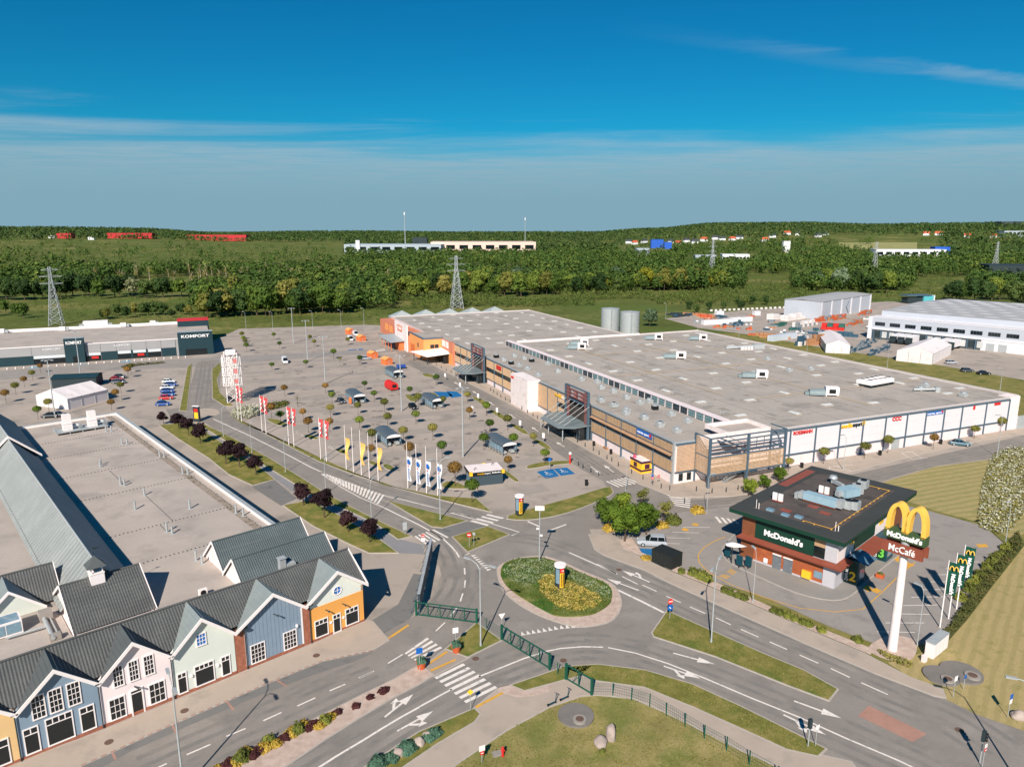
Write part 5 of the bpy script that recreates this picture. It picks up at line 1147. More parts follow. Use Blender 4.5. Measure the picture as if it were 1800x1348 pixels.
# ================================================================ BURGER RESTAURANT
RES_O = ground(*zoomed(1250, 800, 3.6)([(775, 850)])[0]); RES_RZ = R(133.4 - 180)
def res_loc(x, y, z=0.0): return RES_O + Matrix.Rotation(RES_RZ, 3, 'Z') @ Vector((x, y, 0)) + Vector((0, 0, z))
def res_px(px, py, z):
    v = Matrix.Rotation(-RES_RZ, 3, 'Z') @ (ground(px, py, z) - RES_O); return v.x, v.y
WOOD = material('orange_wood_cladding', (164, 88, 54), 0.6, 0.2, 0.8, 6, rgb2=(186, 106, 66)); WOOD_D = material('dark_wood_cladding', (124, 74, 48), 0.6, 0.2, 0.8, 6)
RGREEN = material('bottle_green', (14, 56, 42), 0.6, 0.1, 0.5, 5); BROWN = material('rust_brown_panel', (140, 74, 56), 0.6, 0.1, 0.6, 5); GREYW = material('light_grey_cladding', (188, 184, 188), 0.7, 0.06, 0.5, 5)
FELT_D = material('dark_roof_felt', (84, 76, 72), 0.9, 0.16, 0.3, 4, 0.1, rgb2=(96, 88, 82), patch=((66, 60, 58), 0.4, 0.52, 0.66))
TEALG = material('teal_panel', (16, 66, 78), 0.4, 0.1)
res = thing('burger_restaurant', 'fast food restaurant with dark overhanging flat roof, green sign band and orange wood cladding', 'restaurant', RES_O, RES_RZ)
Mesh().box(-14.5, -0.12, 0.12, 26.4, 0, 7.3).build('wall', GREYW, res)
m = Mesh(); m.box(-16.3, 1.3, -1.2, 27.7, 7.3, 7.9); m.build('roof_fascia', RGREEN, res)
m = Mesh()
for a in ((-16.32, 1.32, -1.22, 1.3), (-16.32, 1.32, 25.2, 27.72), (-16.32, -13.8, 1.3, 25.2), (-1.2, 1.32, 1.3, 25.2)): m.box(*a, 7.9, 8.02)
m.build('roof_rim', material('charcoal_felt', (62, 64, 62), 0.85, 0.12, 0.3, 4), res)
Mesh().flat([(-13.8, 1.3), (-1.2, 1.3), (-1.2, 25.2), (-13.8, 25.2)], 7.91).build('roof_field', FELT_D, res)
m = Mesh()
for a, b in (((-6, 2.0), (-1.9, 2.0)), ((-1.9, 2.0), (-1.9, 24.4)), ((-1.9, 24.4), (-6.5, 24.4))):
    m.bar((*a, 8.05), (*b, 8.05), 0.09)
    for k in range(int((Vector(b) - Vector(a)).length / 1.6)): q = Vector(a).lerp(Vector(b), k * 1.6 / (Vector(b) - Vector(a)).length); m.cbox((q.x, q.y, 7.97), (0.2, 0.2, 0.12))
m.build('yellow_roof_line', PAINT_Y, res)
Mesh().box(-15.9, -14.4, 14, 25, 8.021, 8.04).build('red_roof_strip', material('red_roof_patch', (138, 74, 62), 0.9, 0.15), res)
for x, y in ((-5.2, 7.5), (-7.6, 8.8), (-9.8, 4.2)): Mesh().box(x - 0.8, x + 0.8, y - 0.6, y + 0.6, 7.912, 7.93).build('red_roof_patch', MATS['red_roof_patch'], res)
# front
Mesh().box(-14.55, -12.4, -0.03, 0.1, 0, 7.3).build('wood_pier', WOOD_D, res)
k = 0
for z in [0.35 + i * 0.38 for i in range(8)]:
    Mesh().box(-12.38, -1.7, -0.02 - 0.012 * (k % 2), 0.1, z, z + 0.365).build('wood_plank', WOOD, res); k += 1
Mesh().box(-12.38, -1.7, -0.06, 0.1, 0, 0.34).build('plinth', GREYW, res)
Mesh().box(-1.68, -0.02, -0.05, 0.1, 0, 3.3).build('corner_cladding', GREYW, res); Mesh().box(-1.68, -0.02, -0.05, 0.1, 4.0, 7.3).build('corner_cladding', GREYW, res)
Mesh().box(-12.38, -3.3, -0.04, 0.1, 4.0, 7.3).build('green_sign_band', RGREEN, res)
Mesh().box(-3.28, -1.7, -0.04, 0.1, 4.1, 5.7).build('upper_window', GLASS, res); Mesh().box(-3.28, -1.7, -0.04, 0.1, 5.72, 7.3).build('wood_panel', material('tan_panel', (176, 142, 108), 0.7), res)
letters("McDonald's", 1.25, WTEXT, res, (-7.9, -0.12, 5.25), FRONT, width=6.0, bold=0.045, name='restaurant_sign')
m = Mesh(); m.panel([(-14.9, -1.1, 3.7), (1.2, -1.1, 3.7), (0.0, -0.05, 3.95), (-14.5, -0.05, 3.95)], 0.28); m.build('awning', BROWN, res)
m = Mesh(); m.panel([(1.2, -1.1, 3.7), (1.2, 3.1, 3.7), (0.0, 3.1, 3.95), (0.0, -0.05, 3.95)], 0.28); m.build('awning', BROWN, res)
for a, b in ((-9.25, -7.9), (-7.55, -6.15)):
    d = Mesh(); d.box(a, b, -0.09, -0.035, 0.02, 2.1); d.box(a - 0.08, b + 0.08, -0.08, -0.034, 2.1, 2.2); o = d.build('door', material('grey_door', (108, 112, 116), 0.6), res); Mesh().box(b - 0.2, b - 0.1, -0.14, -0.091, 1.0, 1.12).build('handle', STEEL, o)
    Mesh().box(a, b, -0.32, -0.04, 2.35, 2.45).build('strip_light', WTEXT, res)
Mesh().box(-4.6, -3.3, -0.4, -0.04, 0.4, 1.5).build('yellow_box', YELLOW, res); Mesh().box(-2.95, -1.75, -0.07, -0.035, 0.9, 1.95).build('window', GLASS_S, res); Mesh().box(-10.6, -10.0, -0.2, -0.07, 0.5, 1.2).build('meter_box', WTEXT, res)
# drive-through side
Mesh().box(-0.12, 0.02, 0.12, 3.2, 0, 3.3).build('corner_cladding', GREYW, res); Mesh().box(-0.12, 0.02, 0.12, 4.2, 4.0, 7.3).build('corner_cladding', WHITE, res)
def booth(y0, y1, num, word, col_):
    m = Mesh(); m.box(-0.1, 2.0, y0, y1, 0, 3.7); m.box(-0.1, 2.1, y0 - 0.1, y1 + 0.1, 3.7, 3.85); b = m.build('service_booth', TEALG, res)
    Mesh().box(2.0, 2.03, y0 + 0.4, y1 - 0.3, 0.9, 2.5).build('window', GLASS_S, b); Mesh().box(0.05, 1.75, y0 - 0.03, y0 - 0.002, 0.3, 3.5).build('sign_face', RGREEN, b)
    letters(num, 1.9, col_, b, (1.25, y0 - 0.06, 1.3), FRONT, bold=0.05); letters(word, 0.62, WTEXT, b, (0.42, y0 - 0.06, 1.5), (R(90), R(-90), 0), width=2.0)
booth(3.2, 5.6, '2', 'ZAPŁAĆ', YELLOW); booth(14.2, 17.0, '3', 'ODBIERZ', material('lime_letters', (110, 200, 80), 0.5))
m = Mesh()
pr = [(0.0, 3.9), (0.8, 4.35), (1.6, 4.2), (2.4, 3.8), (3.2, 3.7)]
m.add([(x, 3.0, z) for x, z in pr] + [(x, 6.6, z) for x, z in pr], [(i, i + 1, 6 + i, 5 + i) for i in range(4)]); m.build('curved_glass_canopy', material('blue_canopy_glass', (96, 128, 148), 0.2, 0.15), res)
Mesh().box(-0.1, 0.03, 5.8, 14.0, 4.1, 7.3).build('green_band', RGREEN, res); m = Mesh(); m.panel([(2.2, 7.0, 3.6), (2.2, 14.1, 3.6), (0.02, 14.1, 3.95), (0.02, 7.0, 3.95)], 0.3); m.build('awning', BROWN, res)
Mesh().box(-0.1, 0.04, 4.3, 5.8, 4.0, 7.3).build('white_fin', WHITE, res); Mesh().box(0.04, 0.1, 4.4, 5.6, 5.4, 6.9).build('yellow_sign', YELLOW, res)
Mesh().box(-0.1, 0.04, 14.0, 19.5, 3.9, 7.3).build('white_fin', WHITE, res); Mesh().box(0.04, 0.1, 15.4, 17.2, 5.2, 6.8).build('yellow_sign', YELLOW, res)
Mesh().box(-0.1, 0.02, 5.7, 14.1, 0, 3.3).build('wood_wall', WOOD, res); Mesh().box(-0.1, 0.02, 17.2, 26, 0, 7.3).build('wood_wall', WOOD_D, res)
for y in (7, 9.4, 11.8): window(res, y, y + 1.9, 0.8, 2.8, 2, 1, y=0.03, axis='x', trim=DARK)
for y in (19.5, 22.5): window(res, y, y + 2.2, 0.6, 2.8, 2, 1, y=0.03, axis='x', trim=DARK)
Mesh().box(-14.62, -14.5, 0.2, 26.3, 0, 7.3).build('wood_wall', WOOD_D, res)
# roof machines
def on_roof(px, py, name, label, build, z=7.92):
    x, y = res_px(px, py, z); t = thing(name, label, 'ventilation', res_loc(x, y, z), RES_RZ); t.scale = (.78, .78, .85); build(t); return t
ze = zoomed(1250, 800, 3.6)
def ahu(t):
    m = Mesh(); m.box(-1.0, 1.0, -3.4, 3.2, 0.4, 1.7); m.build('casing', material('pale_blue_steel', (150, 178, 190), 0.5, 0.1, 0.8, 6), t)
    m = Mesh(); m.box(-0.8, 0.8, -4.6, -3.4, 0.5, 1.9); m.build('intake', STEEL, t); m = Mesh(); m.box(-0.8, 0.8, 3.2, 4.4, 0.3, 1.5); m.box(-0.6, 0.6, 4.4, 5.2, 0.0, 1.1); m.build('outlet', STEEL, t)
    for i in range(7): Mesh().box(1.001, 1.03, -3.1 + i * 0.9, -2.4 + i * 0.9, 0.6, 1.5).build('access_panel', WHITE_T, t)
    m = Mesh(); m.box(-1.0, 1.0, -3.4, 3.2, 0.15, 0.25); m.build('base_frame', BROWN, t)
on_roof(*ze([(690, 310)])[0], 'air_handler', 'long pale blue air handler in the middle of the dark restaurant roof', ahu).rotation_euler[2] = RES_RZ + R(88)
def ahu2(t):
    m = Mesh(); m.box(-2.0, 2.0, -1.3, 1.3, 0.3, 1.8); m.build('casing', MATS['pale_blue_steel'], t); m = Mesh(); m.box(2.0, 3.4, -0.9, 0.9, 0.3, 2.2); m.build('plenum', STEEL, t)
    m = Mesh(); m.cyl(2.7, 0.0, 2.2, 2.35, 0.5, 12); m.build('fan', BLACK, t); m = Mesh(); m.box(-3.2, -2.0, -0.5, 0.5, 0.5, 1.4); m.build('duct', STEEL, t)
on_roof(*ze([(865, 262)])[0], 'air_handler', 'square pale blue air handler behind the long one on the restaurant roof', ahu2).rotation_euler[2] = RES_RZ + R(70)
def cond(t):
    m = Mesh(); m.box(-0.9, 0.9, -0.9, 0.9, 0.2, 1.7); m.build('casing', STEEL, t); m = Mesh(); m.cyl(0, 0, 1.7, 1.85, 0.65, 14); m.build('fan', BLACK, t)
on_roof(*ze([(905, 345)])[0], 'condenser', 'grey condenser with a round fan right of the long air handler', cond); on_roof(*ze([(860, 340)])[0], 'condenser', 'grey condenser squeezed between the two air handlers', cond); on_roof(*ze([(960, 210)])[0], 'condenser', 'grey condenser at the far side of the restaurant roof', cond)
def slim(t):
    for x in (-0.6, 0.6): m = Mesh(); m.box(x - 0.45, x + 0.45, -0.18, 0.18, 0.3, 1.7); m.build('casing', WHITE_T, t)
    m = Mesh(); m.box(-1.1, 1.1, -0.3, 0.3, 0.1, 0.25); m.build('stand', BROWN, t)
on_roof(*ze([(712, 250)])[0], 'split_unit', 'pair of tall white outdoor units behind the long air handler', slim); on_roof(*ze([(420, 295)])[0], 'split_unit', 'pair of white outdoor units near the left edge of the restaurant roof', slim)
def cowl(t):
    m = Mesh(); m.tube([(0, 0, 0.2), (0, 0, 1.2)], 0.5, 10); m.cyl(0, 0, 1.2, 1.7, 0.9, 12, r1=0.7); m.build('cowl', STEEL, t); m = Mesh(); m.box(0.2, 3.2, -0.4, 0.4, 0.3, 0.9); m.build('duct', STEEL, t)
on_roof(*ze([(770, 180)])[0], 'roof_cowl', 'big round cowl with a duct at the back of the restaurant roof', cowl).rotation_euler[2] = RES_RZ - R(30)
def hatch(t): m = Mesh(); m.box(-0.7, 0.7, -0.5, 0.5, 0, 0.35); m.build('lid', GLASS_S, t)
on_roof(*ze([(470, 382)])[0], 'roof_hatch', 'pale roof hatch near the front edge of the restaurant roof', hatch); on_roof(*ze([(375, 350)])[0], 'roof_hatch', 'low glazed roof hatch near the left front of the restaurant roof', hatch); on_roof(*ze([(555, 395)])[0], 'roof_hatch', 'small roof hatch beside the red roof patches', hatch)
def mast(t): m = Mesh(); m.cyl(0, 0, 0, 1.7, 0.06, 6); m.cyl(0.5, 0.1, 0, 1.1, 0.08, 6); m.build('pipes', WHITE_T, t)
on_roof(*ze([(785, 480)])[0], 'antenna_mast', 'thin mast at the front corner of the restaurant roof', mast); on_roof(*ze([(285, 335)])[0], 'antenna_mast', 'short white pipe near the left corner of the restaurant roof', mast)
# pylon sign
py = thing('pylon_sign', 'tall white pylon with golden arches over green and brown sign boxes', 'sign', ground(1568, 1142), R(-50))
Mesh().tube([(0, 0, 0), (0, 0, 13.0)], [0.55, 0.42], 20).build('pole', WHITE, py)
Mesh().cyl(0, 0, 13.0, 14.4, 0.48, 16).build('neck', STEEL, py)
m = Mesh(); m.box(-2.3, 2.3, -0.9, -0.55, 12.7, 14.0); m.build('sign_box', BROWN, py); m = Mesh(); m.box(-2.3, 2.3, 0.55, 0.9, 12.7, 14.0); m.build('sign_box', BROWN, py)
letters('McCafé', 1.15, WTEXT, py, (0, -0.95, 13.35), FRONT, width=2.9, bold=0.01)
m = Mesh(); m.box(-2.3, 2.3, -0.55, 0.55, 14.35, 15.5); m.build('sign_box', material('olive_green_sign', (60, 84, 52), 0.6, 0.08), py); letters("McDonald's", 0.85, WTEXT, py, (0, -0.6, 14.85), FRONT, width=3.9, bold=0.04)
GOLD = material('golden_yellow', (240, 190, 84), 0.5, 0.06, 1.0, 6)
for sgn in (-1, 1):
    path = []
    for k in range(25):
        a = math.pi * k / 24; path.append((sgn * 1.05 - math.cos(a) * 0.92, 15.3 + 3.3 * math.sin(a) ** 0.72))
    m = Mesh(); n = len(path); vs = []
    for i, (x, z) in enumerate(path):
        a, b = path[max(i - 1, 0)], path[min(i + 1, n - 1)]; d = Vector((b[0] - a[0], b[1] - a[1])).normalized(); nr = Vector((-d.y, d.x)); wd = 0.26 - 0.05 * math.sin(math.pi * i / (n - 1))
        for off, yy in ((wd, -0.55), (wd, 0.55), (-wd, 0.55), (-wd, -0.55)): vs.append((x + nr.x * off, yy, z + nr.y * off))
    m.add(vs, [(4 * i + k, 4 * i + (k + 1) % 4, 4 * i + 4 + (k + 1) % 4, 4 * i + 4 + k) for i in range(n - 1) for k in range(4)]); m.build('arch', GOLD, py)
# ================================================================ FURNITURE SHOP ON THE LEFT
KO = ground(373.3, 621.1); K_RZ = R(24.7)
shop = thing('furniture_shop', 'long low grey retail shed with two dark sign towers beside the car park', 'building', KO, K_RZ)
def kx(px, py): return (Matrix.Rotation(-K_RZ, 3, 'Z') @ (ground(px, py) - KO)).x
K_GREY = material('silver_grey_panel', (158, 156, 156), 0.6, 0.06, 0.4, 5); K_DARK = material('teal_dark_panel', (28, 56, 64), 0.6, 0.1, 0.4, 5)
b = Mesh(); b.box(-150, -0.1, 0.1, 52, 0, 6.8, 1); b.flat([(-150, 0.3), (-0.2, 0.3), (-0.2, 52), (-150, 52)], 6.82, 0); b.build('roof', [ROOF_FELT, K_GREY], shop)
m = Mesh(); m.box(-150, 0, 51.6, 52.1, 6.8, 8.0); m.box(-150, -0.1, -0.05, 0.3, 6.8, 7.1); m.build('parapet', WHITE_T, shop)
t2a, t2b = kx(115.5, 640), kx(151, 637)
edges = [-150 + (t2a + 150) * k / 9 for k in range(9)] + [t2a, t2b] + [t2b + (-13.5 - t2b) * k / 6 for k in range(1, 7)]
edges = sorted(edges)
for i, (a, c) in enumerate(zip(edges, edges[1:])):
    if abs(a - t2a) < 0.01: continue
    Mesh().box(a + 0.05, c - 0.05, -0.12, 0.05, 3.5, 6.75).build('cladding_panel', K_GREY, shop)
    if i % 4 == 3 or (i == 7):
        Mesh().box(a, c, -0.1, 0.05, 0, 3.45).build('dark_wall', K_DARK, shop)
    else:
        Mesh().box(a + 0.4, c - 0.2, -0.06, 0.05, 0.1, 2.2).build('shop_window', GLASS, shop); Mesh().box(a + 0.4, c - 0.2, -0.1, 0.05, 2.25, 3.4).build('window_blind', material('pale_blind', (206, 210, 212), 0.6, 0.06), shop); Mesh().box(a - 0.3, a + 0.38, -0.2, 0.05, 0, 3.45).build('pier', K_DARK, shop)
        if i % 3 == 1: Mesh().box(c - 3.4, c - 1.0, -0.1, -0.062, 1.0, 1.9).build('red_poster', RED, shop)
for a, c in ((-12.5, 0.6), (t2a, t2b)):
    Mesh().box(a, c, -1.6, 1.2, 0, 9.6).build('sign_tower', K_DARK, shop); Mesh().box(a - .1, c + .1, -1.7, 1.3, 9.6, 9.75).build('tower_capping', STEEL, shop)
    letters('KOMFORT', 1.6, WTEXT, shop, ((a + c) / 2, -1.68, 7.8), FRONT, width=(c - a) * 0.8, bold=0.04, name='shop_sign'); Mesh().box(a + 2.5, c - 2.5, -1.66, -1.602, 0.1, 2.6).build('shop_door', GLASS, shop)
Mesh().box(-12.5, 0.6, 40, 50, 0, 9.4).build('rear_tower', K_DARK, shop); Mesh().box(-12.6, 0.7, 39.9, 50.1, 9.4, 9.7).build('rear_tower_capping', RED, shop)
for px, py in ((95, 614), (218, 607), (330, 601)): x = kx(px, py + 25); letters('KOMFORT', 1.1, WTEXT, shop, (x, -0.2, 5.6), FRONT, width=6.0, name='shop_sign')
for i, (px, py) in enumerate(((110, 582), (217, 575), (269, 571), (318, 569), (3, 586))):
    t = thing('rooftop_unit', ('white box vent on the grey shop roof beside the left tower', 'third white box vent from the right on the grey shop roof', 'second white box vent from the right on the grey shop roof', 'white box vent nearest the red-topped tower on the grey shop roof', 'white box vent at the left picture edge on the grey shop roof')[i], 'ventilation', ground(px, py, 6.8) + Vector((0, 0, 6.82)), K_RZ)
    m = Mesh(); m.box(-1.2, 1.2, -1, 1, 0.3, 1.9); m.build('casing', WHITE_T, t); m = Mesh(); m.box(1.2, 2.4, -0.7, 0.7, 0.2, 1.5); m.box(-1.0, 1.0, -0.8, 0.8, 0, 0.3); m.build('duct', STEEL, t)
t = thing('rooftop_unit', 'large white hipped housing at the back of the grey shop roof', 'ventilation', ground(169, 573, 6.8) + Vector((0, 0, 6.82)), K_RZ)
m = Mesh(); m.box(-5, 5, -2, 2, 0, 2.4); m.build('casing', WHITE_T, t); m = Mesh()
for x in (-6.5, 5.2): m.box(x, x + 1.6, -2.4, -0.6, 0, 1.3)
m.build('side_ducts', STEEL, t)
bolm = Mesh().cyl(0, 0, 0, 0.7, 0.22, 8, r1=0.16).mesh('bollard', WHITE_T)
for k in range(34): tag(put('bollard', bolm, None, KO + Matrix.Rotation(K_RZ, 3, 'Z') @ Vector((-96 + k * 2.6, -6.5, 0.02))), 'small white bollard in the row before the grey shop', 'bollard', 'white bollards before the grey shop')
# ================================================================ WAREHOUSE, HALL, TENTS AND YARD AT THE RIGHT
zw = zoomed(1440, 500, 5)
WO = ground(*zw([(420, 470)])[0]); W_RZ = R(-48.7)
wh = thing('warehouse', 'huge pale grey logistics warehouse with loading docks and domed rooflights', 'warehouse', WO, W_RZ)
W_GREY = material('pale_grey_cladding', (182, 186, 194), 0.6, 0.05, 0.2, 3); W_WHITE = material('white_cladding', (222, 218, 220), 0.6, 0.05, 0.3, 4)
Mesh().box(0, 130, 0.2, 9, 0, 10).build('office_strip', W_GREY, wh); Mesh().box(-0.1, 130, 0.1, 9, 10, 10.25).build('strip_capping', W_WHITE, wh)
Mesh().box(2, 130, 9, 100, 0, 12.5).build('main_hall', W_GREY, wh); m = Mesh(); m.panel([(2, 9, 12.5), (130, 9, 12.5), (130, 55, 13.8), (2, 55, 13.8)], 0.2); m.panel([(2, 55, 13.8), (130, 55, 13.8), (130, 100, 12.5), (2, 100, 12.5)], 0.2); m.build('roof', material('pale_roof_sheet', (172, 170, 168), 0.6, 0.06, 0.1, 2), wh)
dm = Mesh(); dm.add([(math.cos(k * R(30)) * 3.4, math.sin(k * R(30)) * 1.7, 0) for k in range(12)] + [(math.cos(k * R(30)) * 2.2, math.sin(k * R(30)) * 1.0, 0.22) for k in range(12)], [(k, (k + 1) % 12, 12 + (k + 1) % 12, 12 + k) for k in range(12)] + [tuple(range(12, 24))], 0, True); dmm = dm.mesh('rooflight_dome', material('white_dome', (198, 196, 194), 0.4, 0.05))
for i in range(13):
    for j in range(9):
        y = 15 + j * 9.5; put('rooflight_dome', dmm, wh, (8 + i * 9.4 + (4.5 if j % 2 else 0), y, 12.52 + (min(y, 110 - y) - 9) / 46 * 1.3))
Mesh().box(-0.05, 1.5, -0.1, 0.2, 0, 10).build('white_pier', W_WHITE, wh); Mesh().box(1.5, 130, -0.15, 0.2, 4.5, 5.3).build('white_band', W_WHITE, wh)
def wx(a, b): return (Matrix.Rotation(-W_RZ, 3, 'Z') @ (ground(*zw([(a, b)])[0], 0) - WO)).x
x_ = 3.0
for k in range(18): Mesh().box(3 + k * 6.6, 7.4 + k * 6.6, 0.02, 0.19, 6.4, 8.0).build('ribbon_window', GLASS, wh)
for k in range(18):
    for j in (1, 2, 3): Mesh().box(3 + k * 6.6 + j * 1.1 - 0.04, 3 + k * 6.6 + j * 1.1 + 0.04, -0.02, 0.018, 6.4, 8.0).build('mullion', STEEL_D, wh)
Mesh().box(2, 47, 0.0, 0.19, 0, 4.4).build('dock_wall', material('dock_dark_grey', (74, 80, 84), 0.7, 0.1), wh)  # one even dark grey across the whole dock band
for k in range(14):
    x = 2.6 + k * 3.25; Mesh().box(x, x + 0.5, -0.6, 0.0, 0, 4.4).build('dock_pier', STEEL_D, wh); Mesh().box(x + 0.7, x + 2.9, -0.1, -0.002, 0.9, 3.7).build('dock_door', material('dock_door_white', (196, 196, 194), 0.6) if k % 3 else DARK, wh)
Mesh().box(47, 130, 0.0, 0.19, 0, 4.45).build('white_wall', W_WHITE, wh)
for x in (49, 53.5, 70, 76, 90): Mesh().box(x, x + 3, -0.08, -0.002, 0.1, 3.2).build('roller_door', STEEL, wh)
tr0 = thing('delivery_truck', 'white box lorry with a dark cab, first of three parked at the left docks', 'truck', (0, 0, 0), 0, 'lorries at the loading docks')
m = Mesh(); m.box(-1.25, 1.25, -7.5, 0, 1.1, 3.9); m.build('cargo_box', W_WHITE, tr0)
m = Mesh(); m.box(-1.2, 1.2, -9.6, -7.7, 0.6, 3.3); m.add([(-1.2, -9.6, 0.6), (1.2, -9.6, 0.6), (1.2, -9.9, 1.7), (-1.2, -9.9, 1.7), (-1.2, -9.6, 3.3), (1.2, -9.6, 3.3)], [(0, 1, 2, 3), (3, 2, 5, 4)]); m.build('cab', DARK, tr0)
Mesh().box(-1.1, 1.1, -9.75, -9.62, 1.9, 2.9).build('windscreen', GLASS, tr0)
wm_ = Mesh().tube([(-0.16, 0, 0), (0.16, 0, 0)], 0.5, 14).mesh('wheel', TYRE)
for x in (-1.1, 1.1):
    for y in (-8.8, -2.2, -1.0): put('wheel', wm_, tr0, (x, y, 0.5))
Mesh().box(-0.9, 0.9, -7.5, 0, 0.7, 1.1).build('chassis', BLACK, tr0)
labs = ['white box lorry with a dark cab, first of three parked at the left docks', 'white box lorry with a dark cab, middle of three at the left docks', 'white box lorry with a dark cab, right of three at the left docks', 'white box lorry behind the big tent, left of two at the right docks', 'white box lorry behind the big tent, right of two at the right docks']
for i, (x, lb) in enumerate(zip((15.0, 18.3, 21.6, 35.0, 38.3), labs)):
    loc = WO + Matrix.Rotation(W_RZ, 3, 'Z') @ Vector((x, -0.3, 0))
    if i == 0: tr0.location = loc; tr0.rotation_euler[2] = W_RZ
    else: dup(tr0, loc, W_RZ, lb)
def tent(p0, p1, depth, h, rise, label, mat, name='marquee', panels=3):
    """gable end p0->p1 nearest the camera"""
    a, b = ground(*p0), ground(*p1); d = b - a; w = d.length; rz = math.atan2(d.y, d.x)
    t = thing(name, label, 'tent', a, rz)
    m = Mesh()
    for k in range(panels): m.panel([(w * k / panels + 0.05, 0, 0), (w * (k + 1) / panels - 0.05, 0, 0), (w * (k + 1) / panels - 0.05, 0, h), (w * k / panels + 0.05, 0, h)], 0.06)
    m.panel([(0, 0, h), (w, 0, h), (w / 2, 0, h + rise)], 0.06); m.build('gable_wall', mat, t)
    n = max(3, int(depth / 5)); 
    for x in (0, w):
        for k in range(n): Mesh().panel([(x, depth * k / n + 0.05, 0), (x, depth * (k + 1) / n - 0.05, 0), (x, depth * (k + 1) / n - 0.05, h), (x, depth * k / n + 0.05, h)], 0.06).build('side_panel', mat, t)
    for k in range(n):
        y0, y1 = depth * k / n, depth * (k + 1) / n
        sag = 0.12
        for x in (-0.2, w + 0.2):
            m = Mesh(); A = [(x, y0, h), (w / 2, y0, h + rise), (w / 2, y1, h + rise), (x, y1, h)]; C = (x * 0.5 + w * 0.25, (y0 + y1) / 2, h + rise / 2 - sag)
            m.add(A + [C], [(0, 1, 4), (1, 2, 4), (2, 3, 4), (3, 0, 4)]); m.build('roof_panel', mat, t)
    m = Mesh()
    for x in (0, w):
        for k in range(n + 1): m.box(x - 0.08, x + 0.08, depth * k / n - 0.08, depth * k / n + 0.08, 0, h)
    m.build('frame_posts', STEEL, t)
    Mesh().panel([(0, depth, 0), (w, depth, 0), (w, depth, h), (w / 2, depth, h + rise), (0, depth, h)], 0.06).build('back_wall', mat, t)
    return t
TENTW = material('tent_fabric', (228, 218, 216), 0.7, 0.05, 0.3, 4, patch=((204, 192, 186), 0.3, 0.55, 0.75))
tent(*zw([(55, 600), (265, 610)]), 34, 3.6, 1.8, 'smaller white storage tent at the left of the warehouse yard', TENTW)
tent(*zw([(675, 670), (990, 705)]), 30, 4.2, 2.4, 'large white storage tent in front of the loading docks', TENTW, panels=3)
tent((65.5, 713.3), (121, 720), 13, 3.2, 2.2, 'white marquee with a glazed front in the left car park', TENTW, panels=4)
dk = thing('market_shed', 'dark flat-topped sales shed behind the marquee in the left car park', 'shed', ground(92, 683), R(14))
m = Mesh(); m.box(0, 13, 0, 7, 0, 3.2); m.build('wall', DARK, dk); m = Mesh(); m.panel([(-0.3, -0.3, 3.2), (13.3, -0.3, 3.2), (13.3, 3.6, 4.0), (-0.3, 3.6, 4.0)], 0.15); m.panel([(-0.3, 3.6, 4.0), (13.3, 3.6, 4.0), (13.3, 7.3, 3.2), (-0.3, 7.3, 3.2)], 0.15); m.build('roof', K_DARK, dk)
HO = ground(1442, 562); H_RZ = R(43.3)
ha = thing('steel_hall', 'plain light grey steel hall with white pilasters behind the storage yard', 'hall', HO, H_RZ)
b = Mesh(); b.box(0, 73, 0, 22, 0, 10.2, 0); b.build('wall', W_GREY, ha); m = Mesh(); m.panel([(-0.3, -0.3, 10.2), (73.3, -0.3, 10.2), (73.3, 11, 10.9), (-0.3, 11, 10.9)], 0.2); m.panel([(-0.3, 11, 10.9), (73.3, 11, 10.9), (73.3, 22.3, 10.2), (-0.3, 22.3, 10.2)], 0.2); m.build('roof', MATS['pale_roof_sheet'], ha)
for x in (0.5, 14, 28, 42, 56, 72): Mesh().box(x - 0.7, x + 0.7, -0.25, -0.002, 0, 10.1).build('pilaster', W_WHITE, ha)
m = Mesh(); m.bar((38, -0.4, 1), (34, -0.4, 5), 0.3); m.bar((34, -0.4, 5), (38, -0.4, 8.5), 0.3); m.build('stair', STEEL_D, ha)
# stacks in the storage yard
def stack(px, py, n, cols, size, label, name='stacked_crates', rz=None, rows=2, levels=2):
    c = ground(px, py)
    t = thing(name, label, 'crates', c, rz, 'goods stacked in the storage yard')
    L, W, Hh = size
    mm = [Mesh().box(-L / 2, L / 2, -W / 2, W / 2, 0, Hh - 0.06).mesh('crate', cc) for cc in cols]
    for i in range(n):
        for j in range(rows):
            for k in range(rnd.randint(1, levels)): put('crate', rnd.choice(mm), t, (i * (L + 0.15), j * (W + 0.15), k * Hh), rnd.uniform(-0.03, 0.03))
OR_C = material('orange_crate', (190, 92, 58), 0.7, 0.15); BL_C = material('blue_crate', (52, 84, 104), 0.7, 0.15); WH_C = material('white_crate', (224, 216, 212), 0.7, 0.08); WD_C = material('timber_crate', (172, 124, 86), 0.8, 0.2); GR_C = material('green_crate', (46, 96, 84), 0.7, 0.15); GY_C = material('grey_crate', (132, 138, 142), 0.7, 0.1)
zy = zoomed(1100, 500, 5)
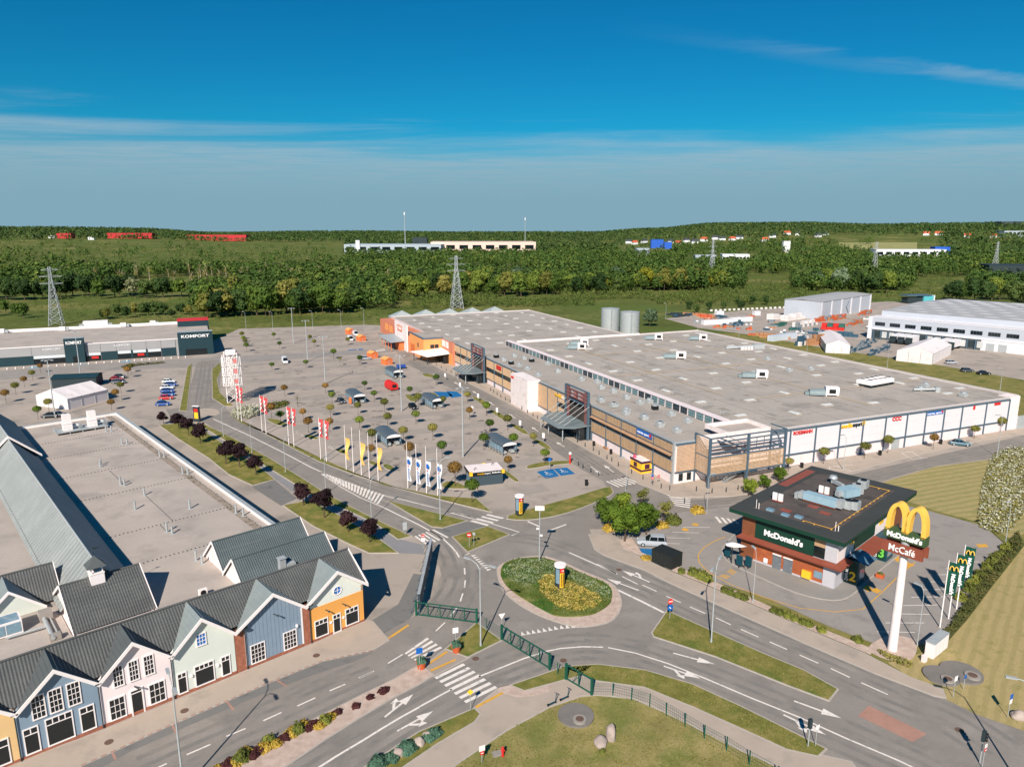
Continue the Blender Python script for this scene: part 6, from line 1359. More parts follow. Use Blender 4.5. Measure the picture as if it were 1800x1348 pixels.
for a, b_, n, cc, sz, lb in [((370), 270, 6, [DARK], (2.2, 1.2, 0.9), 'black pallets at the far left of the yard'), (440, 290, 7, [DARK, BL_C], (2.2, 1.2, 0.8), 'black and blue pallets behind the first row'), (520, 265, 6, [WD_C], (2.2, 1.2, 0.7), 'timber pallets along the back of the yard'), (640, 290, 6, [WD_C, OR_C], (2.0, 1.2, 1.0), 'taller timber pallet pile at the back of the yard'), (800, 300, 5, [BL_C], (2.0, 1.4, 0.9), 'bright blue crates near the site cabins'), (885, 380, 9, [BL_C, GY_C], (1.8, 1.2, 1.1), 'dark blue crates before the white containers'), (780, 380, 8, [WD_C, GY_C, OR_C], (1.6, 1.2, 0.8), 'mixed brown goods on the near yard edge'), (1090, 445, 10, [WD_C, OR_C], (1.6, 1.2, 0.8), 'rusty goods along the embankment'), (1190, 465, 8, [WD_C], (1.6, 1.2, 1.1), 'brown timber pile left of the silver racks'), (1285, 380, 7, [GR_C, GY_C], (2.0, 1.3, 0.9), 'green crates in the middle of the yard'), (1295, 310, 5, [WH_C], (2.6, 2.2, 1.6), 'white wrapped blocks before the steel hall'), (1420, 320, 7, [WH_C], (2.6, 2.2, 1.6), 'second group of white wrapped blocks before the steel hall'), (1510, 380, 9, [WH_C, GY_C], (2.2, 1.6, 1.4), 'white crates beside the green ones'), (1540, 430, 10, [BL_C, GY_C], (2.0, 1.4, 1.0), 'blue-grey racks at the right of the yard'), (1720, 445, 8, [BL_C], (2.0, 1.4, 1.2), 'dark blue racks nearest the warehouse'), (1690, 330, 9, [OR_C], (2.0, 1.3, 1.0), 'orange crates below the steel hall'), (1740, 395, 4, [RED, GR_C], (2.6, 2.0, 1.6), 'red and green containers in the yard'), (1530, 540, 5, [BL_C, WH_C], (1.6, 1.2, 2.0), 'blue and white goods beside the timber tower')]:
    stack(*zy([(a, b_)])[0], n, cc, sz, lb, rz=R(40) if n % 2 else R(-30))
for a, b_, n, lb in ((30, 325, 8, 'long row of orange crates before the steel hall, left part'), (110, 320, 10, 'long row of orange crates before the steel hall, middle part'), (270, 365, 9, 'orange crates beside the warehouse gable'), (370, 275, 8, 'orange crates at the far corner of the steel hall')): stack(*zw([(a, b_)])[0], n, [OR_C, WD_C, OR_C, GY_C], (1.7, 1.2, .9), lb, rz=R(42), levels=3)
for a, b_, n, lb in ((290, 600, 9, 'blue-grey rack of beams beside the small tent'), (460, 625, 9, 'blue-grey rack of beams between the two tents'), (380, 545, 8, 'blue-grey racks behind the two tents')): stack(*zw([(a, b_)])[0], n, [BL_C, GY_C], (2.4, 0.5, 0.9), lb, 'stacked_racks', rz=R(45), levels=3)
yp_ = gpoly([(1190, 566), (1300, 552), (1370, 560), (1450, 575), (1520, 560), (1530, 590), (1440, 600), (1330, 584), (1240, 574)]); ry_ = random.Random(5); k = 0
while k < 22:
    px, py = ry_.uniform(1190, 1530), ry_.uniform(552, 600)
    if not inside(tuple(ground(px, py)[:2]), yp_): continue
    k += 1; stack(px, py, ry_.randint(2, 4), [[WD_C, GY_C], [BL_C, WH_C], [WH_C, GY_C], [OR_C, WD_C], [GR_C, BL_C]][k % 5], (1.3, 1.1, .8), ('small brown-grey', 'small blue-white', 'small white-grey', 'small orange-brown', 'small green-blue')[k % 5] + ' pile of goods in the storage yard', rz=ry_.uniform(-.7, .7))
stack(*zy([(1285, 500)])[0], 18, [material('silver_wrap', (196, 204, 212), 0.35, 0.1)], (0.9, 1.4, 2.6), 'row of upright silver-wrapped packs by the embankment', 'wrapped_packs', rz=R(35), levels=1)
stack(*zy([(1605, 535)])[0], 7, [WD_C], (1.3, 1.4, 1.5), 'tall stack of timber pallets beside the small tent', rz=R(20), levels=3)
def container(px, py, L, rz, mat, label, h=2.6):
    t = thing('site_container', label, 'container', ground(px, py), rz, 'containers in the storage yard'); m = Mesh(); m.box(0, L, 0, 2.5, 0.1, h); 
    for k in range(int(L / 0.5)): m.box(k * 0.5 + 0.1, k * 0.5 + 0.3, -0.06, -0.002, 0.2, h - 0.15)
    m.build('shell', mat, t); m = Mesh(); m.box(L + 0.002, L + 0.05, 0.1, 2.4, 0.2, h - 0.1); m.build('door', STEEL, t)
for a, b_, L, lb in ((685, 360, 22, 'long white corrugated container in the storage yard'), (930, 335, 14, 'white container behind the long one'), (1005, 328, 8, 'white site cabin with two dark windows'), (800, 275, 5, 'small white cabin at the back of the yard'), (1135, 275, 4, 'lone white cabin at the yard\'s back edge')): container(*zy([(a, b_)])[0], L, R(20), W_WHITE, lb)
mo = Mesh().cbox((0, 0, 0.5), (1.4, 1.4, 1.0)).mesh('white_block', WH_C)
for i in range(26): tag(put('concrete_block', mo, None, ground(1180 + i * 8.0 + 70, 547 - i * 0.35)), 'small white block in the line along the yard\'s back edge', 'block', 'white blocks along the yard')
gt = thing('gatehouse', 'small gatehouse with dark flat canopy and turquoise wall behind the warehouse', 'kiosk', ground(1595, 534), R(12))
m = Mesh(); m.box(0, 16, 0, 6, 0, 4.2); m.build('dark_hall', DARK, gt); m = Mesh(); m.box(-1.5, 18, -1.5, 7, 5.4, 6.0); m.build('canopy', STEEL_D, gt); m = Mesh(); m.box(12, 20, -1, 5.5, 0, 5.2); m.build('turquoise_wall', material('turquoise', (84, 172, 178), 0.6), gt); m = Mesh(); m.box(20.1, 21, -1, 5.5, 0, 5.6); m.build('white_wall', W_WHITE, gt)
# ================================================================ FAR BUILDINGS
def far_box(px, py, L, W, Hh, rz, mat, label, roof=None, cat='building', name='far_building', wins=0, z0=None, rise=0.0):
    c = ground(px, py); c.z = terrain(c.x, c.y) if z0 is None else z0
    t = thing(name, label, cat, c, rz)
    Mesh().box(-L / 2, L / 2, 0, W, 0, Hh).build('wall', mat, t)
    if rise:
        m = Mesh(); m.add([(-L / 2 - .4, -.4, Hh), (L / 2 + .4, -.4, Hh), (L / 2 + .4, W + .4, Hh), (-L / 2 - .4, W + .4, Hh), (-L / 2 - .4, W / 2, Hh + rise), (L / 2 + .4, W / 2, Hh + rise)], [(0, 1, 5, 4), (2, 3, 4, 5), (1, 2, 5), (3, 0, 4)]); m.build('roof', roof or mat, t)
    else: m = Mesh(); m.box(-L / 2 - 0.3, L / 2 + 0.3, -0.3, W + 0.3, Hh, Hh + 0.4); m.build('roof', roof or mat, t)
    for k in range(wins):
        x = -L / 2 + L * (k + 0.5) / wins; Mesh().box(x - L / wins * 0.33, x + L / wins * 0.33, -0.15, -0.01, Hh * 0.4, Hh * 0.75).build('window', GLASS, t)
    return t
F_RED = material('far_red', (188, 48, 52), 0.7, 0.1); F_PINK = material('far_pale_pink', (226, 198, 184), 0.7, 0.06); F_WHITE = material('far_white', (224, 224, 224), 0.7, 0.05); F_BLUE = material('far_blue', (40, 92, 186), 0.6, 0.1); F_GREY = material('far_grey', (166, 176, 184), 0.7, 0.06); TERRA = material('clay_tiles', (198, 96, 66), 0.8, 0.15); SLT = material('dark_tiles', (64, 68, 76), 0.7, 0.15)
for a in [(380, 434, 190, 40, 18, 0, F_RED, 'longest red shed on the far left plain'), (230, 436, 130, 30, 15, 0, F_RED, 'middle red shed on the far left plain'), (115, 437, 40, 20, 14, 0, F_RED, 'small red shed nearest the spoil heap'), (690, 447, 210, 90, 20, R(-4), F_GREY, 'long pale factory with a white tower among the trees'), (850, 446, 230, 110, 25, R(3), F_PINK, 'large pale pink factory beyond the wood'), (1130, 449, 26, 20, 14, 0, F_GREY, 'small grey shed left of the blue block'), (1155, 441, 30, 15, 22, 0, F_BLUE, 'bright blue block left of the village'), (1174, 442, 18, 12, 17, 0, F_BLUE, 'smaller blue block beside the first'), (1240, 466, 30, 24, 14, R(-8), F_GREY, 'grey car showroom, left half'), (1293, 464, 40, 24, 14, R(-8), F_WHITE, 'white car showroom with red corner, right half'), (1382, 448, 14, 9, 24, 0, F_WHITE, 'narrow white tower block in the trees'), (1600, 455, 120, 30, 15, R(-6), F_WHITE, 'long white and blue showroom on the right plain'), (1655, 454, 26, 20, 18, R(-6), F_BLUE, 'blue glazed entrance of the right showroom'), (1785, 430, 120, 40, 16, R(-5), SLT, 'upper dark long shed at the far right'), (1790, 440, 80, 40, 15, R(-5), F_GREY, 'lower grey shed at the far right'), (1790, 488, 60, 30, 13, R(-10), DARK, 'dark cladded hall at the right picture edge')]:
    far_box(*a, wins=8 if a[6] in (F_WHITE, F_GREY, F_PINK) and a[2] > 20 else 0)
Mesh().box(-4, 4, -3, 3, 0, 30).build('white_tower', F_WHITE, far_box(630, 449, 14, 10, 6, 0, F_WHITE, 'white silo building at the left of the pale factory'))
far_box(738, 441, 36, 20, 30, 0, DARK, 'dark and white block above the long factory')
hx = [(1105, 428, 1), (1118, 430, 0), (1135, 427, 1), (1180, 428, 1), (1192, 431, 0), (1208, 426, 1), (1222, 428, 1), (1240, 424, 0), (1256, 421, 1), (1270, 423, 1), (1290, 423, 0), (1300, 421, 1), (1345, 425, 0), (1358, 418, 1), (1385, 413, 0), (1402, 414, 1), (1440, 417, 1), (1452, 414, 1), (1628, 414, 0), (1650, 414, 0), (1700, 418, 0), (1752, 419, 0)]
def hill_point(px, py):
    """where the sight line through a photo point meets the hills"""
    u = (px - 900) / 1248.0; v = (py - 674) / 1248.0; d = Vector((u, CP - v * SP, -(SP + v * CP)))
    t = 700.0
    while t < 4200:
        p = Vector((0, 0, CAM_H)) + d * t
        if p.z <= terrain(p.x, p.y): break
        t += 8
    return Vector((p.x, p.y, terrain(p.x, p.y)))
words = ['first', 'second', 'third', 'fourth', 'fifth', 'sixth', 'seventh', 'eighth', 'ninth', 'tenth', 'eleventh', 'twelfth', 'thirteenth', 'fourteenth', 'fifteenth', 'sixteenth', 'seventeenth', 'eighteenth', 'nineteenth', 'twentieth', 'twenty-first', 'twenty-second']
for i, (px, py, dk_) in enumerate(hx):
    c = hill_point(px, py); t = thing('village_house', '%s house from the left in the distant hillside village, %s roof' % (words[i], 'dark' if dk_ else 'red'), 'house', c, rnd.uniform(-0.7, 0.7), 'houses of the distant village')
    L = rnd.uniform(14, 20)
    Mesh().box(-L / 2, L / 2, 0, 11, -2, 5.5).build('wall', F_WHITE, t); m = Mesh(); m.add([(-L / 2 - .5, -.5, 5.5), (L / 2 + .5, -.5, 5.5), (L / 2 + .5, 11.5, 5.5), (-L / 2 - .5, 11.5, 5.5), (-L / 2 - .5, 5.5, 11), (L / 2 + .5, 5.5, 11)], [(0, 1, 5, 4), (2, 3, 4, 5), (1, 2, 5), (3, 0, 4)]); m.build('roof', SLT if dk_ else TERRA, t)
hp_ = thing('spoil_heap', 'bare earth spoil heap at the far left edge', 'heap', ground(25, 437), 0)
m = Mesh(); n = 26
m.add([(math.cos(k * 2 * math.pi / n) * r_ * rnd.uniform(.9, 1.1), math.sin(k * 2 * math.pi / n) * r_ * 0.6, z) for r_, z in ((75, 0), (52, 11), (30, 19), (10, 23)) for k in range(n)], [(r * n + k, r * n + (k + 1) % n, (r + 1) * n + (k + 1) % n, (r + 1) * n + k) for r in range(3) for k in range(n)] + [tuple(range(3 * n, 4 * n))], 0, True); m.build('earth', material('bare_earth', (158, 138, 120), 0.95, 0.2, 0.05, 0.5), hp_)
for (px, py, tx) in ((65, 436, 'white box trailer beside the spoil heap'), (93, 437, 'blue and white cabin right of the spoil heap'), (162, 438, 'white trailer on the far left plain')): far_box(px, py, 16, 5, 7, 0, F_WHITE, tx, name='far_cabin', cat='cabin')
for px, py, h, tx in ((713, 445, 92, 'tall thin mast with a red top rising over the horizon left of centre'), (923, 440, 84, 'telecom mast with antennas rising over the horizon')):
    c = ground(px, py); t = thing('radio_mast', tx, 'mast', c, 0); m = Mesh(); m.tube([(0, 0, 0), (0, 0, h)], [1.1, 0.5], 8); m.build('pole', STEEL, t); m = Mesh(); m.cyl(0, 0, h - 9, h - 3, 1.6, 8); m.build('antennas', F_WHITE, t)
def pylon(px, py, h, label, s=1.0):
    t = thing('power_pylon', label, 'pylon', ground(px, py), R(20)); b0, b1 = 3.2 * s, 0.6 * s; m = Mesh(); lv = 9
    W = lambda z: b0 + (b1 - b0) * min(1, z / (h * 0.8))
    for sx in (-1, 1):
        for sy in (-1, 1): m.tube([(sx * W(z), sy * W(z), z) for z in [h * k / lv for k in range(lv + 1)]], 0.16 * s, 4)
    for k in range(lv):
        z0, z1 = h * k / lv, h * (k + 1) / lv
        for ax in range(4):
            c_ = [(-1, -1), (1, -1), (1, 1), (-1, 1)]; p, q = c_[ax], c_[(ax + 1) % 4]
            m.bar((p[0] * W(z0), p[1] * W(z0), z0), (q[0] * W(z1), q[1] * W(z1), z1), 0.2 * s); m.bar((q[0] * W(z0), q[1] * W(z0), z0), (p[0] * W(z1), p[1] * W(z1), z1), 0.2 * s); m.bar((p[0] * W(z1), p[1] * W(z1), z1), (q[0] * W(z1), q[1] * W(z1), z1), 0.16 * s)
    m.build('lattice', STEEL, t)
    for z in (h * 0.72, h * 0.84, h * 0.95):
        a = Mesh(); L = 5.5 * s if z < h * .9 else 4 * s
        for sg in (-1, 1): a.bar((0, 0, z + 0.8), (sg * L, 0, z), 0.2); a.bar((0, 0, z - 0.3), (sg * L, 0, z), 0.2)
        a.build('cross_arm', STEEL, t)
pylon(803, 543, 34, 'lattice power pylon rising directly behind the shopping centre', 1.15); pylon(100, 572, 31, 'lattice power pylon behind the grey shop at the left'); pylon(1250, 492, 40, 'lattice power pylon in front of the car showrooms'); pylon(1535, 490, 38, 'faint lattice pylon in the trees right of centre'); pylon(1748, 476, 36, 'lattice power pylon near the right edge')
# ================================================================ STREET FURNITURE, VEHICLES, FLAGS
def paint(name, rgb): return material(name, rgb, 0.3, 0.06, 1.0, 6, spec=0.6)
C_SILVER = paint('car_silver', (168, 172, 178)); C_BLACK = paint('car_black', (26, 28, 32)); C_WHITE = paint('car_white', (228, 228, 228)); C_BLUE = paint('car_blue', (26, 72, 150)); C_RED = paint('car_red', (186, 24, 32)); C_TEAL = paint('car_teal', (70, 108, 122)); C_GREY = paint('car_grey', (74, 80, 86))
LAMPW = material('headlamp', (214, 216, 218), 0.2, 0.1); LAMPR = material('tail_lamp', (150, 20, 22), 0.3, 0.1)
wheelm = Mesh().tube([(0, -0.11, 0), (0, 0.11, 0)], 0.33, 16).mesh('wheel', TYRE)
rimm = Mesh().tube([(0, -0.125, 0), (0, 0.125, 0)], 0.2, 10).mesh('rim', STEEL)
def loft(stations, m, smooth=True):
    """stations: (x, half width low, half width top, z low, z mid, z top) -> closed shell"""
    vs = []
    for x, wl_, wt, zl, zm, zt in stations:
        vs += [(x, -wl_ * 0.92, zl), (x, -wl_, zm), (x, -wt, zt), (x, wt, zt), (x, wl_, zm), (x, wl_ * 0.92, zl)]
    n = len(stations)
    fs = [(6 * i + k, 6 * i + (k + 1) % 6, 6 * i + 6 + (k + 1) % 6, 6 * i + 6 + k) for i in range(n - 1) for k in range(6)] + [(5, 4, 3, 2, 1, 0), tuple(range(6 * n - 6, 6 * n))]
    m.add(vs, fs)
    return m
def car(px, py, rz, mat, label, kind='saloon', group=None, z=0.05, loc=None):
    t = thing('parked_car', label, 'car', (loc or ground(px, py)) + Vector((0, 0, z)), rz, group)
    L, W, Hh = {'saloon': (4.5, 1.8, 1.45), 'estate': (4.6, 1.8, 1.5), 'suv': (4.8, 1.92, 1.74), 'van': (5.4, 2.0, 2.3), 'hatch': (4.1, 1.75, 1.48)}[kind]
    a, w = L / 2, W / 2; zl, belt = 0.24, Hh * (0.6 if kind != 'van' else 0.52)
    body = loft([(-a, w * .82, w * .76, zl + .12, .55, belt * .82), (-a + .25, w * .97, w * .86, zl, .6, belt), (-a * .4, w, w * .9, zl - .02, .6, belt), (a * .3, w, w * .9, zl - .02, .6, belt), (a * .72, w * .98, w * .84, zl, .56, belt * .93), (a - .12, w * .88, w * .74, zl + .05, .5, belt * .76), (a, w * .76, w * .66, zl + .14, .45, belt * .62)], Mesh())
    body.build('body', mat, t)
    r0, r1, f0, f1 = {'saloon': (-a * .78, -a * .42, a * .12, a * .46), 'estate': (-a * .94, -a * .8, a * .12, a * .48), 'suv': (-a * .95, -a * .8, a * .1, a * .44), 'van': (-a * .98, -a * .95, a * .42, a * .74), 'hatch': (-a * .93, -a * .66, a * .14, a * .5)}[kind]
    g = Mesh(); b0, b1 = w * .86, w * .68; zt = Hh - 0.07
    g.add([(r0, -b0, belt), (f1, -b0, belt), (f1, b0, belt), (r0, b0, belt), (r1, -b1, zt), (f0, -b1, zt), (f0, b1, zt), (r1, b1, zt)], [(0, 1, 5, 4), (1, 2, 6, 5), (2, 3, 7, 6), (3, 0, 4, 7)]); g.build('windows', GLASS, t)
    rf = Mesh(); rf.add([(r1 - .05, -b1 - .02, zt), (f0 + .05, -b1 - .02, zt), (f0 + .05, b1 + .02, zt), (r1 - .05, b1 + .02, zt), (r1 + .12, -b1 * .9, Hh), (f0 - .15, -b1 * .9, Hh), (f0 - .15, b1 * .9, Hh), (r1 + .12, b1 * .9, Hh)], [(0, 1, 5, 4), (1, 2, 6, 5), (2, 3, 7, 6), (3, 0, 4, 7), (4, 5, 6, 7), (3, 2, 1, 0)]); rf.build('roof', mat, t)
    pl = Mesh()
    for xx in ((r0 + r1) / 2 + .1, (r1 + f0) / 2, f0 + (f1 - f0) * .3):
        for s_ in (-1, 1): pl.bar((xx, s_ * (b0 + .01), belt), (xx * .9 + (r1 + f0) * .05, s_ * (b1 + .01), zt), 0.09)
    if kind == 'van': pl.panel([(r0, -b0 - .02, belt), (f0 - .6, -b0 - .02, belt), (f0 - .6, -b1 - .02, zt), (r1, -b1 - .02, zt)], 0.02); pl.panel([(f0 - .6, b0 + .02, belt), (r0, b0 + .02, belt), (r1, b1 + .02, zt), (f0 - .6, b1 + .02, zt)], 0.02)
    pl.build('pillars', mat, t)
    for sx in (-a * .62, a * .62):
        for sy in (-1, 1):
            o = put('wheel', wheelm, t, (sx, sy * (w - .1), .33)); put('rim', rimm, o)
    for sy in (-1, 1):
        Mesh().cbox((a - .09, sy * w * .6, belt * .7), (.16, .34, .14)).build('headlight', LAMPW, t); Mesh().cbox((-a + .1, sy * w * .66, belt * .8), (.16, .26, .18)).build('tail_light', LAMPR, t)
        Mesh().cbox((f1 - .15, sy * (w + .06), belt + .05), (.14, .16, .12)).build('mirror', mat, t)
    return t
car(1146, 958, R(172), C_SILVER, 'silver and grey off-road car parked beside the leafy trees', 'suv', z=0.06)
car(1687, 783, R(-20), C_TEAL, 'teal blue saloon parked along the white side of the centre', 'saloon', z=0.1)
zw5 = zoomed(1440, 500, 5)
car(*zw5([(1160, 697)])[0], R(5), C_SILVER, 'silver estate car beside the big white tent', 'estate'); car(*zw5([(1300, 768)])[0], R(5), C_GREY, 'grey estate car, middle one by the warehouse bank', 'estate'); car(*zw5([(1445, 792)])[0], R(-8), C_BLACK, 'black car, rightmost by the warehouse bank', 'saloon')
car(501, 638, R(-65), C_WHITE, 'white van alone in the middle of the car park', 'van'); car(600, 708, R(-60), C_GREY, 'dark grey car left of the trolley shelter with orange signs', 'hatch'); car(726, 718, R(-60), C_BLACK, 'black car left of the trolley shelter by the tall lamp', 'hatch'); car(403, 705, R(-70), C_GREY, 'dark car under the stacked sign tower', 'hatch'); car(643, 632, R(20), C_SILVER, 'silver car beside the orange shed', 'saloon'); car(616, 599, R(-65), C_WHITE, 'white van near the first orange sheds', 'van'); car(625, 590, R(-65), C_WHITE, 'second white van farther back near the orange sheds', 'van')
for px, py, mt, lb in ((297, 673, C_WHITE, 'white car, farthest in the row beside the grass strip'), (300, 679, C_BLUE, 'blue and white car, second farthest in the row by the grass strip'), (294, 684, C_WHITE, 'white car, third farthest in the row by the grass strip'), (295, 690, C_BLUE, 'blue car behind the red one in the row by the grass strip'), (293, 702, C_RED, 'red car in the row by the grass strip'), (287, 713, C_BLUE, 'blue car nearest in the row by the grass strip'), (296, 696, C_BLUE, 'darker blue car just behind the red one')):
    car(px, py, R(12), mt, lb, 'hatch', 'cars parked beside the grass strip')
car(209, 674, R(8), C_GREY, 'dark grey car, nearest of the three in the left car park', 'estate'); car(205, 669, R(8), C_RED, 'red car in the middle of the three in the left car park', 'hatch'); car(211, 665, R(8), C_BLACK, 'black car, farthest of the three in the left car park', 'hatch'); car(153, 675, R(8), C_BLACK, 'black car behind the dark market shed', 'saloon'); car(90, 734, R(15), C_BLACK, 'black car partly hidden behind the flat roof, left one', 'saloon'); car(102, 732, R(15), C_GREY, 'grey car partly hidden behind the flat roof, right one', 'saloon')
tl = thing('red_trailer', 'red rounded sales trailer in the car park', 'trailer', ground(688, 684), R(-60)); m = Mesh()
pr = [(math.cos(a) * 1.3, 1.5 + math.sin(a) * 1.2) for a in [R(k * 18) for k in range(11)]]; n = len(pr)
m.add([(-2.8, p[0], p[1]) for p in pr] + [(2.8, p[0], p[1]) for p in pr] + [(-2.8, -1.3, .4), (-2.8, 1.3, .4), (2.8, -1.3, .4), (2.8, 1.3, .4)], [(i, i + 1, n + i + 1, n + i) for i in range(n - 1)] + [(0, n, 2 * n + 3, 2 * n + 1), (n - 1, 2 * n, 2 * n + 2, 2 * n - 1)] + [tuple(list(range(n - 1, -1, -1)) + [2 * n + 1, 2 * n]), tuple(list(range(n, 2 * n)) + [2 * n + 2, 2 * n + 3])]); m.build('body', RED, tl)
for y in (-1.1, 1.1): put('wheel', wheelm, tl, (0, y, .33))
Mesh().box(2.802, 2.84, -.7, .7, 1.0, 2.0).build('hatch', GLASS, tl)
bt = thing('blue_trailer', 'small blue car trailer beside the crossing to the orange shop', 'trailer', ground(705, 648), R(20)); m = Mesh(); m.box(-1.6, 1.6, -.9, .9, .5, 1.5); m.build('body', C_BLUE, bt)
for y in (-.95, .95): put('wheel', wheelm, bt, (0, y, .33))
for i, (px, py, lb) in enumerate(((615, 587, 'farthest orange garden shed in the car park'), (635, 599, 'second farthest orange garden shed'), (655, 629, 'orange garden shed behind the silver car'), (680, 640, 'nearest orange garden shed'))):
    t = thing('garden_shed', lb, 'shed', ground(px, py), R(-50), 'orange garden sheds in the car park'); m = Mesh(); m.box(-1.8, 1.8, -1.5, 1.5, 0, 2.1); m.panel([(-1.8, -1.5, 2.1), (-1.8, 1.5, 2.1), (-1.8, 0, 2.9)], .1); m.panel([(1.8, 1.5, 2.1), (1.8, -1.5, 2.1), (1.8, 0, 2.9)], .1); m.build('wall', ORANGE_D, t)
    m = Mesh(); m.panel([(-2, -1.7, 2.05), (2, -1.7, 2.05), (2, 0, 2.95), (-2, 0, 2.95)], .08); m.panel([(2, 1.7, 2.05), (-2, 1.7, 2.05), (-2, 0, 2.95), (2, 0, 2.95)], .08); m.build('roof', ORANGE, t); Mesh().box(1.81, 1.85, -.5, .5, 0, 1.8).build('door', SALMON, t)
# ---- trolley shelters
sh0 = None
def shelter(px, py, rz, label):
    global sh0
    if sh0: return dup(sh0, ground(px, py), rz, label)
    t = thing('trolley_shelter', label, 'shelter', ground(px, py), rz, 'trolley shelters in the car park'); Lh, Wh = 4.4, 1.75
    pr = [(Wh * 1.05 * math.cos(R(180 - k * 18)), 2.3 + 0.75 * math.sin(R(k * 18))) for k in range(11)]; n = len(pr); m = Mesh()
    m.add([(-Lh, p[0], p[1]) for p in pr] + [(Lh, p[0], p[1]) for p in pr], [(i, n + i, n + i + 1, i + 1) for i in range(n - 1)]); m.build('arched_roof', material('smoked_roof', (86, 94, 100), 0.3, 0.15, 0.5, 4), t)
    for k in range(7):
        x = -Lh + 2 * Lh * k / 6; Mesh().tube([(x, p[0], p[1] + .04) for p in pr], .05, 5).build('roof_rib', STEEL_D, t)
        for y in (-Wh, Wh): Mesh().box(x - .05, x + .05, y - .05, y + .05, 0, 2.3).build('post', STEEL_D, t)
    m = Mesh(); m.add([(Lh + .02, p[0], p[1]) for p in pr], [tuple(range(n))]); m.build('gable_panel', WHITE_T, t)
    for y in (-Wh, Wh):
        for z in (.5, 1.1): Mesh().bar((-Lh, y, z), (Lh, y, z), .06).build('rail', STEEL, t)
        Mesh().panel([(-Lh, y, .9), (Lh, y, .9), (Lh, y, 2.1), (-Lh, y, 2.1)], .02).build('side_glazing', GLASS_S, t)
    m = Mesh()
    for i in range(9): m.box(-Lh + .6 + i * .9, -Lh + 1.2 + i * .9, -1.5, -.6, .35, .95); m.box(-Lh + .6 + i * .9, -Lh + 1.2 + i * .9, .6, 1.5, .35, .95)
    stuff(m.build('trolleys', STEEL, t)); sh0 = t
    return t
for px, py, lb in ((682, 777, 'trolley shelter behind the yellow flags'), (625, 705, 'trolley shelter with orange side signs'), (760, 713, 'trolley shelter beside the black car'), (880, 791, 'trolley shelter nearest the shopping centre road'), (693, 662, 'farthest trolley shelter, behind the red trailer')): shelter(px, py, R(-61), lb)
for k, (px, py) in enumerate(((610, 700), (616, 710))): tag(Mesh().box(-.5, .5, -.05, .05, .3, 2.0).box(-.05, .05, -.05, .05, 0, .3).build('orange_sign_board', ORANGE_D, None, ground(px, py), R(-30)), ('rear orange sign on the side of a trolley shelter', 'front orange sign on the side of a trolley shelter')[k], 'sign')
# ---- kiosks
KK = ground(828, 855.5); kk = thing('kiosk', 'black and yellow sales kiosk with white roof in the car park', 'kiosk', KK, R(17))
Mesh().box(0, 6.6, 0, 4.6, 0, 2.3).build('wall', material('charcoal_wall', (62, 76, 84), 0.6, 0.06), kk); Mesh().box(-.25, 6.85, -.25, 4.85, 2.3, 2.95).build('sign_band', BLACK, kk); Mesh().flat([(-.2, -.2), (6.8, -.2), (6.8, 4.8), (-.2, 4.8)], 2.96).build('roof', WHITE, kk)
for x in (-.3, 6.3): Mesh().box(x, x + .6, -.3, .3, 2.28, 3.0).build('yellow_corner', YELLOW, kk)
letters('media', .55, YELLOW, kk, (2.0, -.29, 2.6), FRONT, width=1.4, extrude=.02, name='kiosk_sign'); letters('expert', .55, WTEXT, kk, (3.4, -.29, 2.6), FRONT, width=1.3, extrude=.02, name='kiosk_sign'); m = Mesh()
for k in range(9): m.box(4.3 + k * .21, 4.45 + k * .21, -.29, -.255, 2.5, 2.68 + .08 * (k % 3 == 0))
m.build('kiosk_sign', WTEXT, kk)
Mesh().box(-.06, -.002, .6, 3.8, .2, 2.2).build('glass_front', GLASS_S, kk)
for x, y in ((1, 1.2), (5.2, 3.2)): Mesh().tube([(x, y, 2.96), (x, y, 3.4), (x + .4, y, 3.5), (x + .4, y + .3, 3.2)], .05, 6).build('roof_bracket', BLACK, kk)
um = thing('parasol', 'yellow parasol behind the black kiosk', 'parasol', ground(851, 838), 0); m = Mesh(); m.cyl(0, 0, 0, 2.6, .04, 6); m.build('pole', STEEL, um); m = Mesh(); m.add([(1.5 * math.cos(R(45 * k)), 1.5 * math.sin(R(45 * k)), 2.4) for k in range(8)] + [(0, 0, 3.1)], [(k, (k + 1) % 8, 8) for k in range(8)]); m.build('canopy', YELLOW, um)
YK = ground(1127, 834); yk = thing('kiosk', 'yellow and purple snack kiosk against the slatted shopping centre front', 'kiosk', YK, R(24)); PURP = material('aubergine', (70, 34, 60), 0.6)
m = Mesh(); m.box(0, 3.0, 0, 4.2, 0, 2.6); m.build('wall', YELLOW, yk); Mesh().box(-.05, 3.05, -.05, 4.25, .55, .95).build('purple_band', PURP, yk); Mesh().box(-.06, 3.06, -.06, 4.26, 2.3, 2.75).build('purple_band', PURP, yk); Mesh().flat([(0, 0), (3, 0), (3, 4.2), (0, 4.2)], 2.76).build('roof', WHITE, yk)
m = Mesh(); m.add([(.2 * math.cos(R(k * 30)) * 2 + .4, .5 * math.sin(R(k * 30)) + 3.2, 2.76) for k in range(12)] + [(.2 * math.cos(R(k * 30)) + .4, .25 * math.sin(R(k * 30)) + 3.2, 3.4) for k in range(12)], [(k, (k + 1) % 12, 12 + (k + 1) % 12, 12 + k) for k in range(12)] + [tuple(range(12, 24))]); m.build('pink_topping', material('pink', (214, 78, 110), 0.5), yk)
Mesh().box(-.08, -.062, 1.6, 2.8, 1.15, 2.1).build('menu_panel', PURP, yk); Mesh().box(.8, 2.0, -.08, -.062, 1.1, 2.1).build('serving_hatch', PURP, yk)
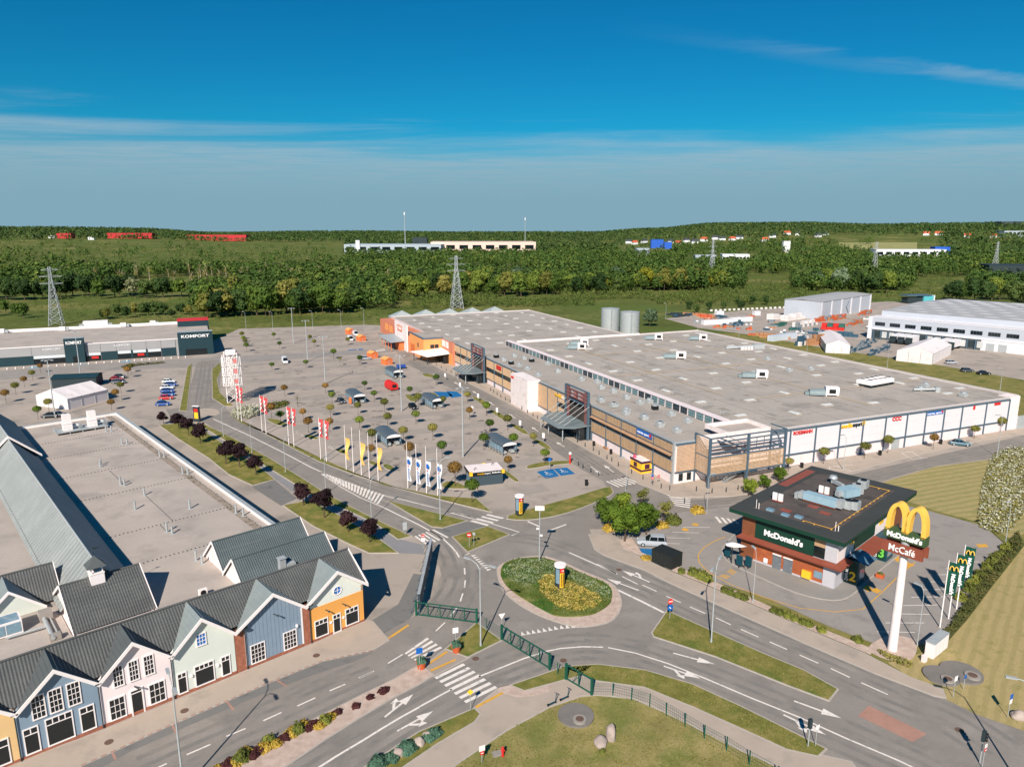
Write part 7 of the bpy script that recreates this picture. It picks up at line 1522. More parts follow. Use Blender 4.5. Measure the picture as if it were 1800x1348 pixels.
BB = ground(1180.4, 1003); bb = thing('bin_enclosure', 'black box bin enclosure beside the blue parking bay', 'enclosure', BB, R(41)); m = Mesh(); m.box(0, 2.6, 0, 3.8, 0, 2.15); m.box(-.04, 2.64, -.04, 3.84, 2.15, 2.22); m.build('box', material('matt_black', (34, 38, 36), 0.7, 0.15), bb)
for k in range(5): Mesh().box(-.03, -.002, .1 + k * .74, .78 + k * .74, .1, 2.05).build('panel', MATS['matt_black'], bb)
ub = thing('utility_cabinet', 'long white utility cabinet beside the mown lawn', 'cabinet', ground(1640, 1160), R(38)); m = Mesh(); m.box(0, 4.0, 0, 1.0, .1, 2.0); m.build('body', WHITE, ub)
for k in range(4): Mesh().box(k * 1.0 + .04, k * 1.0 + .96, -.04, -.002, .2, 1.9).build('door', WHITE_T, ub)
Mesh().box(-.06, 4.06, -.06, 1.06, 2.0, 2.1).build('lid', STEEL, ub)
sb = tag(Mesh().box(-.3, .3, -.2, .2, 0, .8).box(-.33, .33, -.23, .23, .8, .86).build('meter_box', WHITE, None, ground(1624, 1163), R(30)), 'small white meter box left of the utility cabinet', 'cabinet')
# ---- lamps
def lamp(px, py, h, label, heads=2, arm=1.5, rz=0.0, loc=None, group='street lamps', r=.11):
    t = thing('street_lamp', label, 'lamp', loc or ground(px, py), rz, group); Mesh().tube([(0, 0, 0), (0, 0, h * .5), (0, 0, h)], [r, r * .8, r * .55], 8).build('pole', STEEL, t)
    dirs = {1: (1,), 2: (1, -1), 0: ()}[heads]
    for s_ in dirs:
        Mesh().tube([(0, 0, h - .1), (s_ * arm * .3, 0, h + .55), (s_ * arm * .75, 0, h + .85), (s_ * arm, 0, h + .9)], r * .45, 6).build('arm', STEEL, t); Mesh().cbox((s_ * (arm + .35), 0, h + .9), (.9, .3, .14)).build('lamp_head', STEEL, t)
    Mesh().cyl(0, 0, 0, .5, r * 1.35, 8).build('base', STEEL, t)
    return t
lamp(845, 1136, 10.3, 'two-armed street lamp on the triangular grass island by the gate', 2, 1.6, R(-35)); lamp(1250, 1130, 9.8, 'two-armed street lamp on the long grass island', 2, 1.5, R(60)); lamp(0, 0, 10.3, 'two-armed street lamp before the white house', 2, 1.4, R(-55), ground(303, 1212, 10.3)); lamp(1795, 1385, 10.0, 'street lamp at the lower right corner', 1, 1.8, R(160))
for i, (px, py) in enumerate(((393, 768), (443, 797), (502, 831), (573, 869), (653, 914))): lamp(px, py, 6.6, '%s short lamp along the tree-lined road, counted from the mini roundabout' % words[i], 1, .7, R(60), group='short lamps along the tree-lined road', r=.08)
lamp(774, 914, 10.5, 'tall lamp on the grass wedge beside the white flags', 2, 1.2, R(20)); lamp(1323, 1060, 7.0, 'short lamp on the drive-through edge', 1, .5, R(100), r=.07); lamp(1612, 1135, 7.0, 'short lamp beside the pylon foot', 1, .5, R(120), r=.07); lamp(1242, 902, 6.5, 'short lamp near the drive-through entrance', 1, .5, R(20), r=.07); lamp(1767, 956, 6.5, 'short lamp by the flowering hedge', 1, .5, R(200), r=.07); lamp(1100, 866, 6.5, 'short lamp by the zebra crossing at the centre', 1, .8, R(200), r=.07); lamp(1482, 826, 7.0, 'street lamp before the white side of the centre', 1, .8, R(200), r=.08); lamp(1752, 804, 9.0, 'street lamp at the road bend on the right', 1, .8, R(180), r=.09); lamp(1756, 697, 8, 'lamp on the bank behind the centre\'s far corner', 1, .8, R(180), r=.09); lamp(1558, 657, 8, 'lamp on the bank behind the big roof', 1, .8, R(180), r=.09)
for px, py in ((1170, 560), (1226, 590), (1298, 603), (1417, 632)): lamp(px, py, 8, 'thin lamp post on the grassy bank behind the centre', 1, .6, R(180), group='lamps on the bank', r=.08)
def flood(px, py, h, label):
    t = thing('floodlight_mast', label, 'lamp', ground(px, py), R(15), 'tall masts of the car park'); Mesh().tube([(0, 0, 0), (0, 0, h)], [.2, .11], 8).build('pole', STEEL, t)
    m = Mesh(); m.bar((-1.2, 0, h), (1.2, 0, h), .1); m.bar((0, -1.2, h), (0, 1.2, h), .1); m.build('cross_arm', STEEL, t)
    for x, y in ((-1.2, 0), (1.2, 0), (0, -1.2), (0, 1.2)): Mesh().cbox((x, y, h - .12), (.6, .45, .14)).build('lamp_head', STEEL, t)
for px, py, lb in ((814, 803, 'nearest tall floodlight mast in the car park'), (706, 723, 'tall floodlight mast beside the black car'), (572, 675, 'tall floodlight mast in the middle of the car park'), (541, 635, 'tall floodlight mast behind the white van'), (516, 604, 'farthest tall floodlight mast in the car park'), (142, 663, 'tall floodlight mast before the left sign tower'), (97, 734, 'tall floodlight mast beside the marquee')): flood(px, py, 16, lb)
for px, py in ((433, 582), (550, 580), (600, 578), (480, 582), (640, 574)): lamp(px, py, 9, 'thin lamp at the far edge of the car park', 1, .7, R(180), group='lamps at the far edge of the car park', r=.09)
cp = thing('camera_pole', 'tall thin pole with white panel and cameras on the roundabout', 'pole', ground(948, 988), 0); Mesh().tube([(0, 0, 0), (0, 0, 8.6)], [.11, .07], 8).build('pole', STEEL, cp); Mesh().box(-.7, .7, -.06, .06, 8.5, 9.2).build('panel', WHITE_T, cp)
for z, x in ((5.6, -.3), (4.5, .25)): Mesh().cbox((x, -.1, z), (.4, .3, .2)).build('camera', WHITE_T, cp)
# ---- flags
def flag(px, py, h, label, fmat, ftext, group, fw=1.5, fl=3.6, z1=None, tmat=WTEXT, limp=0.25, rz=R(-35), text2=None):
    t = thing('flagpole', label, 'flag', ground(px, py), rz, group); Mesh().tube([(0, 0, 0), (0, 0, h)], [.09, .05], 8).build('pole', WHITE_T, t); Mesh().box(-.25, .25, -.25, .25, 0, .1).build('foot', CONCRETE, t)
    if not fmat: return t
    z1 = z1 or h - .2; m = Mesh(); nx_, nz = 8, 12
    for i in range(nz + 1):
        for j in range(nx_ + 1): m.v.append((.08 + fw * j / nx_ * (1 - limp * .4 * i / nz), .18 * math.sin(j * .9 + i * .5) * j / nx_ + limp * .3 * math.sin(i * .6), z1 - fl * i / nz))
    for i in range(nz):
        for j in range(nx_): m.f.append((i * 9 + j, i * 9 + j + 1, i * 9 + j + 10, i * 9 + j + 9)); m.m.append(0); m.sm.append(True)
    o = m.build('cloth', fmat, t)
    if ftext:
        for s_, yo in ((1, -.26), (-1, .26)): letters(ftext, fw * .62, tmat, o, (.08 + fw * .5, yo, z1 - fl * .5), (R(90), R(90), 0 if s_ == 1 else R(180)), width=fl * .72, extrude=.005, bold=.03, name='lettering')
    return t
F_REDC = material('flag_red', (206, 84, 84), 0.7, 0.08); F_YELC = material('flag_yellow', (232, 190, 104), 0.7, 0.08); F_WHC = material('flag_white', (228, 228, 232), 0.7, 0.06); F_GRC = material('flag_green', (18, 78, 62), 0.7, 0.1)
jp = [(419, 738), (425, 742), (461, 759), (468, 763), (508, 783), (517, 786), (564, 808), (574, 812)]
for i, p in enumerate(jp): flag(*p, 9.7, '%s red flag from the left along the car park edge' % words[i], F_REDC, 'JULA', 'red flags along the car park', fw=1.1, fl=4.2)
yp = [(609, 826, 1), (621.5, 831, 0), (635.5, 836, 1), (649.5, 842, 0), (665, 845.5, 1)]
for i, (a, b_, f_) in enumerate(yp): flag(a, b_, 10, ('leftmost yellow banner flagpole', 'bare flagpole between the left and middle yellow banners', 'middle yellow banner flagpole', 'bare flagpole between the middle and right yellow banners', 'rightmost yellow banner flagpole')[i], F_YELC if f_ else None, '', 'yellow banner flagpoles', fw=1.1, fl=4.8, z1=7.2, limp=.6)
for i, p in enumerate(((717, 858), (733, 863), (750, 867), (769.5, 872))): 
    t = flag(*p, 9.6, ('leftmost white banner flag with blue mark', 'second white banner flag from the left', 'third white banner flag from the left', 'rightmost white banner flag with blue mark')[i], F_WHC, '', 'white banner flags', fw=1.0, fl=5.0, z1=6.6, tmat=BLUE, limp=.3)
    Mesh().box(.3, 1.0, -.3, -.28, 5.4, 6.0).box(.45, .85, -.32, -.301, 5.2, 6.2).build('logo', BLUE, t); Mesh().box(.4, .7, -.3, -.28, 4.7, 4.95).build('logo_tip', RED, t); m = Mesh()
    for k in range(11): m.box(.45, .72 + .08 * (k % 3 == 1), -.3, -.28, 4.3 - k * .22, 4.44 - k * .22)
    m.build('small_print', material('print_blue', (120, 140, 176), .7), t)
for i, p in enumerate(((1652, 1103), (1667, 1087.5), (1681, 1071))):
    t = flag(*p, 9.4, ('front green restaurant flag beside the pylon', 'middle green restaurant flag', 'rear green restaurant flag nearest the hedge')[i], F_GRC, '', 'green restaurant flags', fw=1.15, fl=4.4)
    for yo, fl_ in ((-.24, 0), ): letters("McDonald's", .55, WTEXT, t, (.65, yo, 6.4), (R(90), R(90), 0), width=2.8, extrude=.005, bold=.03); 
    for sg in (-1, 1): Mesh().tube([(.65 + sg * .24 - .22 * math.cos(math.pi * k / 8), -.26, 8.25 + .55 * math.sin(math.pi * k / 8)) for k in range(9)], .07, 5).build('emblem', GOLD, t)
# ---- advertising columns and totem
def adcol(px, py, label, rz):
    t = thing('advertising_column', label, 'sign', ground(px, py), rz); Mesh().cyl(0, 0, 0, .35, .62, 20).build('base', BLACK, t); Mesh().cyl(0, 0, .35, 3.5, .72, 24).build('drum', DARK, t); Mesh().cyl(0, 0, 3.5, 3.78, .86, 24).build('cap', WHITE_T, t)
    def wrap(a0, a1, z0, z1, mat, name, r_=.735):
        m = Mesh(); n = 6
        m.add([(r_ * math.cos(a0 + (a1 - a0) * k / n), r_ * math.sin(a0 + (a1 - a0) * k / n), z) for z in (z0, z1) for k in range(n + 1)], [(k, k + 1, n + 2 + k, n + 1 + k) for k in range(n)]); return m.build(name, mat, t)
    wrap(R(-95), R(-40), 2.75, 3.4, RED, 'poster'); wrap(R(-95), R(-40), .5, 2.72, YELLOW, 'poster'); wrap(R(-150), R(-100), 1.1, 3.3, GLASS_S, 'poster'); wrap(R(-30), R(30), .6, 3.3, RGREEN, 'poster')
    m = Mesh(); a = R(-67); c_, s_ = math.cos(a) * .78, math.sin(a) * .78
    pm_ = Mesh()
    for k in range(11):
        for j in (-1, 1):
            q_ = a + j * .2; Mq = Matrix.Translation((math.cos(q_) * .745, math.sin(q_) * .745, .7 + k * .175)) @ Matrix.Rotation(q_, 4, 'Z'); pm_.box(-.005, .006, -.09, .07 + .03 * ((k + j) % 3 == 0), 0, .12, 0, Mq)
    pm_.build('poster_print', BLACK, t)
    letters('➔', .5, WTEXT, t, (c_, s_, 3.08), (R(90), R(0), a + R(90)), extrude=.004, name='arrow')
adcol(984, 1034, 'advertising column with red and yellow posters on the roundabout', 0); adcol(913, 905, 'advertising column at the car park corner beyond the crossing', 0)
tt = thing('totem_sign', 'flat totem with yellow poster beside the mini roundabout', 'sign', ground(347, 741), R(-15)); m = Mesh(); m.box(-.9, .9, -.25, .25, 0, 4.2); m.build('body', DARK, tt); Mesh().box(-.6, .6, -.27, -.252, .9, 2.6).build('poster', YELLOW, tt); Mesh().box(-.6, .6, -.27, -.252, 2.7, 3.6).build('poster', RED, tt); Mesh().box(-1, 1, -.35, .35, 4.2, 4.35).build('cap', WHITE_T, tt)
# ---- stacked sign tower
st = thing('sign_tower', 'white lattice sign tower stacked with open letter frames at the car park corner', 'sign', ground(412, 706), R(20)); m = Mesh()
for sx in (-1.8, 1.8):
    for sy in (-1.8, 1.8): m.bar((sx, sy, 0), (sx, sy, 15), .28)
for z in range(0, 15, 3):
    for a, b_ in (((-1.8, -1.8), (1.8, -1.8)), ((1.8, -1.8), (1.8, 1.8)), ((1.8, 1.8), (-1.8, 1.8)), ((-1.8, 1.8), (-1.8, -1.8))): m.bar((*a, z), (*b_, z + 3), .14); m.bar((*b_, z), (*a, z + 3), .14)
m.build('lattice', WHITE_T, st)
for k, z in enumerate((5.4, 8.4, 11.4)):
    for ry in (0, 1):
        m = Mesh(); y = -2.15 if ry == 0 else 2.15
        m.box(-2.6, 2.6, y - .06, y + .06, z - .1, z); m.box(-2.6, 2.6, y - .06, y + .06, z + 2.4, z + 2.5)
        for i in range(12): m.box(-2.6 + i * .46, -2.4 + i * .46, y - .04, y + .04, z, z + 2.4)
        m.build('letter_frame', WHITE_T, st)
    m = Mesh(); x = 2.15
    m.box(x - .06, x + .06, -2.6, 2.6, z - .1, z); m.box(x - .06, x + .06, -2.6, 2.6, z + 2.4, z + 2.5)
    for i in range(12): m.box(x - .04, x + .04, -2.6 + i * .46, -2.4 + i * .46, z, z + 2.4)
    m.build('letter_frame', STEEL, st); Mesh().box(.6, 1.6, -2.24, -2.212, z + .6, z + 1.9).build('red_logo', material('faded_red', (204, 120, 116), 0.6), st)
m = Mesh(); m.box(-1.4, 1.4, -1.4, 1.4, 14.4, 15.6); m.build('top_box', WHITE_T, st)
# ---- gates and fence
def gate(p0, p1, n, label, h=2.0):
    a, b_ = ground(*p0), ground(*p1); d = b_ - a; L = d.length; t = thing('sliding_gate', label, 'gate', a, math.atan2(d.y, d.x))
    for x in (0, L): Mesh().box(x - .12, x + .12, -.12, .12, 0, h + .15).build('post', GREEN_STEEL, t)
    for z in (.25, h): Mesh().box(.12, L - .12, -.06, .06, z - .06, z + .06).build('rail', GREEN_STEEL, t)
    for k in range(1, n): x = L * k / n; Mesh().box(x - .06, x + .06, -.05, .05, .31, h - .06).build('upright', GREEN_STEEL, t); Mesh().bar((x - L / n * .45, 0, .32), (x, 0, h - .06), .07).build('brace', GREEN_STEEL, t)
    m = Mesh(); k = 0
    while k * .22 < L - .3: m.bar((.2 + k * .22, .03, .3), (.2 + k * .22, .03, h), .018); k += 1
    stuff(m.build('mesh_infill', GREEN_STEEL, t)); return t
gate((732, 1082), (838, 1096), 5, 'green sliding gate standing across the road by the billboard'); gate((882, 1125), (966, 1177), 5, 'green sliding gate standing across the exit road'); gate((995, 1195), (1040, 1222), 2, 'shorter green gate leaf across the footpath')
def fence(pts, label, h=1.6, step=3.0, thin=False):
    w = [ground(*p) for p in pts]; t = thing('mesh_fence', label, 'fence', w[0], 0)
    for a, b_ in zip(w, w[1:]):
        d = b_ - a; n = max(1, int(d.length / step))
        for k in range(n): p = a + d * (k / n) - w[0]; Mesh().box(-.05, .05, -.05, .05, 0, h).build('post', GREEN_STEEL, t, p)
        m = Mesh()
        for z in (.15, h * .35, h * .55, h * .78, h - .05): m.bar(a - w[0] + Vector((0, 0, z)), b_ - w[0] + Vector((0, 0, z)), .022)
        k = 0
        while k * .25 < d.length: p = a + d.normalized() * (k * .25) - w[0]; m.bar(p, p + Vector((0, 0, h)), .01); k += 1
        stuff(m.build('wire_mesh', GREEN_STEEL, t))
fence([(1040, 1222), (1077, 1223), (1110, 1231), (1142, 1242), (1171, 1258), (1204, 1277), (1238, 1298), (1277, 1319), (1317, 1344), (1367, 1372), (1430, 1405)], 'green wire mesh fence curving between the lawn and the footpath'); fence([(838, 1096), (855, 1106), (882, 1125)], 'short green mesh fence joining the two gates'); fence([(966, 1177), (980, 1186), (995, 1195)], 'short green mesh fence between exit gate and footpath gate')
# ---- billboard seen edge-on
BO = ground(737, 1078); b1_ = ground(759, 974); d = b1_ - BO; bl_ = thing('billboard', 'row of dark billboards on steel posts, seen almost edge-on beside the gate', 'billboard', BO, math.atan2(d.y, d.x)); L = d.length
for k in range(3): Mesh().box(L * k / 3 + .15, L * (k + 1) / 3 - .15, -.15, .15, .6, 2.8).build('panel', material('billboard_print', (56, 70, 80), 0.5, 0.4, 0.6, 2, rgb2=(120, 140, 150)), bl_); Mesh().box(L * k / 3 + .1, L * (k + 1) / 3 - .1, -.2, .2, 2.8, 2.88).build('top_rail', STEEL, bl_)
for k in range(7): x = L * k / 6; Mesh().box(x - .1, x + .1, -.1, .1, 0, .6).build('post', STEEL_D, bl_); Mesh().bar((x, .15, 2.2), (x, 1.2, 0), .1).build('stay', STEEL_D, bl_)
# ---- traffic signs
def sign(px, py, label, plates, h=2.4, rz=0.0, loc=None, zb=0.1):
    t = thing('road_sign', label, 'sign', (loc or ground(px, py)) + Vector((0, 0, zb)), rz); Mesh().cyl(0, 0, 0, h, .035, 6).build('pole', STEEL, t); z = h
    for shp, mat, s_ in plates:
        m = Mesh()
        if shp == 'disc' or shp == 'oct': n = 18 if shp == 'disc' else 8; m.panel([(s_ / 2 * math.cos(2 * math.pi * (k + .5) / n), -.05, z - s_ / 2 + s_ / 2 * math.sin(2 * math.pi * (k + .5) / n)) for k in range(n)], .02)
        elif shp == 'tri': m.panel([(-s_ / 2, -.05, z), (0, -.05, z - s_ * .85), (s_ / 2, -.05, z)], .02)
        elif shp == 'dia': m.panel([(-s_ / 2, -.05, z - s_ / 2), (0, -.05, z - s_), (s_ / 2, -.05, z - s_ / 2), (0, -.05, z)], .02)
        else: m.box(-s_ / 2, s_ / 2, -.07, -.05, z - s_, z)
        o = m.build('plate', mat, t)
        if mat is RED and shp == 'oct': letters('STOP', s_ * .3, WTEXT, o, (0, -.08, z - s_ / 2), FRONT, extrude=.004, bold=.01)
        elif mat is RED: Mesh().box(-s_ * .32, s_ * .32, -.085, -.071, z - s_ * .6, z - s_ * .42).build('white_bar', WTEXT, o)
        elif mat is BLUE and shp == 'disc': Mesh().panel([(-.16, -.08, z - s_ * .3), (.1, -.08, z - s_ * .55), (.06, -.08, z - s_ * .7), (-.2, -.08, z - s_ * .42)], .01).build('arrow', WTEXT, o)
        z -= s_ * 1.02
    return t
sign(1177, 1088, 'red stop sign above a round blue arrow sign at the island tip', [('oct', RED, .85), ('disc', BLUE, .85)], 2.9, R(20)); sign(825, 963, 'red no-entry sign on the small grass island', [('disc', RED, .8)], 2.6, R(-10)); sign(833, 961, 'back of a grey sign beside the no-entry sign', [('sq', STEEL, .5)], 2.4, R(150)); sign(712, 942, 'grey sign panels at the zebra crossing verge', [('sq', STEEL, .7), ('sq', STEEL, .7)], 2.4, R(20)); sign(744, 966, 'red and white sign above a pale box at the end of the billboards', [('disc', RED, .6), ('sq', WHITE_T, .6)], 2.6, R(20)); sign(738, 1180, 'blue crossing sign rising from the left terracotta planter', [('sq', BLUE, .75)], 3.0, R(20), zb=.1); sign(801, 1143, 'white sign plate rising from the right terracotta planter', [('sq', WHITE_T, .7)], 3.0, R(20)); sign(827, 1250, 'yellow crossing sign at the end of the shrub bed', [('dia', YELLOW, .7)], 2.6, R(10)); sign(882, 1108, 'white give-way sign on the triangular island', [('tri', WHITE_T, .9)], 2.3, R(20)); sign(1433, 1312, 'blue sign post at the end of the long grass strip', [('sq', WHITE_T, .5)], 2.4, R(30)); sign(1675, 1226, 'white sign at the kerb corner', [('sq', WHITE_T, .6)], 2.6, R(30)); sign(1693, 1212, 'small blue sign behind the white kerb sign', [('sq', BLUE, .45)], 1.8, R(30)); sign(1771, 1262, 'blue and white sign on the right lawn', [('sq', BLUE, .6), ('sq', WHITE_T, .5)], 2.8, R(30)); sign(1726, 1350, 'red and white sign at the lower right kerb', [('sq', WHITE_T, .4), ('disc', RED, .45)], 2.6, R(30)); sign(1157, 852, 'red parking sign by the slatted front', [('sq', RED, .6)], 2.0, R(30)); sign(1146, 856, 'round red-rimmed sign at the zebra crossing', [('sq', BLUE, .5), ('disc', RED, .6)], 2.6, R(20)); sign(966, 826, 'blue disabled parking sign behind the blue bays', [('sq', BLUE, .7)], 2.6, R(20))
for i, (px, py) in enumerate(z6([(590, 690), (740, 700), (880, 780), (1022, 860), (625, 610), (515, 540), (425, 480)])): sign(px, py, 'slim white lane panel on a grass tongue beside the centre road', [('sq', WHITE_T, .6), ('sq', WHITE_T, .6)], 2.4, R(-20))['group'] = 'white panels along the centre road'
for i, (a, b_) in enumerate(((640, 610), (745, 690), (870, 775), (1010, 868))): raised('grass_tongue', z6([(a - 50, b_ - 30), (a + 10, b_ - 12), (a + 60, b_ + 30), (a + 30, b_ + 30), (a - 30, b_ - 8)]), GRASS_ISL, 2)
for q in ([(930, 1000), (1030, 978), (1180, 972), (1190, 985), (1050, 1000), (935, 1018)], [(770, 1020), (800, 1035), (870, 1090), (850, 1095), (780, 1045)], [(410, 1110), (470, 1095), (555, 1130), (540, 1140), (420, 1135)], [(180, 570), (230, 575), (255, 605), (215, 608)], [(310, 560), (360, 558), (390, 595), (335, 597)], [(285, 440), (340, 445), (365, 462), (310, 460)]): raised('grass_island', z6(q), GRASS_ISL, 2)
for q in ([(330, 500), (390, 505), (430, 530), (395, 535), (345, 515)], [(520, 585), (570, 588), (600, 605), (560, 605)], [(690, 660), (730, 662), (755, 685), (715, 680)], [(860, 720), (900, 730), (920, 745), (880, 742)], [(940, 740), (980, 745), (1000, 770), (960, 765)]): raised('grass_island', z5(q), GRASS_ISL, 2)
# ---- bollards, bins
bm_ = Mesh().cyl(0, 0, 0, .95, .09, 8).cyl(0, 0, .95, 1.0, .11, 8).mesh('bollard', DARK)
bpts = z6([(1880, 1230), (1790, 1150), (1738, 1140), (1685, 1120), (1627, 1085), (1558, 1050), (1477, 1005), (1437, 975), (1408, 962), (1360, 935), (1325, 910), (1275, 885), (1228, 860), (1165, 825), (1110, 790), (1055, 760), (1020, 735), (985, 715), (958, 700), (925, 680), (890, 660), (862, 640), (845, 628), (820, 618), (790, 600), (762, 585), (740, 570), (718, 556), (700, 545), (520, 460), (490, 448), (460, 436), (430, 424), (400, 408), (370, 392), (340, 378)])
for i, p in enumerate(bpts): tag(put('bollard', bm_, None, ground(*p) + Vector((0, 0, .1))), 'dark bollard in the row along the shopping centre pavement', 'bollard', 'bollards along the centre pavement')
for p in zoomed(1080, 720, 5.625)([(810, 810), (965, 830), (1105, 820), (1222, 800)]): tag(put('bollard', bm_, None, ground(*p) + Vector((0, 0, .1))), 'dark bollard below the corner stair', 'bollard', 'bollards below the corner stair')
for p in z6([(1235, 1000), (1262, 1015), (1310, 1040), (1358, 1060)]): tag(put('bollard', bm_, None, ground(*p)), 'dark bollard between the blue bays and the road', 'bollard', 'bollards by the blue bays')
binm = Mesh().box(-.28, .28, -.28, .28, 0, 1.0).box(-.32, .32, -.32, .32, 1.0, 1.1).mesh('litter_bin', BLACK)
for i, p in enumerate(zoomed(1360, 660, 4.0909)([(200, 665), (762, 575), (1198, 495)]) + z6([(1328, 880), (1432, 930), (1283, 1120), (1720, 980)])): tag(put('litter_bin', binm, None, ground(*p) + Vector((0, 0, .1))), ('black litter bin nearest the stair block along the white side', 'black litter bin before the service door of the white side', 'black litter bin behind the teal car', 'black litter bin at the foot of the red portal', 'black litter bin before the slatted front', 'black litter bin at the kerb left of the zebra crossing', 'black litter bin beside the snack kiosk')[i], 'bin')
bench = tag(Mesh().box(-.9, .9, -.25, .25, .38, .46).box(-.8, -.65, -.22, .22, 0, .38).box(.65, .8, -.22, .22, 0, .38).build('bench', WD_C, None, ground(*z6([(1400, 900)])[0]) + Vector((0, 0, .1)), R(-67)), 'timber bench before the slatted front', 'bench')
red_p = thing('ticket_post', 'red and white post at the tip of the bay island', 'post', ground(*z6([(1183, 988)])[0]), 0); Mesh().box(-.15, .15, -.1, .1, 0, 2.2).build('post', RED, red_p); Mesh().box(-.25, .25, -.12, .12, 2.2, 2.7).build('head', WHITE_T, red_p)
# ---- potted plants, boulders, scooters, hydrants
def leafy(n, r, h, leaf, seed, up=0.0):
    """mound of leaf faces"""
    rr = random.Random(seed); m = Mesh(); n *= 2; leaf *= .72
    for _ in range(n):
        a = rr.uniform(0, 2 * math.pi); e = rr.random() ** .6; ph = rr.uniform(0.05, 1.0)
        nrm = Vector((math.cos(a) * math.sqrt(1 - ph * ph), math.sin(a) * math.sqrt(1 - ph * ph), ph)); c = Vector((nrm.x * r, nrm.y * r, nrm.z * h)) * (.6 + .38 * e + .22 * math.sin(a * 3 + seed) * math.sin(ph * 5 + a))
        d = (nrm + Vector((rr.uniform(-.7, .7), rr.uniform(-.7, .7), rr.uniform(-.3, .7) + up))).normalized(); u = d.orthogonal().normalized(); v = d.cross(u); s_ = leaf * rr.uniform(.6, 1.3)
        m.add([c - u * s_ - v * s_ * .6, c + u * s_ - v * s_ * .6, c + u * s_ * .7 + v * s_ * .8, c - u * s_ * .7 + v * s_ * .8], [(0, 1, 2, 3)])
    n_ = 8
    m.add([(r * .6 * math.cos(2 * math.pi * k / n_) * q, r * .6 * math.sin(2 * math.pi * k / n_) * q, z) for q, z in ((1, 0), (.95, h * .35), (.45, h * .6)) for k in range(n_)], [(q * n_ + k, q * n_ + (k + 1) % n_, (q + 1) * n_ + (k + 1) % n_, (q + 1) * n_ + k) for q in range(2) for k in range(n_)] + [tuple(range(2 * n_, 3 * n_))])
    return m
G_BOX = material('box_leaf', (98, 104, 46), 0.8, 0.3, 2.0, 8, rgb2=(140, 140, 56), rand=.3, spec=.15); G_JUN = material('juniper_leaf', (74, 104, 84), 0.8, 0.3, 2.0, 8, rand=.2, spec=.15); G_DKRED = material('barberry_leaf', (72, 40, 40), 0.8, 0.3, 2.0, 8, rand=.2, spec=.15); G_YEL = material('golden_leaf', (164, 136, 54), 0.8, 0.4, 1.5, 6, rgb2=(200, 168, 80), spec=.15)
ball = leafy(260, .75, 1.0, .13, 3).mesh('bush', G_BOX); jun = leafy(200, .8, .6, .16, 4, .3).mesh('bush', G_JUN); barb = leafy(160, .6, .5, .14, 5, .3).mesh('bush', G_DKRED); gold = leafy(200, .8, .55, .14, 6).mesh('bush', G_YEL)
def bush(mesh, p, label, s=1.0, group=None, z=.1, cat='shrub'):
    o = put('shrub', mesh, None, (ground(*p) if not isinstance(p, Vector) else p) + Vector((0, 0, z)), rnd.uniform(0, 6), (s, s, s * rnd.uniform(.85, 1.1))); return tag(o, label, cat, group)
for p in z4([(355, 497), (537, 578), (562, 588), (592, 600), (620, 610), (745, 662), (770, 672), (800, 684), (830, 696), (868, 712), (893, 722), (945, 745), (1098, 788)]): bush(ball, p, 'clipped round green shrub in the gravel beside the drive-through', .85, 'clipped shrubs along the drive-through')
for p in z4([(1725, 400), (1697, 430), (1667, 455), (1643, 482), (1615, 512), (1590, 545), (1567, 575), (1533, 610)]): bush(ball, p, 'larger olive shrub in the row along the planted bank', 1.25, 'shrubs along the bank')
for i, (p, s_) in enumerate(zip(z4([(405, 505), (440, 520), (465, 532)]), (1.2, 1.3, 1.1))): bush(ball, p, ('leftmost', 'middle', 'rightmost')[i] + ' of three taller yellow-green shrubs beside the black bin box', s_)
for i, p in enumerate(z8([(760, 690), (925, 370), (1275, 225), (400, 400)])): bush(gold, p, ('golden shrub beside the black bin box', 'golden shrub below the leafy trees', 'golden shrub bed at the drive-through entrance', 'golden shrub at the foot of the leafy trees, road side')[i], (1.1, 1.6, 1.8, 1.6)[i])
bush(ball, z8([(1030, 340)])[0], 'low dark green hedge right of the golden shrub', 1.8)
for i, (a, b_) in enumerate([(535, 1075), (490, 1110), (330, 1190), (300, 1205), (210, 1262), (110, 1300)]): bush(jun, zf([(a, b_)])[0], '%s blue-green juniper from the right in the roadside shrub bed' % words[i], (1.0, .9, 1.3, 1.1, 1.0, 1.2)[i])
bould = []
def boulder(p, s, label, seed, loc=None):
    rr = random.Random(seed); bm = bmesh.new(); bmesh.ops.create_icosphere(bm, subdivisions=3, radius=1.0)
    ph = [rr.uniform(0, 6) for _ in range(6)]
    for v in bm.verts:
        c = v.co; k = 1 + .16 * math.sin(c.x * 2.6 + ph[0]) * math.sin(c.y * 2.9 + ph[1]) + .12 * math.sin(c.z * 3.1 + ph[2]) + .05 * math.sin(c.x * 7 + ph[3]) * math.cos(c.z * 6 + ph[4]); v.co = Vector((c.x * s[0], c.y * s[1], c.z * s[2])) * k
    for f in bm.faces: f.smooth = True
    me = bpy.data.meshes.new('boulder'); bm.to_mesh(me); bm.free(); me.materials.append(STONE); tag(put('boulder', me, None, ground(*p) + Vector((0, 0, s[2] * .55)), rr.uniform(0, 6)), label, 'boulder')
boulder(z3([(1390, 1215)])[0], (.55, .55, 1.05), 'tall upright grey boulder on the lawn', 1); boulder(z3([(1342, 1250)])[0], (.75, .65, .65), 'rounder brown boulder beside the upright one', 2); boulder(zf([(480, 1090)])[0], (.5, .4, .45), 'pale boulder at the right end of the juniper bed', 3); boulder(zf([(415, 1145)])[0], (.65, .5, .5), 'pale boulder in the middle of the juniper bed', 4); boulder(zf([(248, 1240)])[0], (.7, .55, .5), 'pale boulder at the left of the juniper bed', 5); boulder((1792, 1262), (.9, .7, .55), 'brown boulder at the right picture edge', 6)
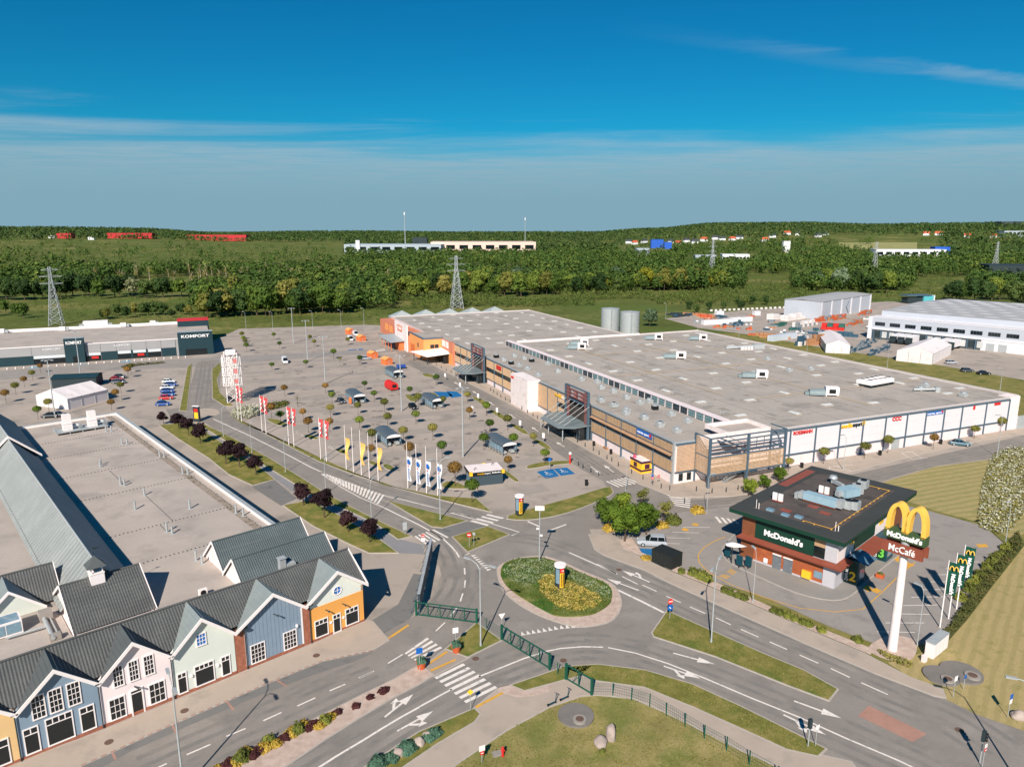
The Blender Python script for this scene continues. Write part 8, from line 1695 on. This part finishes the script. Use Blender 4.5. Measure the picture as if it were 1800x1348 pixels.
for o in [o for o in col.objects if o.name.startswith('boulder')][:2]: pass
bush(ball, z3([(1350, 1280)])[0], 'tuft of green at the foot of the two boulders', .5)
for p, lb in ((zf([(432, 580)])[0], 'left terracotta planter at the crossing'), (zf([(695, 455)])[0], 'right terracotta planter at the crossing')):
    t = thing('planter', lb, 'planter', ground(*p) + Vector((0, 0, .1)), 0); Mesh().tube([(0, 0, 0), (0, 0, .75), (0, 0, .9)], [.42, .6, .64], 16).build('pot', TERRACOTTA, t); put('plant', jun, t, (0, 0, .8), 0, (.8, .8, 1.1))
def scooter(p, rz, label):
    t = thing('electric_scooter', label, 'scooter', ground(*p) + Vector((0, 0, .11)), rz); Mesh().box(-.42, .42, -.09, .09, .12, .2).build('deck', TEALG, t); Mesh().tube([(.45, 0, .12), (.62, 0, 1.12)], .04, 8).build('stem', TEALG, t); Mesh().tube([(.62, -.28, 1.1), (.62, .28, 1.1)], .025, 6).build('handlebar', BLACK, t)
    for x in (-.5, .5): Mesh().tube([(x, -.04, .12), (x, .04, .12)], .12, 12).build('wheel', TYRE, t)
    Mesh().box(-.66, -.38, -.06, .06, .22, .27).build('mudguard', BLACK, t)
scooter(zf([(1415, 855)])[0], R(35), 'left of two dark electric scooters on the footpath'); scooter(zf([(1508, 815)])[0], R(35), 'right of two dark electric scooters on the footpath')
hy = thing('hydrant', 'red hydrant post on the lawn', 'hydrant', ground(*zf([(1045, 1240)])[0]), 0); Mesh().cyl(0, 0, 0, .95, .13, 12).build('body', RED, hy); Mesh().cyl(0, 0, .95, 1.1, .16, 12, r1=.08).build('cap', RED, hy); Mesh().tube([(-.22, 0, .7), (.22, 0, .7)], .06, 8).build('outlets', RED, hy)
hs = sign(0, 0, 'white and red hydrant sign on the lawn', [('sq', WHITE_T, .6), ('sq', RED, .4)], 1.9, R(25), ground(*zf([(888, 1290)])[0])); tag(Mesh().box(-.5, .5, -.4, .4, 0, .12).build('stone_slab', CONCRETE, None, ground(*zf([(1005, 1222)])[0]), R(20)), 'pale slab beside the red hydrant', 'slab')
# ---- drive-through canopy and menu boards
dt = thing('order_canopy', 'white leaf-shaped canopy over the drive-through order point', 'canopy', ground(*z8([(1605, 735)])[0]) + Vector((0, 0, .1)), R(-20)); Mesh().cyl(0, 0, 0, 3.1, .09, 8).build('post', DARK, dt)
m = Mesh(); pr = [(-1.1, 0), (-.8, .75), (.2, .85), (1.3, .45), (2.1, 0), (1.3, -.45), (.2, -.85), (-.8, -.75)]; m.add([(x, y, 3.1 + .12 * abs(y)) for x, y in pr] + [(.2, 0, 3.45)] + [(x, y, 3.0) for x, y in pr], [(k, (k + 1) % 8, 8) for k in range(8)] + [(9 + k, 9 + (k + 1) % 8, (k + 1) % 8, k) for k in range(8)] + [tuple(range(16, 8, -1))], 0, True); m.build('leaf_roof', WHITE_T, dt)
for i, p in enumerate(z8([(1565, 690), (1680, 780), (1770, 790)])): t = thing('menu_board', ('menu board left of the order canopy', 'menu board right of the order canopy', 'menu board nearest the restaurant wall')[i], 'sign', ground(*p) + Vector((0, 0, .1)), R(-50)); Mesh().box(-.5, .5, -.08, .08, .5, 2.0).build('board', TEALG, t); Mesh().box(-.08, .08, -.06, .06, 0, .5).build('post', DARK, t)
t = thing('flower_trough', 'orange flower trough beside the pay window', 'planter', res_loc(3.2, 8.5, .1), RES_RZ); Mesh().box(-.5, .5, -.4, .4, 0, .55).build('trough', TERRACOTTA, t); put('plant', ball, t, (0, 0, .45), 0, (.6, .5, .4))
# ---- traffic light lower right
tl_ = thing('traffic_light', 'dark traffic light on a pole at the lower right', 'traffic light', ground(1722, 1340), R(40)); Mesh().cyl(0, 0, 0, 2.4, .06, 8).build('pole', STEEL, tl_); Mesh().box(-.2, .2, -.15, .15, 2.4, 3.5).build('housing', DARK, tl_)
for k in range(3): Mesh().tube([(0, -.15, 2.6 + k * .34), (0, -.34, 2.6 + k * .34)], .13, 10).build('visor', BLACK, tl_)
tl_ = thing('traffic_light', 'traffic light at the tip of the long grass strip', 'traffic light', ground(1420, 1313), R(20)); Mesh().cyl(0, 0, 0, 2.2, .06, 8).build('pole', STEEL, tl_); Mesh().box(-.18, .18, -.14, .14, 2.2, 3.2).build('housing', DARK, tl_)
# ================================================================ TREES AND PLANTING
def leaf_mat(name, rgb, rgb2, rand=.35, space='Object', scale=.35, fine=3.0, var=.35):
    m = material(name, rgb, .75, var, scale, fine, rgb2=rgb2, rand=rand, space=space, spec=.12)
    b = m.node_tree.nodes['Principled BSDF']
    b.inputs['Subsurface Weight'].default_value = 0.0
    return m
L_GREEN = leaf_mat('leaf_green', (74, 96, 38), (112, 124, 50)); L_DARK = leaf_mat('leaf_dark', (54, 76, 38), (82, 98, 48)); L_YEL = leaf_mat('leaf_yellow', (128, 128, 38), (160, 148, 48)); L_OLIVE = leaf_mat('leaf_olive', (106, 108, 48), (140, 130, 66)); L_RUSS = leaf_mat('leaf_russet', (126, 96, 48), (150, 112, 58)); L_PURP = leaf_mat('leaf_purple', (46, 30, 34), (62, 40, 42)); L_FRESH = leaf_mat('leaf_fresh', (84, 106, 34), (122, 134, 46)); L_BLOSSOM = leaf_mat('leaf_blossom', (122, 126, 88), (196, 186, 164)); L_WILLOW = leaf_mat('leaf_willow', (92, 112, 82), (118, 134, 102))
def crown(seed, rx, rz, zc, n, leaf, lobes=9, mat=L_GREEN, squash=1.0, core=True):
    """leaf-sized faces on many overlapping lobes, with gaps between them"""
    rr = random.Random(seed); m = Mesh(); L = []
    for k in range(lobes):
        a = rr.uniform(0, 2 * math.pi); e = rr.uniform(.25, .72); h = rr.uniform(-.75, .8)
        q = math.sqrt(max(.05, 1 - h * h)); L.append((Vector((math.cos(a) * rx * e * q, math.sin(a) * rx * e * q, zc + h * rz * .68)), rr.uniform(.34, .58) * rx))
    L.append((Vector((0, 0, zc)), rx * .62))
    for i in range(n):
        c, r_ = L[i % len(L)] if rr.random() > .1 else rr.choice(L)
        d = Vector((rr.gauss(0, 1), rr.gauss(0, 1), rr.gauss(.25, 1))).normalized()
        p = c + Vector((d.x, d.y, d.z * rz / rx * .8)) * r_ * rr.uniform(.72, 1.08)
        nn = (d + Vector((rr.uniform(-.6, .6), rr.uniform(-.6, .6), rr.uniform(-.4, .6)))).normalized(); u = nn.orthogonal().normalized(); u = Matrix.Rotation(rr.uniform(0, 6), 3, nn) @ u; v = nn.cross(u); s_ = leaf * rr.uniform(.55, 1.35)
        m.add([p - u * s_, p - v * s_ * .55, p + u * s_, p + v * s_ * .55], [(0, 1, 2, 3)])
    if core:
        for c, r_ in L:
            t = r_ * .66; vs = [c + Vector((math.cos(R(72 * k)) * t * cz, math.sin(R(72 * k)) * t * cz, z * t * rz / rx)) for z, cz in ((-.6, .75), (.1, 1.0), (.7, .6)) for k in range(5)]
            m.add(vs, [(q * 5 + k, q * 5 + (k + 1) % 5, q * 5 + 5 + (k + 1) % 5, q * 5 + 5 + k) for q in range(2) for k in range(5)] + [tuple(range(10, 15)), (4, 3, 2, 1, 0)])
    return m.mesh('crown', mat)
def trunk(h, r, seed, limbs=4, spread=1.0):
    rr = random.Random(seed); m = Mesh(); m.tube([(0, 0, 0), (rr.uniform(-.1, .1) * r * 3, rr.uniform(-.1, .1) * r * 3, h * .5), (0, 0, h)], [r, r * .75, r * .4], 7)
    for k in range(limbs):
        a = rr.uniform(0, 6.28); z = h * rr.uniform(.55, .85); m.tube([(0, 0, z), (math.cos(a) * spread * .5, math.sin(a) * spread * .5, z + spread * .45), (math.cos(a) * spread, math.sin(a) * spread, z + spread * .7)], [r * .45, r * .28, r * .1], 5)
    return m.mesh('trunk', BARK)
def tree(p, cm, tm, label, s=1.0, group=None, name='tree', z=0.0):
    loc = p if isinstance(p, Vector) else ground(*p)
    t = thing(name, label, 'tree', loc + Vector((0, 0, z)), rnd.uniform(0, 6.28), group); t.scale = (s, s, s * rnd.uniform(.92, 1.08)); put('trunk', tm, t); put('crown', cm, t); return t
# ---- small round car park trees
lol = [crown(10 + k, 1.5, 1.4, 2.5, 480, .15, 0, mt) for k, mt in enumerate((L_GREEN, L_FRESH, L_OLIVE, L_RUSS))]; lolt = [trunk(2.0, .055, 20 + k, 3, .5) for k in range(2)]
zz2 = zoomed(380, 590, 6); zz3 = zoomed(500, 690, 4.5)
pk = [(p, k) for p, k in zip(zz2([(610, 45), (670, 140), (590, 370), (725, 640), (948, 345), (990, 72), (1155, 610), (1240, 250), (1393, 100), (1518, 310), (1568, 580), (1668, 690), (1225, 720), (1210, 860), (1497, 835), (920, 895), (585, 865), (682, 925), (975, 1025), (1035, 120), (275, 40), (290, 75), (310, 120), (322, 170)]), (0, 0, 0, 3, 0, 2, 3, 0, 2, 0, 0, 0, 0, 2, 2, 3, 3, 0, 3, 2, 2, 1, 2, 1))]
pk += [(p, k) for p, k in zip(zz3([(793, 158), (818, 274), (597, 300), (1040, 250), (1060, 118), (1255, 122), (1175, 377), (942, 392), (695, 422), (685, 530), (990, 545), (1248, 522), (1465, 212), (1598, 182), (1625, 327), (1765, 297), (1578, 455), (1770, 625), (360, 312)]), (2, 2, 1, 0, 2, 2, 2, 2, 2, 3, 3, 0, 3, 1, 0, 2, 1, 3, 3))]
pk += [(p, k) for p, k in zip(z6([(840, 902), (960, 882), (1030, 992), (560, 617), (370, 512), (210, 582), (675, 692)]), (1, 2, 1, 2, 0, 0, 1))]
pk += [((1386, 829), 2), ((1447, 816), 2), ((1519, 807), 2), ((1560, 797), 2), ((1640, 790), 3), ((1712, 772), 2), ((1758, 760), 2)]
pk += [(p, k) for p, k in zip(kz([(322, 430), (260, 487), (195, 542), (128, 602), (50, 670), (1040, 427), (1015, 472), (960, 592), (920, 657), (885, 727), (390, 742), (303, 800)]), (3, 2, 3, 2, 3, 2, 3, 2, 3, 3, 2, 1))]
nmk = {0: 'green', 1: 'bright green', 2: 'olive', 3: 'russet'}
for i, (p, k) in enumerate(pk):
    side = 'left car park' if p[0] < 300 else ('bays along the white side' if p[0] > 1300 else 'main car park')
    tree(p, lol[k], lolt[i % 2], 'round %s-crowned tree in the %s' % (nmk[k], side), rnd.uniform(1.0, 1.3), '%s ball trees in the %s' % (nmk[k], side), 'ball_tree')
tree(zz3([(1350, 742)])[0], lol[3], lolt[0], 'larger russet ball tree left of the black kiosk', 1.55, None, 'ball_tree'); tree(zz3([(1485, 872)])[0], lol[1], lolt[1], 'larger bright green ball tree on the grass corner near the crossing', 1.5, None, 'ball_tree')
ytc = crown(31, .9, .35, 2.5, 200, .16, 5, L_YEL); tree(zz2([(1308, 322)])[0], ytc, lolt[0], 'flat yellow-crowned tree in the middle of the car park', 1.1, None, 'ball_tree'); tree(zz2([(862, 752)])[0], crown(32, .8, 1.1, 2.4, 60, .1, 5, L_OLIVE, core=False), trunk(3.0, .07, 33, 7, .8), 'nearly bare young tree behind the red flags', 1.2, None, 'ball_tree')
# ---- purple-leaved trees along the path
pur = [crown(40 + k, 1.75, 1.55, 2.9, 900, .24, 11, L_PURP) for k in range(3)]; purt = trunk(2.6, .11, 44, 5, 1.1)
plist = zoomed(0, 680, 1 / .36667)([(785, 182), (858, 205), (905, 235), (962, 275), (1085, 372), (1150, 388), (1228, 425), (1455, 570), (1556, 630), (1670, 698), (1772, 748)])
for i, p in enumerate(plist): tree(p, pur[i % 3], purt, '%s dark purple-leaved tree in the row along the path, counted from the far end' % words[i], (.85, 1.15, 1.15, 1.2, 1.35, 1.2, 1.05, 1.1, 1.3, 1.0, 1.1)[i], 'purple-leaved trees along the path', 'purple_tree')
# ---- leafy group by the restaurant
lf = [crown(50 + k, 2.3, 2.6, 3.3, 1700, .25, 14, L_FRESH) for k in range(2)]; lft = trunk(2.2, .16, 55, 5, 1.3); lo = crown(58, 1.6, 1.8, 3.4, 420, .2, 9, L_OLIVE, core=False)
for i, (p, s_, k) in enumerate([((1070, 926), .95, 0), ((1093, 910), .92, 1), ((1098, 952), 1.15, 0), ((1136, 940), 1.0, 1), ((1127, 895), .9, 2), ((1165, 922), 1.0, 2)]): tree(p, lf[k] if k < 2 else lo, lft, ('leftmost dense green tree of the group by the roundabout exit', 'rear dense green tree of the group by the roundabout exit', 'largest, front dense green tree left of the silver car', 'dense green tree just behind the silver car', 'thin olive tree at the back of the leafy group', 'thin olive-brown tree over the golden shrubs')[i], s_, None, 'leafy_tree')
for i, (p, s_) in enumerate([((1316, 872), .62), ((1343, 860), .55), ((1368, 848), .6)]): tree(p, lf[i % 2], lft, ('left', 'middle', 'right')[i] + ' of three low green trees behind the restaurant roof', s_, None, 'leafy_tree')
# ---- beds
def inside_w(p, poly): return inside(p, poly)
def scatter(name, poly, n, h, leaf, mat, seed, label=None, z0=.1, dome=False, parent=None):
    rr = random.Random(seed); xs_ = [p[0] for p in poly]; ys_ = [p[1] for p in poly]; m = Mesh(); k = 0
    while k < n:
        p = (rr.uniform(min(xs_), max(xs_)), rr.uniform(min(ys_), max(ys_)))
        if not inside(p, poly): continue
        k += 1; bump = .55 + .45 * math.sin(p[0] * 1.7 + seed) * math.sin(p[1] * 1.9)
        c = Vector((p[0], p[1], z0 + h * rr.uniform(.2, 1) * bump)); nn = Vector((rr.uniform(-.8, .8), rr.uniform(-.8, .8), 1)).normalized(); u = Matrix.Rotation(rr.uniform(0, 6), 3, nn) @ nn.orthogonal().normalized(); v = nn.cross(u); s_ = leaf * rr.uniform(.5, 1.3)
        m.add([c - u * s_, c - v * s_ * .6, c + u * s_, c + v * s_ * .6], [(0, 1, 2, 3)])
    o = m.build(name, mat); stuff(o)
    if label: tag(o, label, 'planting')
    return o
scatter('golden_groundcover', gpoly(z3([(1050, 470), (1100, 440), (1180, 470), (1250, 500), (1345, 560), (1300, 605), (1200, 615), (1130, 590), (1060, 530)]), 3), 3400, .5, .14, leaf_mat('golden_cover', (168, 148, 70), (208, 186, 118), 0, scale=.8), 1, 'golden ground cover round the advertising column on the roundabout', .3)
scatter('pale_groundcover', gpoly(z3([(880, 420), (960, 372), (1080, 372), (1230, 430), (1370, 500), (1385, 560), (1300, 520), (1180, 455), (1080, 450), (1000, 500), (930, 480)]), 3), 2600, .4, .15, leaf_mat('sage_leaf', (122, 134, 98), (160, 160, 128), 0), 2, 'pale sage ground cover on the roundabout', .3)
scatter('roundabout_grass', gpoly(rb, 3), 5200, .35, .13, leaf_mat('rough_grass', (86, 104, 40), (128, 118, 64), 0), 3, 'rough grass and herbs covering the roundabout', .25)
scatter('flowering_hedge', gpoly([(1750, 797), (1800, 786), (1860, 800), (1850, 870), (1800, 905), (1772, 937), (1722, 927), (1722, 885), (1730, 840)], 3), 7500, .75, .19, leaf_mat('white_blossom', (172, 172, 142), (238, 232, 222), 0, scale=1.6, fine=7, var=.6), 4, 'broad white-flowering hedge curving beside the mown lawn', .1)
scatter('hedge_leaves', gpoly([(1750, 797), (1800, 786), (1860, 800), (1850, 870), (1800, 905), (1772, 937), (1722, 927), (1722, 885), (1730, 840)], 3), 7500, .6, .22, L_OLIVE, 14, 'green leaves under the blossom of the white-flowering hedge', .05)
scatter('flowering_bush_mass', gpoly(zoomed(380, 590, 6)([(160, 850), (200, 790), (330, 760), (420, 770), (470, 800), (400, 860), (240, 890)]), 3), 1500, 1.5, .3, MATS['white_blossom'], 5, 'cream-flowering shrub mass at the foot of the first red flags', .1)
scatter('green_hedge', gpoly(zoomed(380, 590, 6)([(480, 770), (600, 715), (760, 705), (750, 740), (640, 775), (520, 795)]), 3), 900, 1.0, .28, L_OLIVE, 6, 'low green hedge behind the red flags', .1)
scatter('bank_planting', gpoly([(1788, 938), (1740, 990), (1700, 1058), (1660, 1112), (1642, 1128), (1655, 1138), (1700, 1090), (1745, 1030), (1798, 962)]), 3200, .6, .2, leaf_mat('bank_leaf', (80, 84, 44), (116, 100, 60), 0), 7, 'low rough planting on the bank beside the restaurant car park', .3)
scatter('bank_planting', gpoly(z4([(1180, 825), (1250, 845), (1330, 880), (1310, 900), (1200, 850)]), 2), 350, .4, .15, L_OLIVE, 8, 'low green planting at the foot of the pylon', .1)
scatter('hedge_strip', gpoly(kz([(955, 385), (1020, 365), (1290, 345), (1310, 355), (1100, 375), (980, 398)])), 700, .7, .3, MATS['bank_leaf'], 9, 'low hedge strip before the grey shop', .1)
for nm, pl_, n_, sd in (('lawn_grass', [(804, 1343), (892, 1284), (966, 1244), (1022, 1225), (1112, 1229), (1175, 1256), (1237, 1287), (1300, 1319), (1380, 1356), (1300, 1400), (850, 1400)], 9000, 11), ('island_grass', [(1173, 1077), (1267, 1119), (1342, 1152), (1412, 1181), (1469, 1212), (1456, 1229), (1383, 1202), (1258, 1152), (1150, 1117)], 3600, 12), ('verge_grass', [(990, 1174), (1050, 1171), (1133, 1181), (1217, 1206), (1300, 1244), (1383, 1285), (1448, 1317), (1383, 1315), (1300, 1277), (1217, 1240), (1133, 1206), (1045, 1194)], 3600, 13)):
    scatter(nm, gpoly(pl_), n_, .12, .09, leaf_mat('dry_grass_blade', (112, 112, 56), (150, 134, 86), 0, 'Position', .3, 3), sd, {11: 'dry tufted grass on the lawn inside the curved fence', 12: 'short tufted grass on the long island', 13: 'short tufted grass on the roadside strip'}[sd], .05 if sd == 11 else .12)
# median shrubs
mrow = z1([(1620, 1020), (1585, 1040), (1560, 1062), (1530, 1085), (1505, 1080), (1480, 1098), (1455, 1085), (1430, 1108), (1400, 1120), (1375, 1140), (1345, 1150), (1320, 1172), (1290, 1160), (1270, 1190), (1240, 1205), (1215, 1230), (1180, 1215), (1160, 1245), (1130, 1262), (1100, 1255), (1085, 1280), (1050, 1290)])
for i, p in enumerate(mrow): bush((barb, gold, ball, gold, barb)[i % 5], p, ('dark red', 'yellow-flowering', 'green', 'yellow-flowering', 'dark red')[i % 5] + ' shrub in the planted median before the houses', rnd.uniform(.8, 1.15), 'shrubs in the planted median', .1)
for i, p in enumerate(zf([(145, 760), (45, 805), (170, 740), (-60, 870)])): bush(barb, p, ('larger dark red shrub alone on the gravel median', 'small dark red shrub on the gravel median', 'dark red shrub behind the larger one on the median', 'dark red shrub nearest the flower bed on the median')[i], (1.0, .8, .7, .9)[i])
for p in z3([(545, 560), (525, 600), (510, 640), (490, 680)]): pass
# ---- belt trees one can tell apart
bc = [crown(70 + k, 4.6 + .5 * (k % 3), 5.2 + .6 * (k % 2), 7.0 + .5 * (k % 3), 1100, .62, 15, mt) for k, mt in enumerate((L_GREEN, L_DARK, L_GREEN, L_DARK, L_YEL, L_OLIVE, L_BLOSSOM, L_WILLOW))]
btk = [trunk(5.5, .3, 80 + k, 5, 2.4) for k in range(2)]
def belt(p0, p1, n, jit, label, group, kinds=(0, 1, 2, 3, 0, 1, 5), s0=1.05, s1=1.6):
    for i in range(n):
        t_ = (i + rnd.uniform(.1, .9)) / n; px, py = p0[0] + (p1[0] - p0[0]) * t_, p0[1] + (p1[1] - p0[1]) * t_ + rnd.uniform(-jit, jit); c = ground(px, py); c.z = terrain(c.x, c.y); k = rnd.choice(kinds)
        tree(c, bc[k], btk[i % 2], label % ('yellow-green' if k == 4 else 'pale-flowering' if k == 6 else 'olive' if k == 5 else 'silvery' if k == 7 else 'green'), rnd.uniform(s0, s1), group, 'belt_tree')
belt((350, 558), (620, 548), 22, 3, '%s tree in the wood edge behind the grey shop and car park', 'wood edge behind the car park'); belt((345, 547), (640, 536), 22, 3, '%s tree in the second row behind the car park', 'second tree row behind the car park'); belt((690, 524), (1160, 512), 34, 4, '%s tree in the wood edge above the grassy slope', 'wood edge above the slope', (0, 1, 2, 4, 0, 5, 2)); belt((690, 510), (1160, 502), 30, 3, '%s tree in the second row above the grassy slope', 'second tree row above the slope', (0, 1, 3, 2, 7)); belt((-60, 528), (345, 520), 26, 4, '%s tree at the far side of the left meadow', 'trees beyond the left meadow', (1, 3, 0, 1, 6)); belt((1150, 508), (1285, 506), 13, 5, '%s tree right of the grassy slope', 'trees right of the slope', (4, 1, 3, 0, 4, 5)); belt((1400, 500), (1560, 514), 12, 5, '%s tree between the steel hall and the hills', 'trees behind the steel hall', (0, 1, 7, 5)); belt((1660, 530), (1900, 538), 16, 6, '%s tree behind the warehouse', 'trees behind the warehouse', (1, 3, 0)); belt((170, 560), (340, 556), 12, 5, '%s low tree in the thicket behind the grey shop', 'thicket behind the grey shop', (1, 3, 5), .45, .7); belt((-40, 560), (60, 556), 5, 8, '%s low tree left of the pylon meadow', 'low trees left of the pylon', (1, 0), .6, .9); belt((1200, 548), (1360, 536), 8, 6, '%s small tree on the slope behind the storage yard', 'small trees behind the yard', (1, 3), .35, .6)
tree((1142, 574), bc[7], btk[0], 'lone silvery willow beside the water tanks', .8, None, 'belt_tree'); tree((1113, 586), bc[5], btk[0], 'low bush right of the water tanks', .3, None, 'belt_tree')
deadm = []
for k in range(3):
    rr = random.Random(90 + k); m = Mesh(); m.tube([(0, 0, 0), (rr.uniform(-.4, .4), 0, 6), (rr.uniform(-.8, .8), 0, 12.5)], [.3, .22, .06], 6)
    for j in range(9): z = rr.uniform(4, 11); a = rr.uniform(0, 6.28); l_ = rr.uniform(1, 2.6); m.tube([(0, 0, z), (math.cos(a) * l_ * .5, math.sin(a) * l_ * .5, z + l_ * .6), (math.cos(a) * l_, math.sin(a) * l_, z + l_ * 1.3)], [.12, .08, .03], 4)
    deadm.append(m.mesh('trunk', material('pale_bark', (176, 158, 132), .9, .2)))
dcr = crown(95, 2.0, 3.2, 9.0, 110, .4, 8, L_OLIVE, core=False)
for i in range(58):
    px = rnd.uniform(90, 640) if i < 46 else rnd.uniform(640, 900); c = ground(px, rnd.uniform(488, 508)); t = thing('sparse_birch', 'pale-trunked sparse tree standing above the wood at left', 'tree', c, rnd.uniform(0, 6), 'sparse pale trees'); sc = rnd.uniform(.9, 1.35); t.scale = (sc, sc, sc); put('trunk', deadm[i % 3], t); put('crown', dcr, t)
# ---- the far woods: too many to count, one mass each
def wood(name, pts, quads, label, mat, seed):
    """pts: array of x, y, z, height, radius"""
    rs = np.random.RandomState(seed); n = len(pts); P = np.asarray(pts, dtype=np.float64)
    d = rs.normal(size=(n, quads, 3)); d[..., 2] += .35; d /= np.linalg.norm(d, axis=2, keepdims=True)
    rad = rs.uniform(.55, 1.05, size=(n, quads, 1))
    c = d * rad; c[..., :2] *= P[:, None, 4:5]; c[..., 2] = P[:, None, 3] * (.56 + .44 * c[..., 2])
    c[..., 0] += P[:, None, 0]; c[..., 1] += P[:, None, 1]; c[..., 2] += P[:, None, 2]
    nn = d + rs.uniform(-.4, .4, size=d.shape); nn /= np.linalg.norm(nn, axis=2, keepdims=True)
    h = rs.normal(size=d.shape); u = np.cross(nn, h); u /= np.linalg.norm(u, axis=2, keepdims=True); v = np.cross(nn, u)
    s_ = (P[:, None, 4:5] * rs.uniform(.16, .42, size=(n, quads, 1)) * (18.0 / quads) ** .35)
    V = np.stack([c - u * s_, c - v * s_ * .7, c + u * s_, c + v * s_ * .7], axis=2).reshape(-1, 3)
    me = bpy.data.meshes.new(name); k = len(V); f = k // 4
    me.vertices.add(k); me.vertices.foreach_set('co', V.astype(np.float32).ravel()); me.loops.add(k); me.loops.foreach_set('vertex_index', np.arange(k, dtype=np.int32)); me.polygons.add(f); me.polygons.foreach_set('loop_start', np.arange(0, k, 4, dtype=np.int32)); me.polygons.foreach_set('loop_total', np.full(f, 4, dtype=np.int32)); me.update(calc_edges=True); me.materials.append(mat)
    o = bpy.data.objects.new(name, me); col.objects.link(o); stuff(o); tag(o, label, 'wood'); return o
W_NEAR = leaf_mat('wood_leaf', (68, 92, 40), (116, 124, 54), 0, 'Position', .045, .3, .6); W_FAR = leaf_mat('hill_wood_leaf', (62, 84, 42), (108, 118, 60), 0, 'Position', .02, .1, .55); W_SCRUB = leaf_mat('scrub_leaf', (84, 100, 46), (116, 118, 64), 0, 'Position', .05, .4, .35)
skip = [(590, 441, 965, 451), (1088, 436, 1180, 451), (1205, 452, 1335, 468), (1530, 442, 1690, 460), (1720, 424, 1900, 446), (1720, 470, 1900, 492), (1470, 418, 1610, 442), (0, 428, 440, 441)]
def px_points(x0, x1, y0, y1, n, h0, h1, seed, cond=None):
    rr = random.Random(seed); out = []
    while len(out) < n:
        px, py = rr.uniform(x0, x1), rr.uniform(y0, y1)
        if any(a <= px <= c and b <= py <= d for a, b, c, d in skip) or (cond and not cond(px, py, rr)): continue
        c = ground(px, py); hh = h0 + (h1 - h0) * rr.random() ** 1.3 * (1.3 if rr.random() < .08 else 1.0) + (-3 if h0 > 5 and rr.random() < .15 else 0)
        if h0 > 5 and math.sin(c.x * .0113 + 2) * math.sin(c.y * .0087 + c.x * .004) > .62: continue
        out.append((c.x, c.y, terrain(c.x, c.y), hh, hh * rr.uniform(.3, .45)))
    return out
pts = px_points(-300, 2150, 468, 512, 6400, 10, 18, 1, lambda x, y, r: (x > 600 and not (1305 < x < 1395 and 482 < y < 513) and not (1600 < x < 1700 and 488 < y < 513)) or (y > 480 and x <= 600)) + px_points(345, 690, 505, 546, 700, 10, 16, 21)
wood('near_wood', pts, 64, 'broadleaf wood filling the ground behind the first tree rows', W_NEAR, 1)
pts = px_points(-300, 2150, 440, 468, 7000, 8, 17, 2, lambda x, y, r: x > 610 or r.random() < .1)
wood('middle_wood', pts, 30, 'wooded plain between the town edge and the hills', W_NEAR, 2)
pts = px_points(-300, 640, 441, 480, 4200, 2.0, 4.9, 3) + px_points(-300, 640, 441, 480, 500, 6, 10, 31)
wood('scrub', pts, 16, 'low scrub on the open plain at the left', W_SCRUB, 3)
pts = px_points(60, 700, 520, 566, 900, .8, 3.4, 4) + px_points(690, 1420, 505, 548, 3300, 1.6, 4.9, 5, lambda x, y, r: y < 545 - (x - 690) * .02 and math.sin(x * .031 + y * .11) + math.sin(x * .013 - y * .23) > -.5) + px_points(1270, 1900, 480, 530, 1300, 1.4, 4.9, 6)
wood('slope_scrub', pts, 26, 'bushes dotted over the grassy slopes behind the shops', W_SCRUB, 4)
fm_ = Mesh(); fr_ = [[hill_point(x_, y_) + Vector((0, 0, .6)) for x_ in np.linspace(1475, 1612, 9)] for y_ in (440, 435, 431, 427)]
for r_ in range(3):
    for k in range(8): fm_.quad(fr_[r_][k], fr_[r_][k + 1], fr_[r_ + 1][k + 1], fr_[r_ + 1][k])
structure(fm_.build('field', material('pale_field', (150, 146, 92), .95, .15, .02, .3, space='Position')))
pts = []; rr = random.Random(9)
while len(pts) < 24000:
    a = R(rr.uniform(-44, 44)); d_ = 1350 + 3100 * rr.random() ** .8; x, y = math.sin(a) * d_, math.cos(a) * d_; ad = math.degrees(a)
    if 8 < ad < 27 and d_ < 2100 and rr.random() < .86: continue
    if 23.5 < ad < 30.5 and d_ < 2300: continue
    if -40 < ad < -13 and d_ < 2250: continue
    hh = rr.uniform(11, 19); pts.append((x, y, terrain(x, y) - 1, hh, hh * rr.uniform(.35, .55)))
wood('hill_forest', pts, 12, 'forest covering the hills along the horizon', W_FAR, 5)
# ---- number look-alikes from left to right so that each label points at one thing
ORD = ['', 'first', 'second', 'third', 'fourth', 'fifth', 'sixth', 'seventh', 'eighth', 'ninth', 'tenth', 'eleventh', 'twelfth', 'thirteenth', 'fourteenth', 'fifteenth', 'sixteenth', 'seventeenth', 'eighteenth', 'nineteenth']
TENS = {2: ('twentieth', 'twenty'), 3: ('thirtieth', 'thirty'), 4: ('fortieth', 'forty'), 5: ('fiftieth', 'fifty')}
def ordinal(n): return ORD[n] if n < 20 else (TENS[n // 10][0] if n % 10 == 0 else TENS[n // 10][1] + '-' + ORD[n % 10])
bpy.context.view_layer.update()
same = {}
for o in col.objects:
    if o.parent is None and 'label' in o: same.setdefault(o['label'], []).append(o)
for lb, os_ in same.items():
    if len(os_) < 2: continue
    os_.sort(key=lambda o: o.location.x / (o.location.y * CP - (o.location.z - CAM_H) * SP))
    for i, o in enumerate(os_):
        o['label'] = 'leftmost ' + lb if i == 0 else 'rightmost ' + lb if i == len(os_) - 1 else ordinal(i + 1) + ' from left: ' + lb
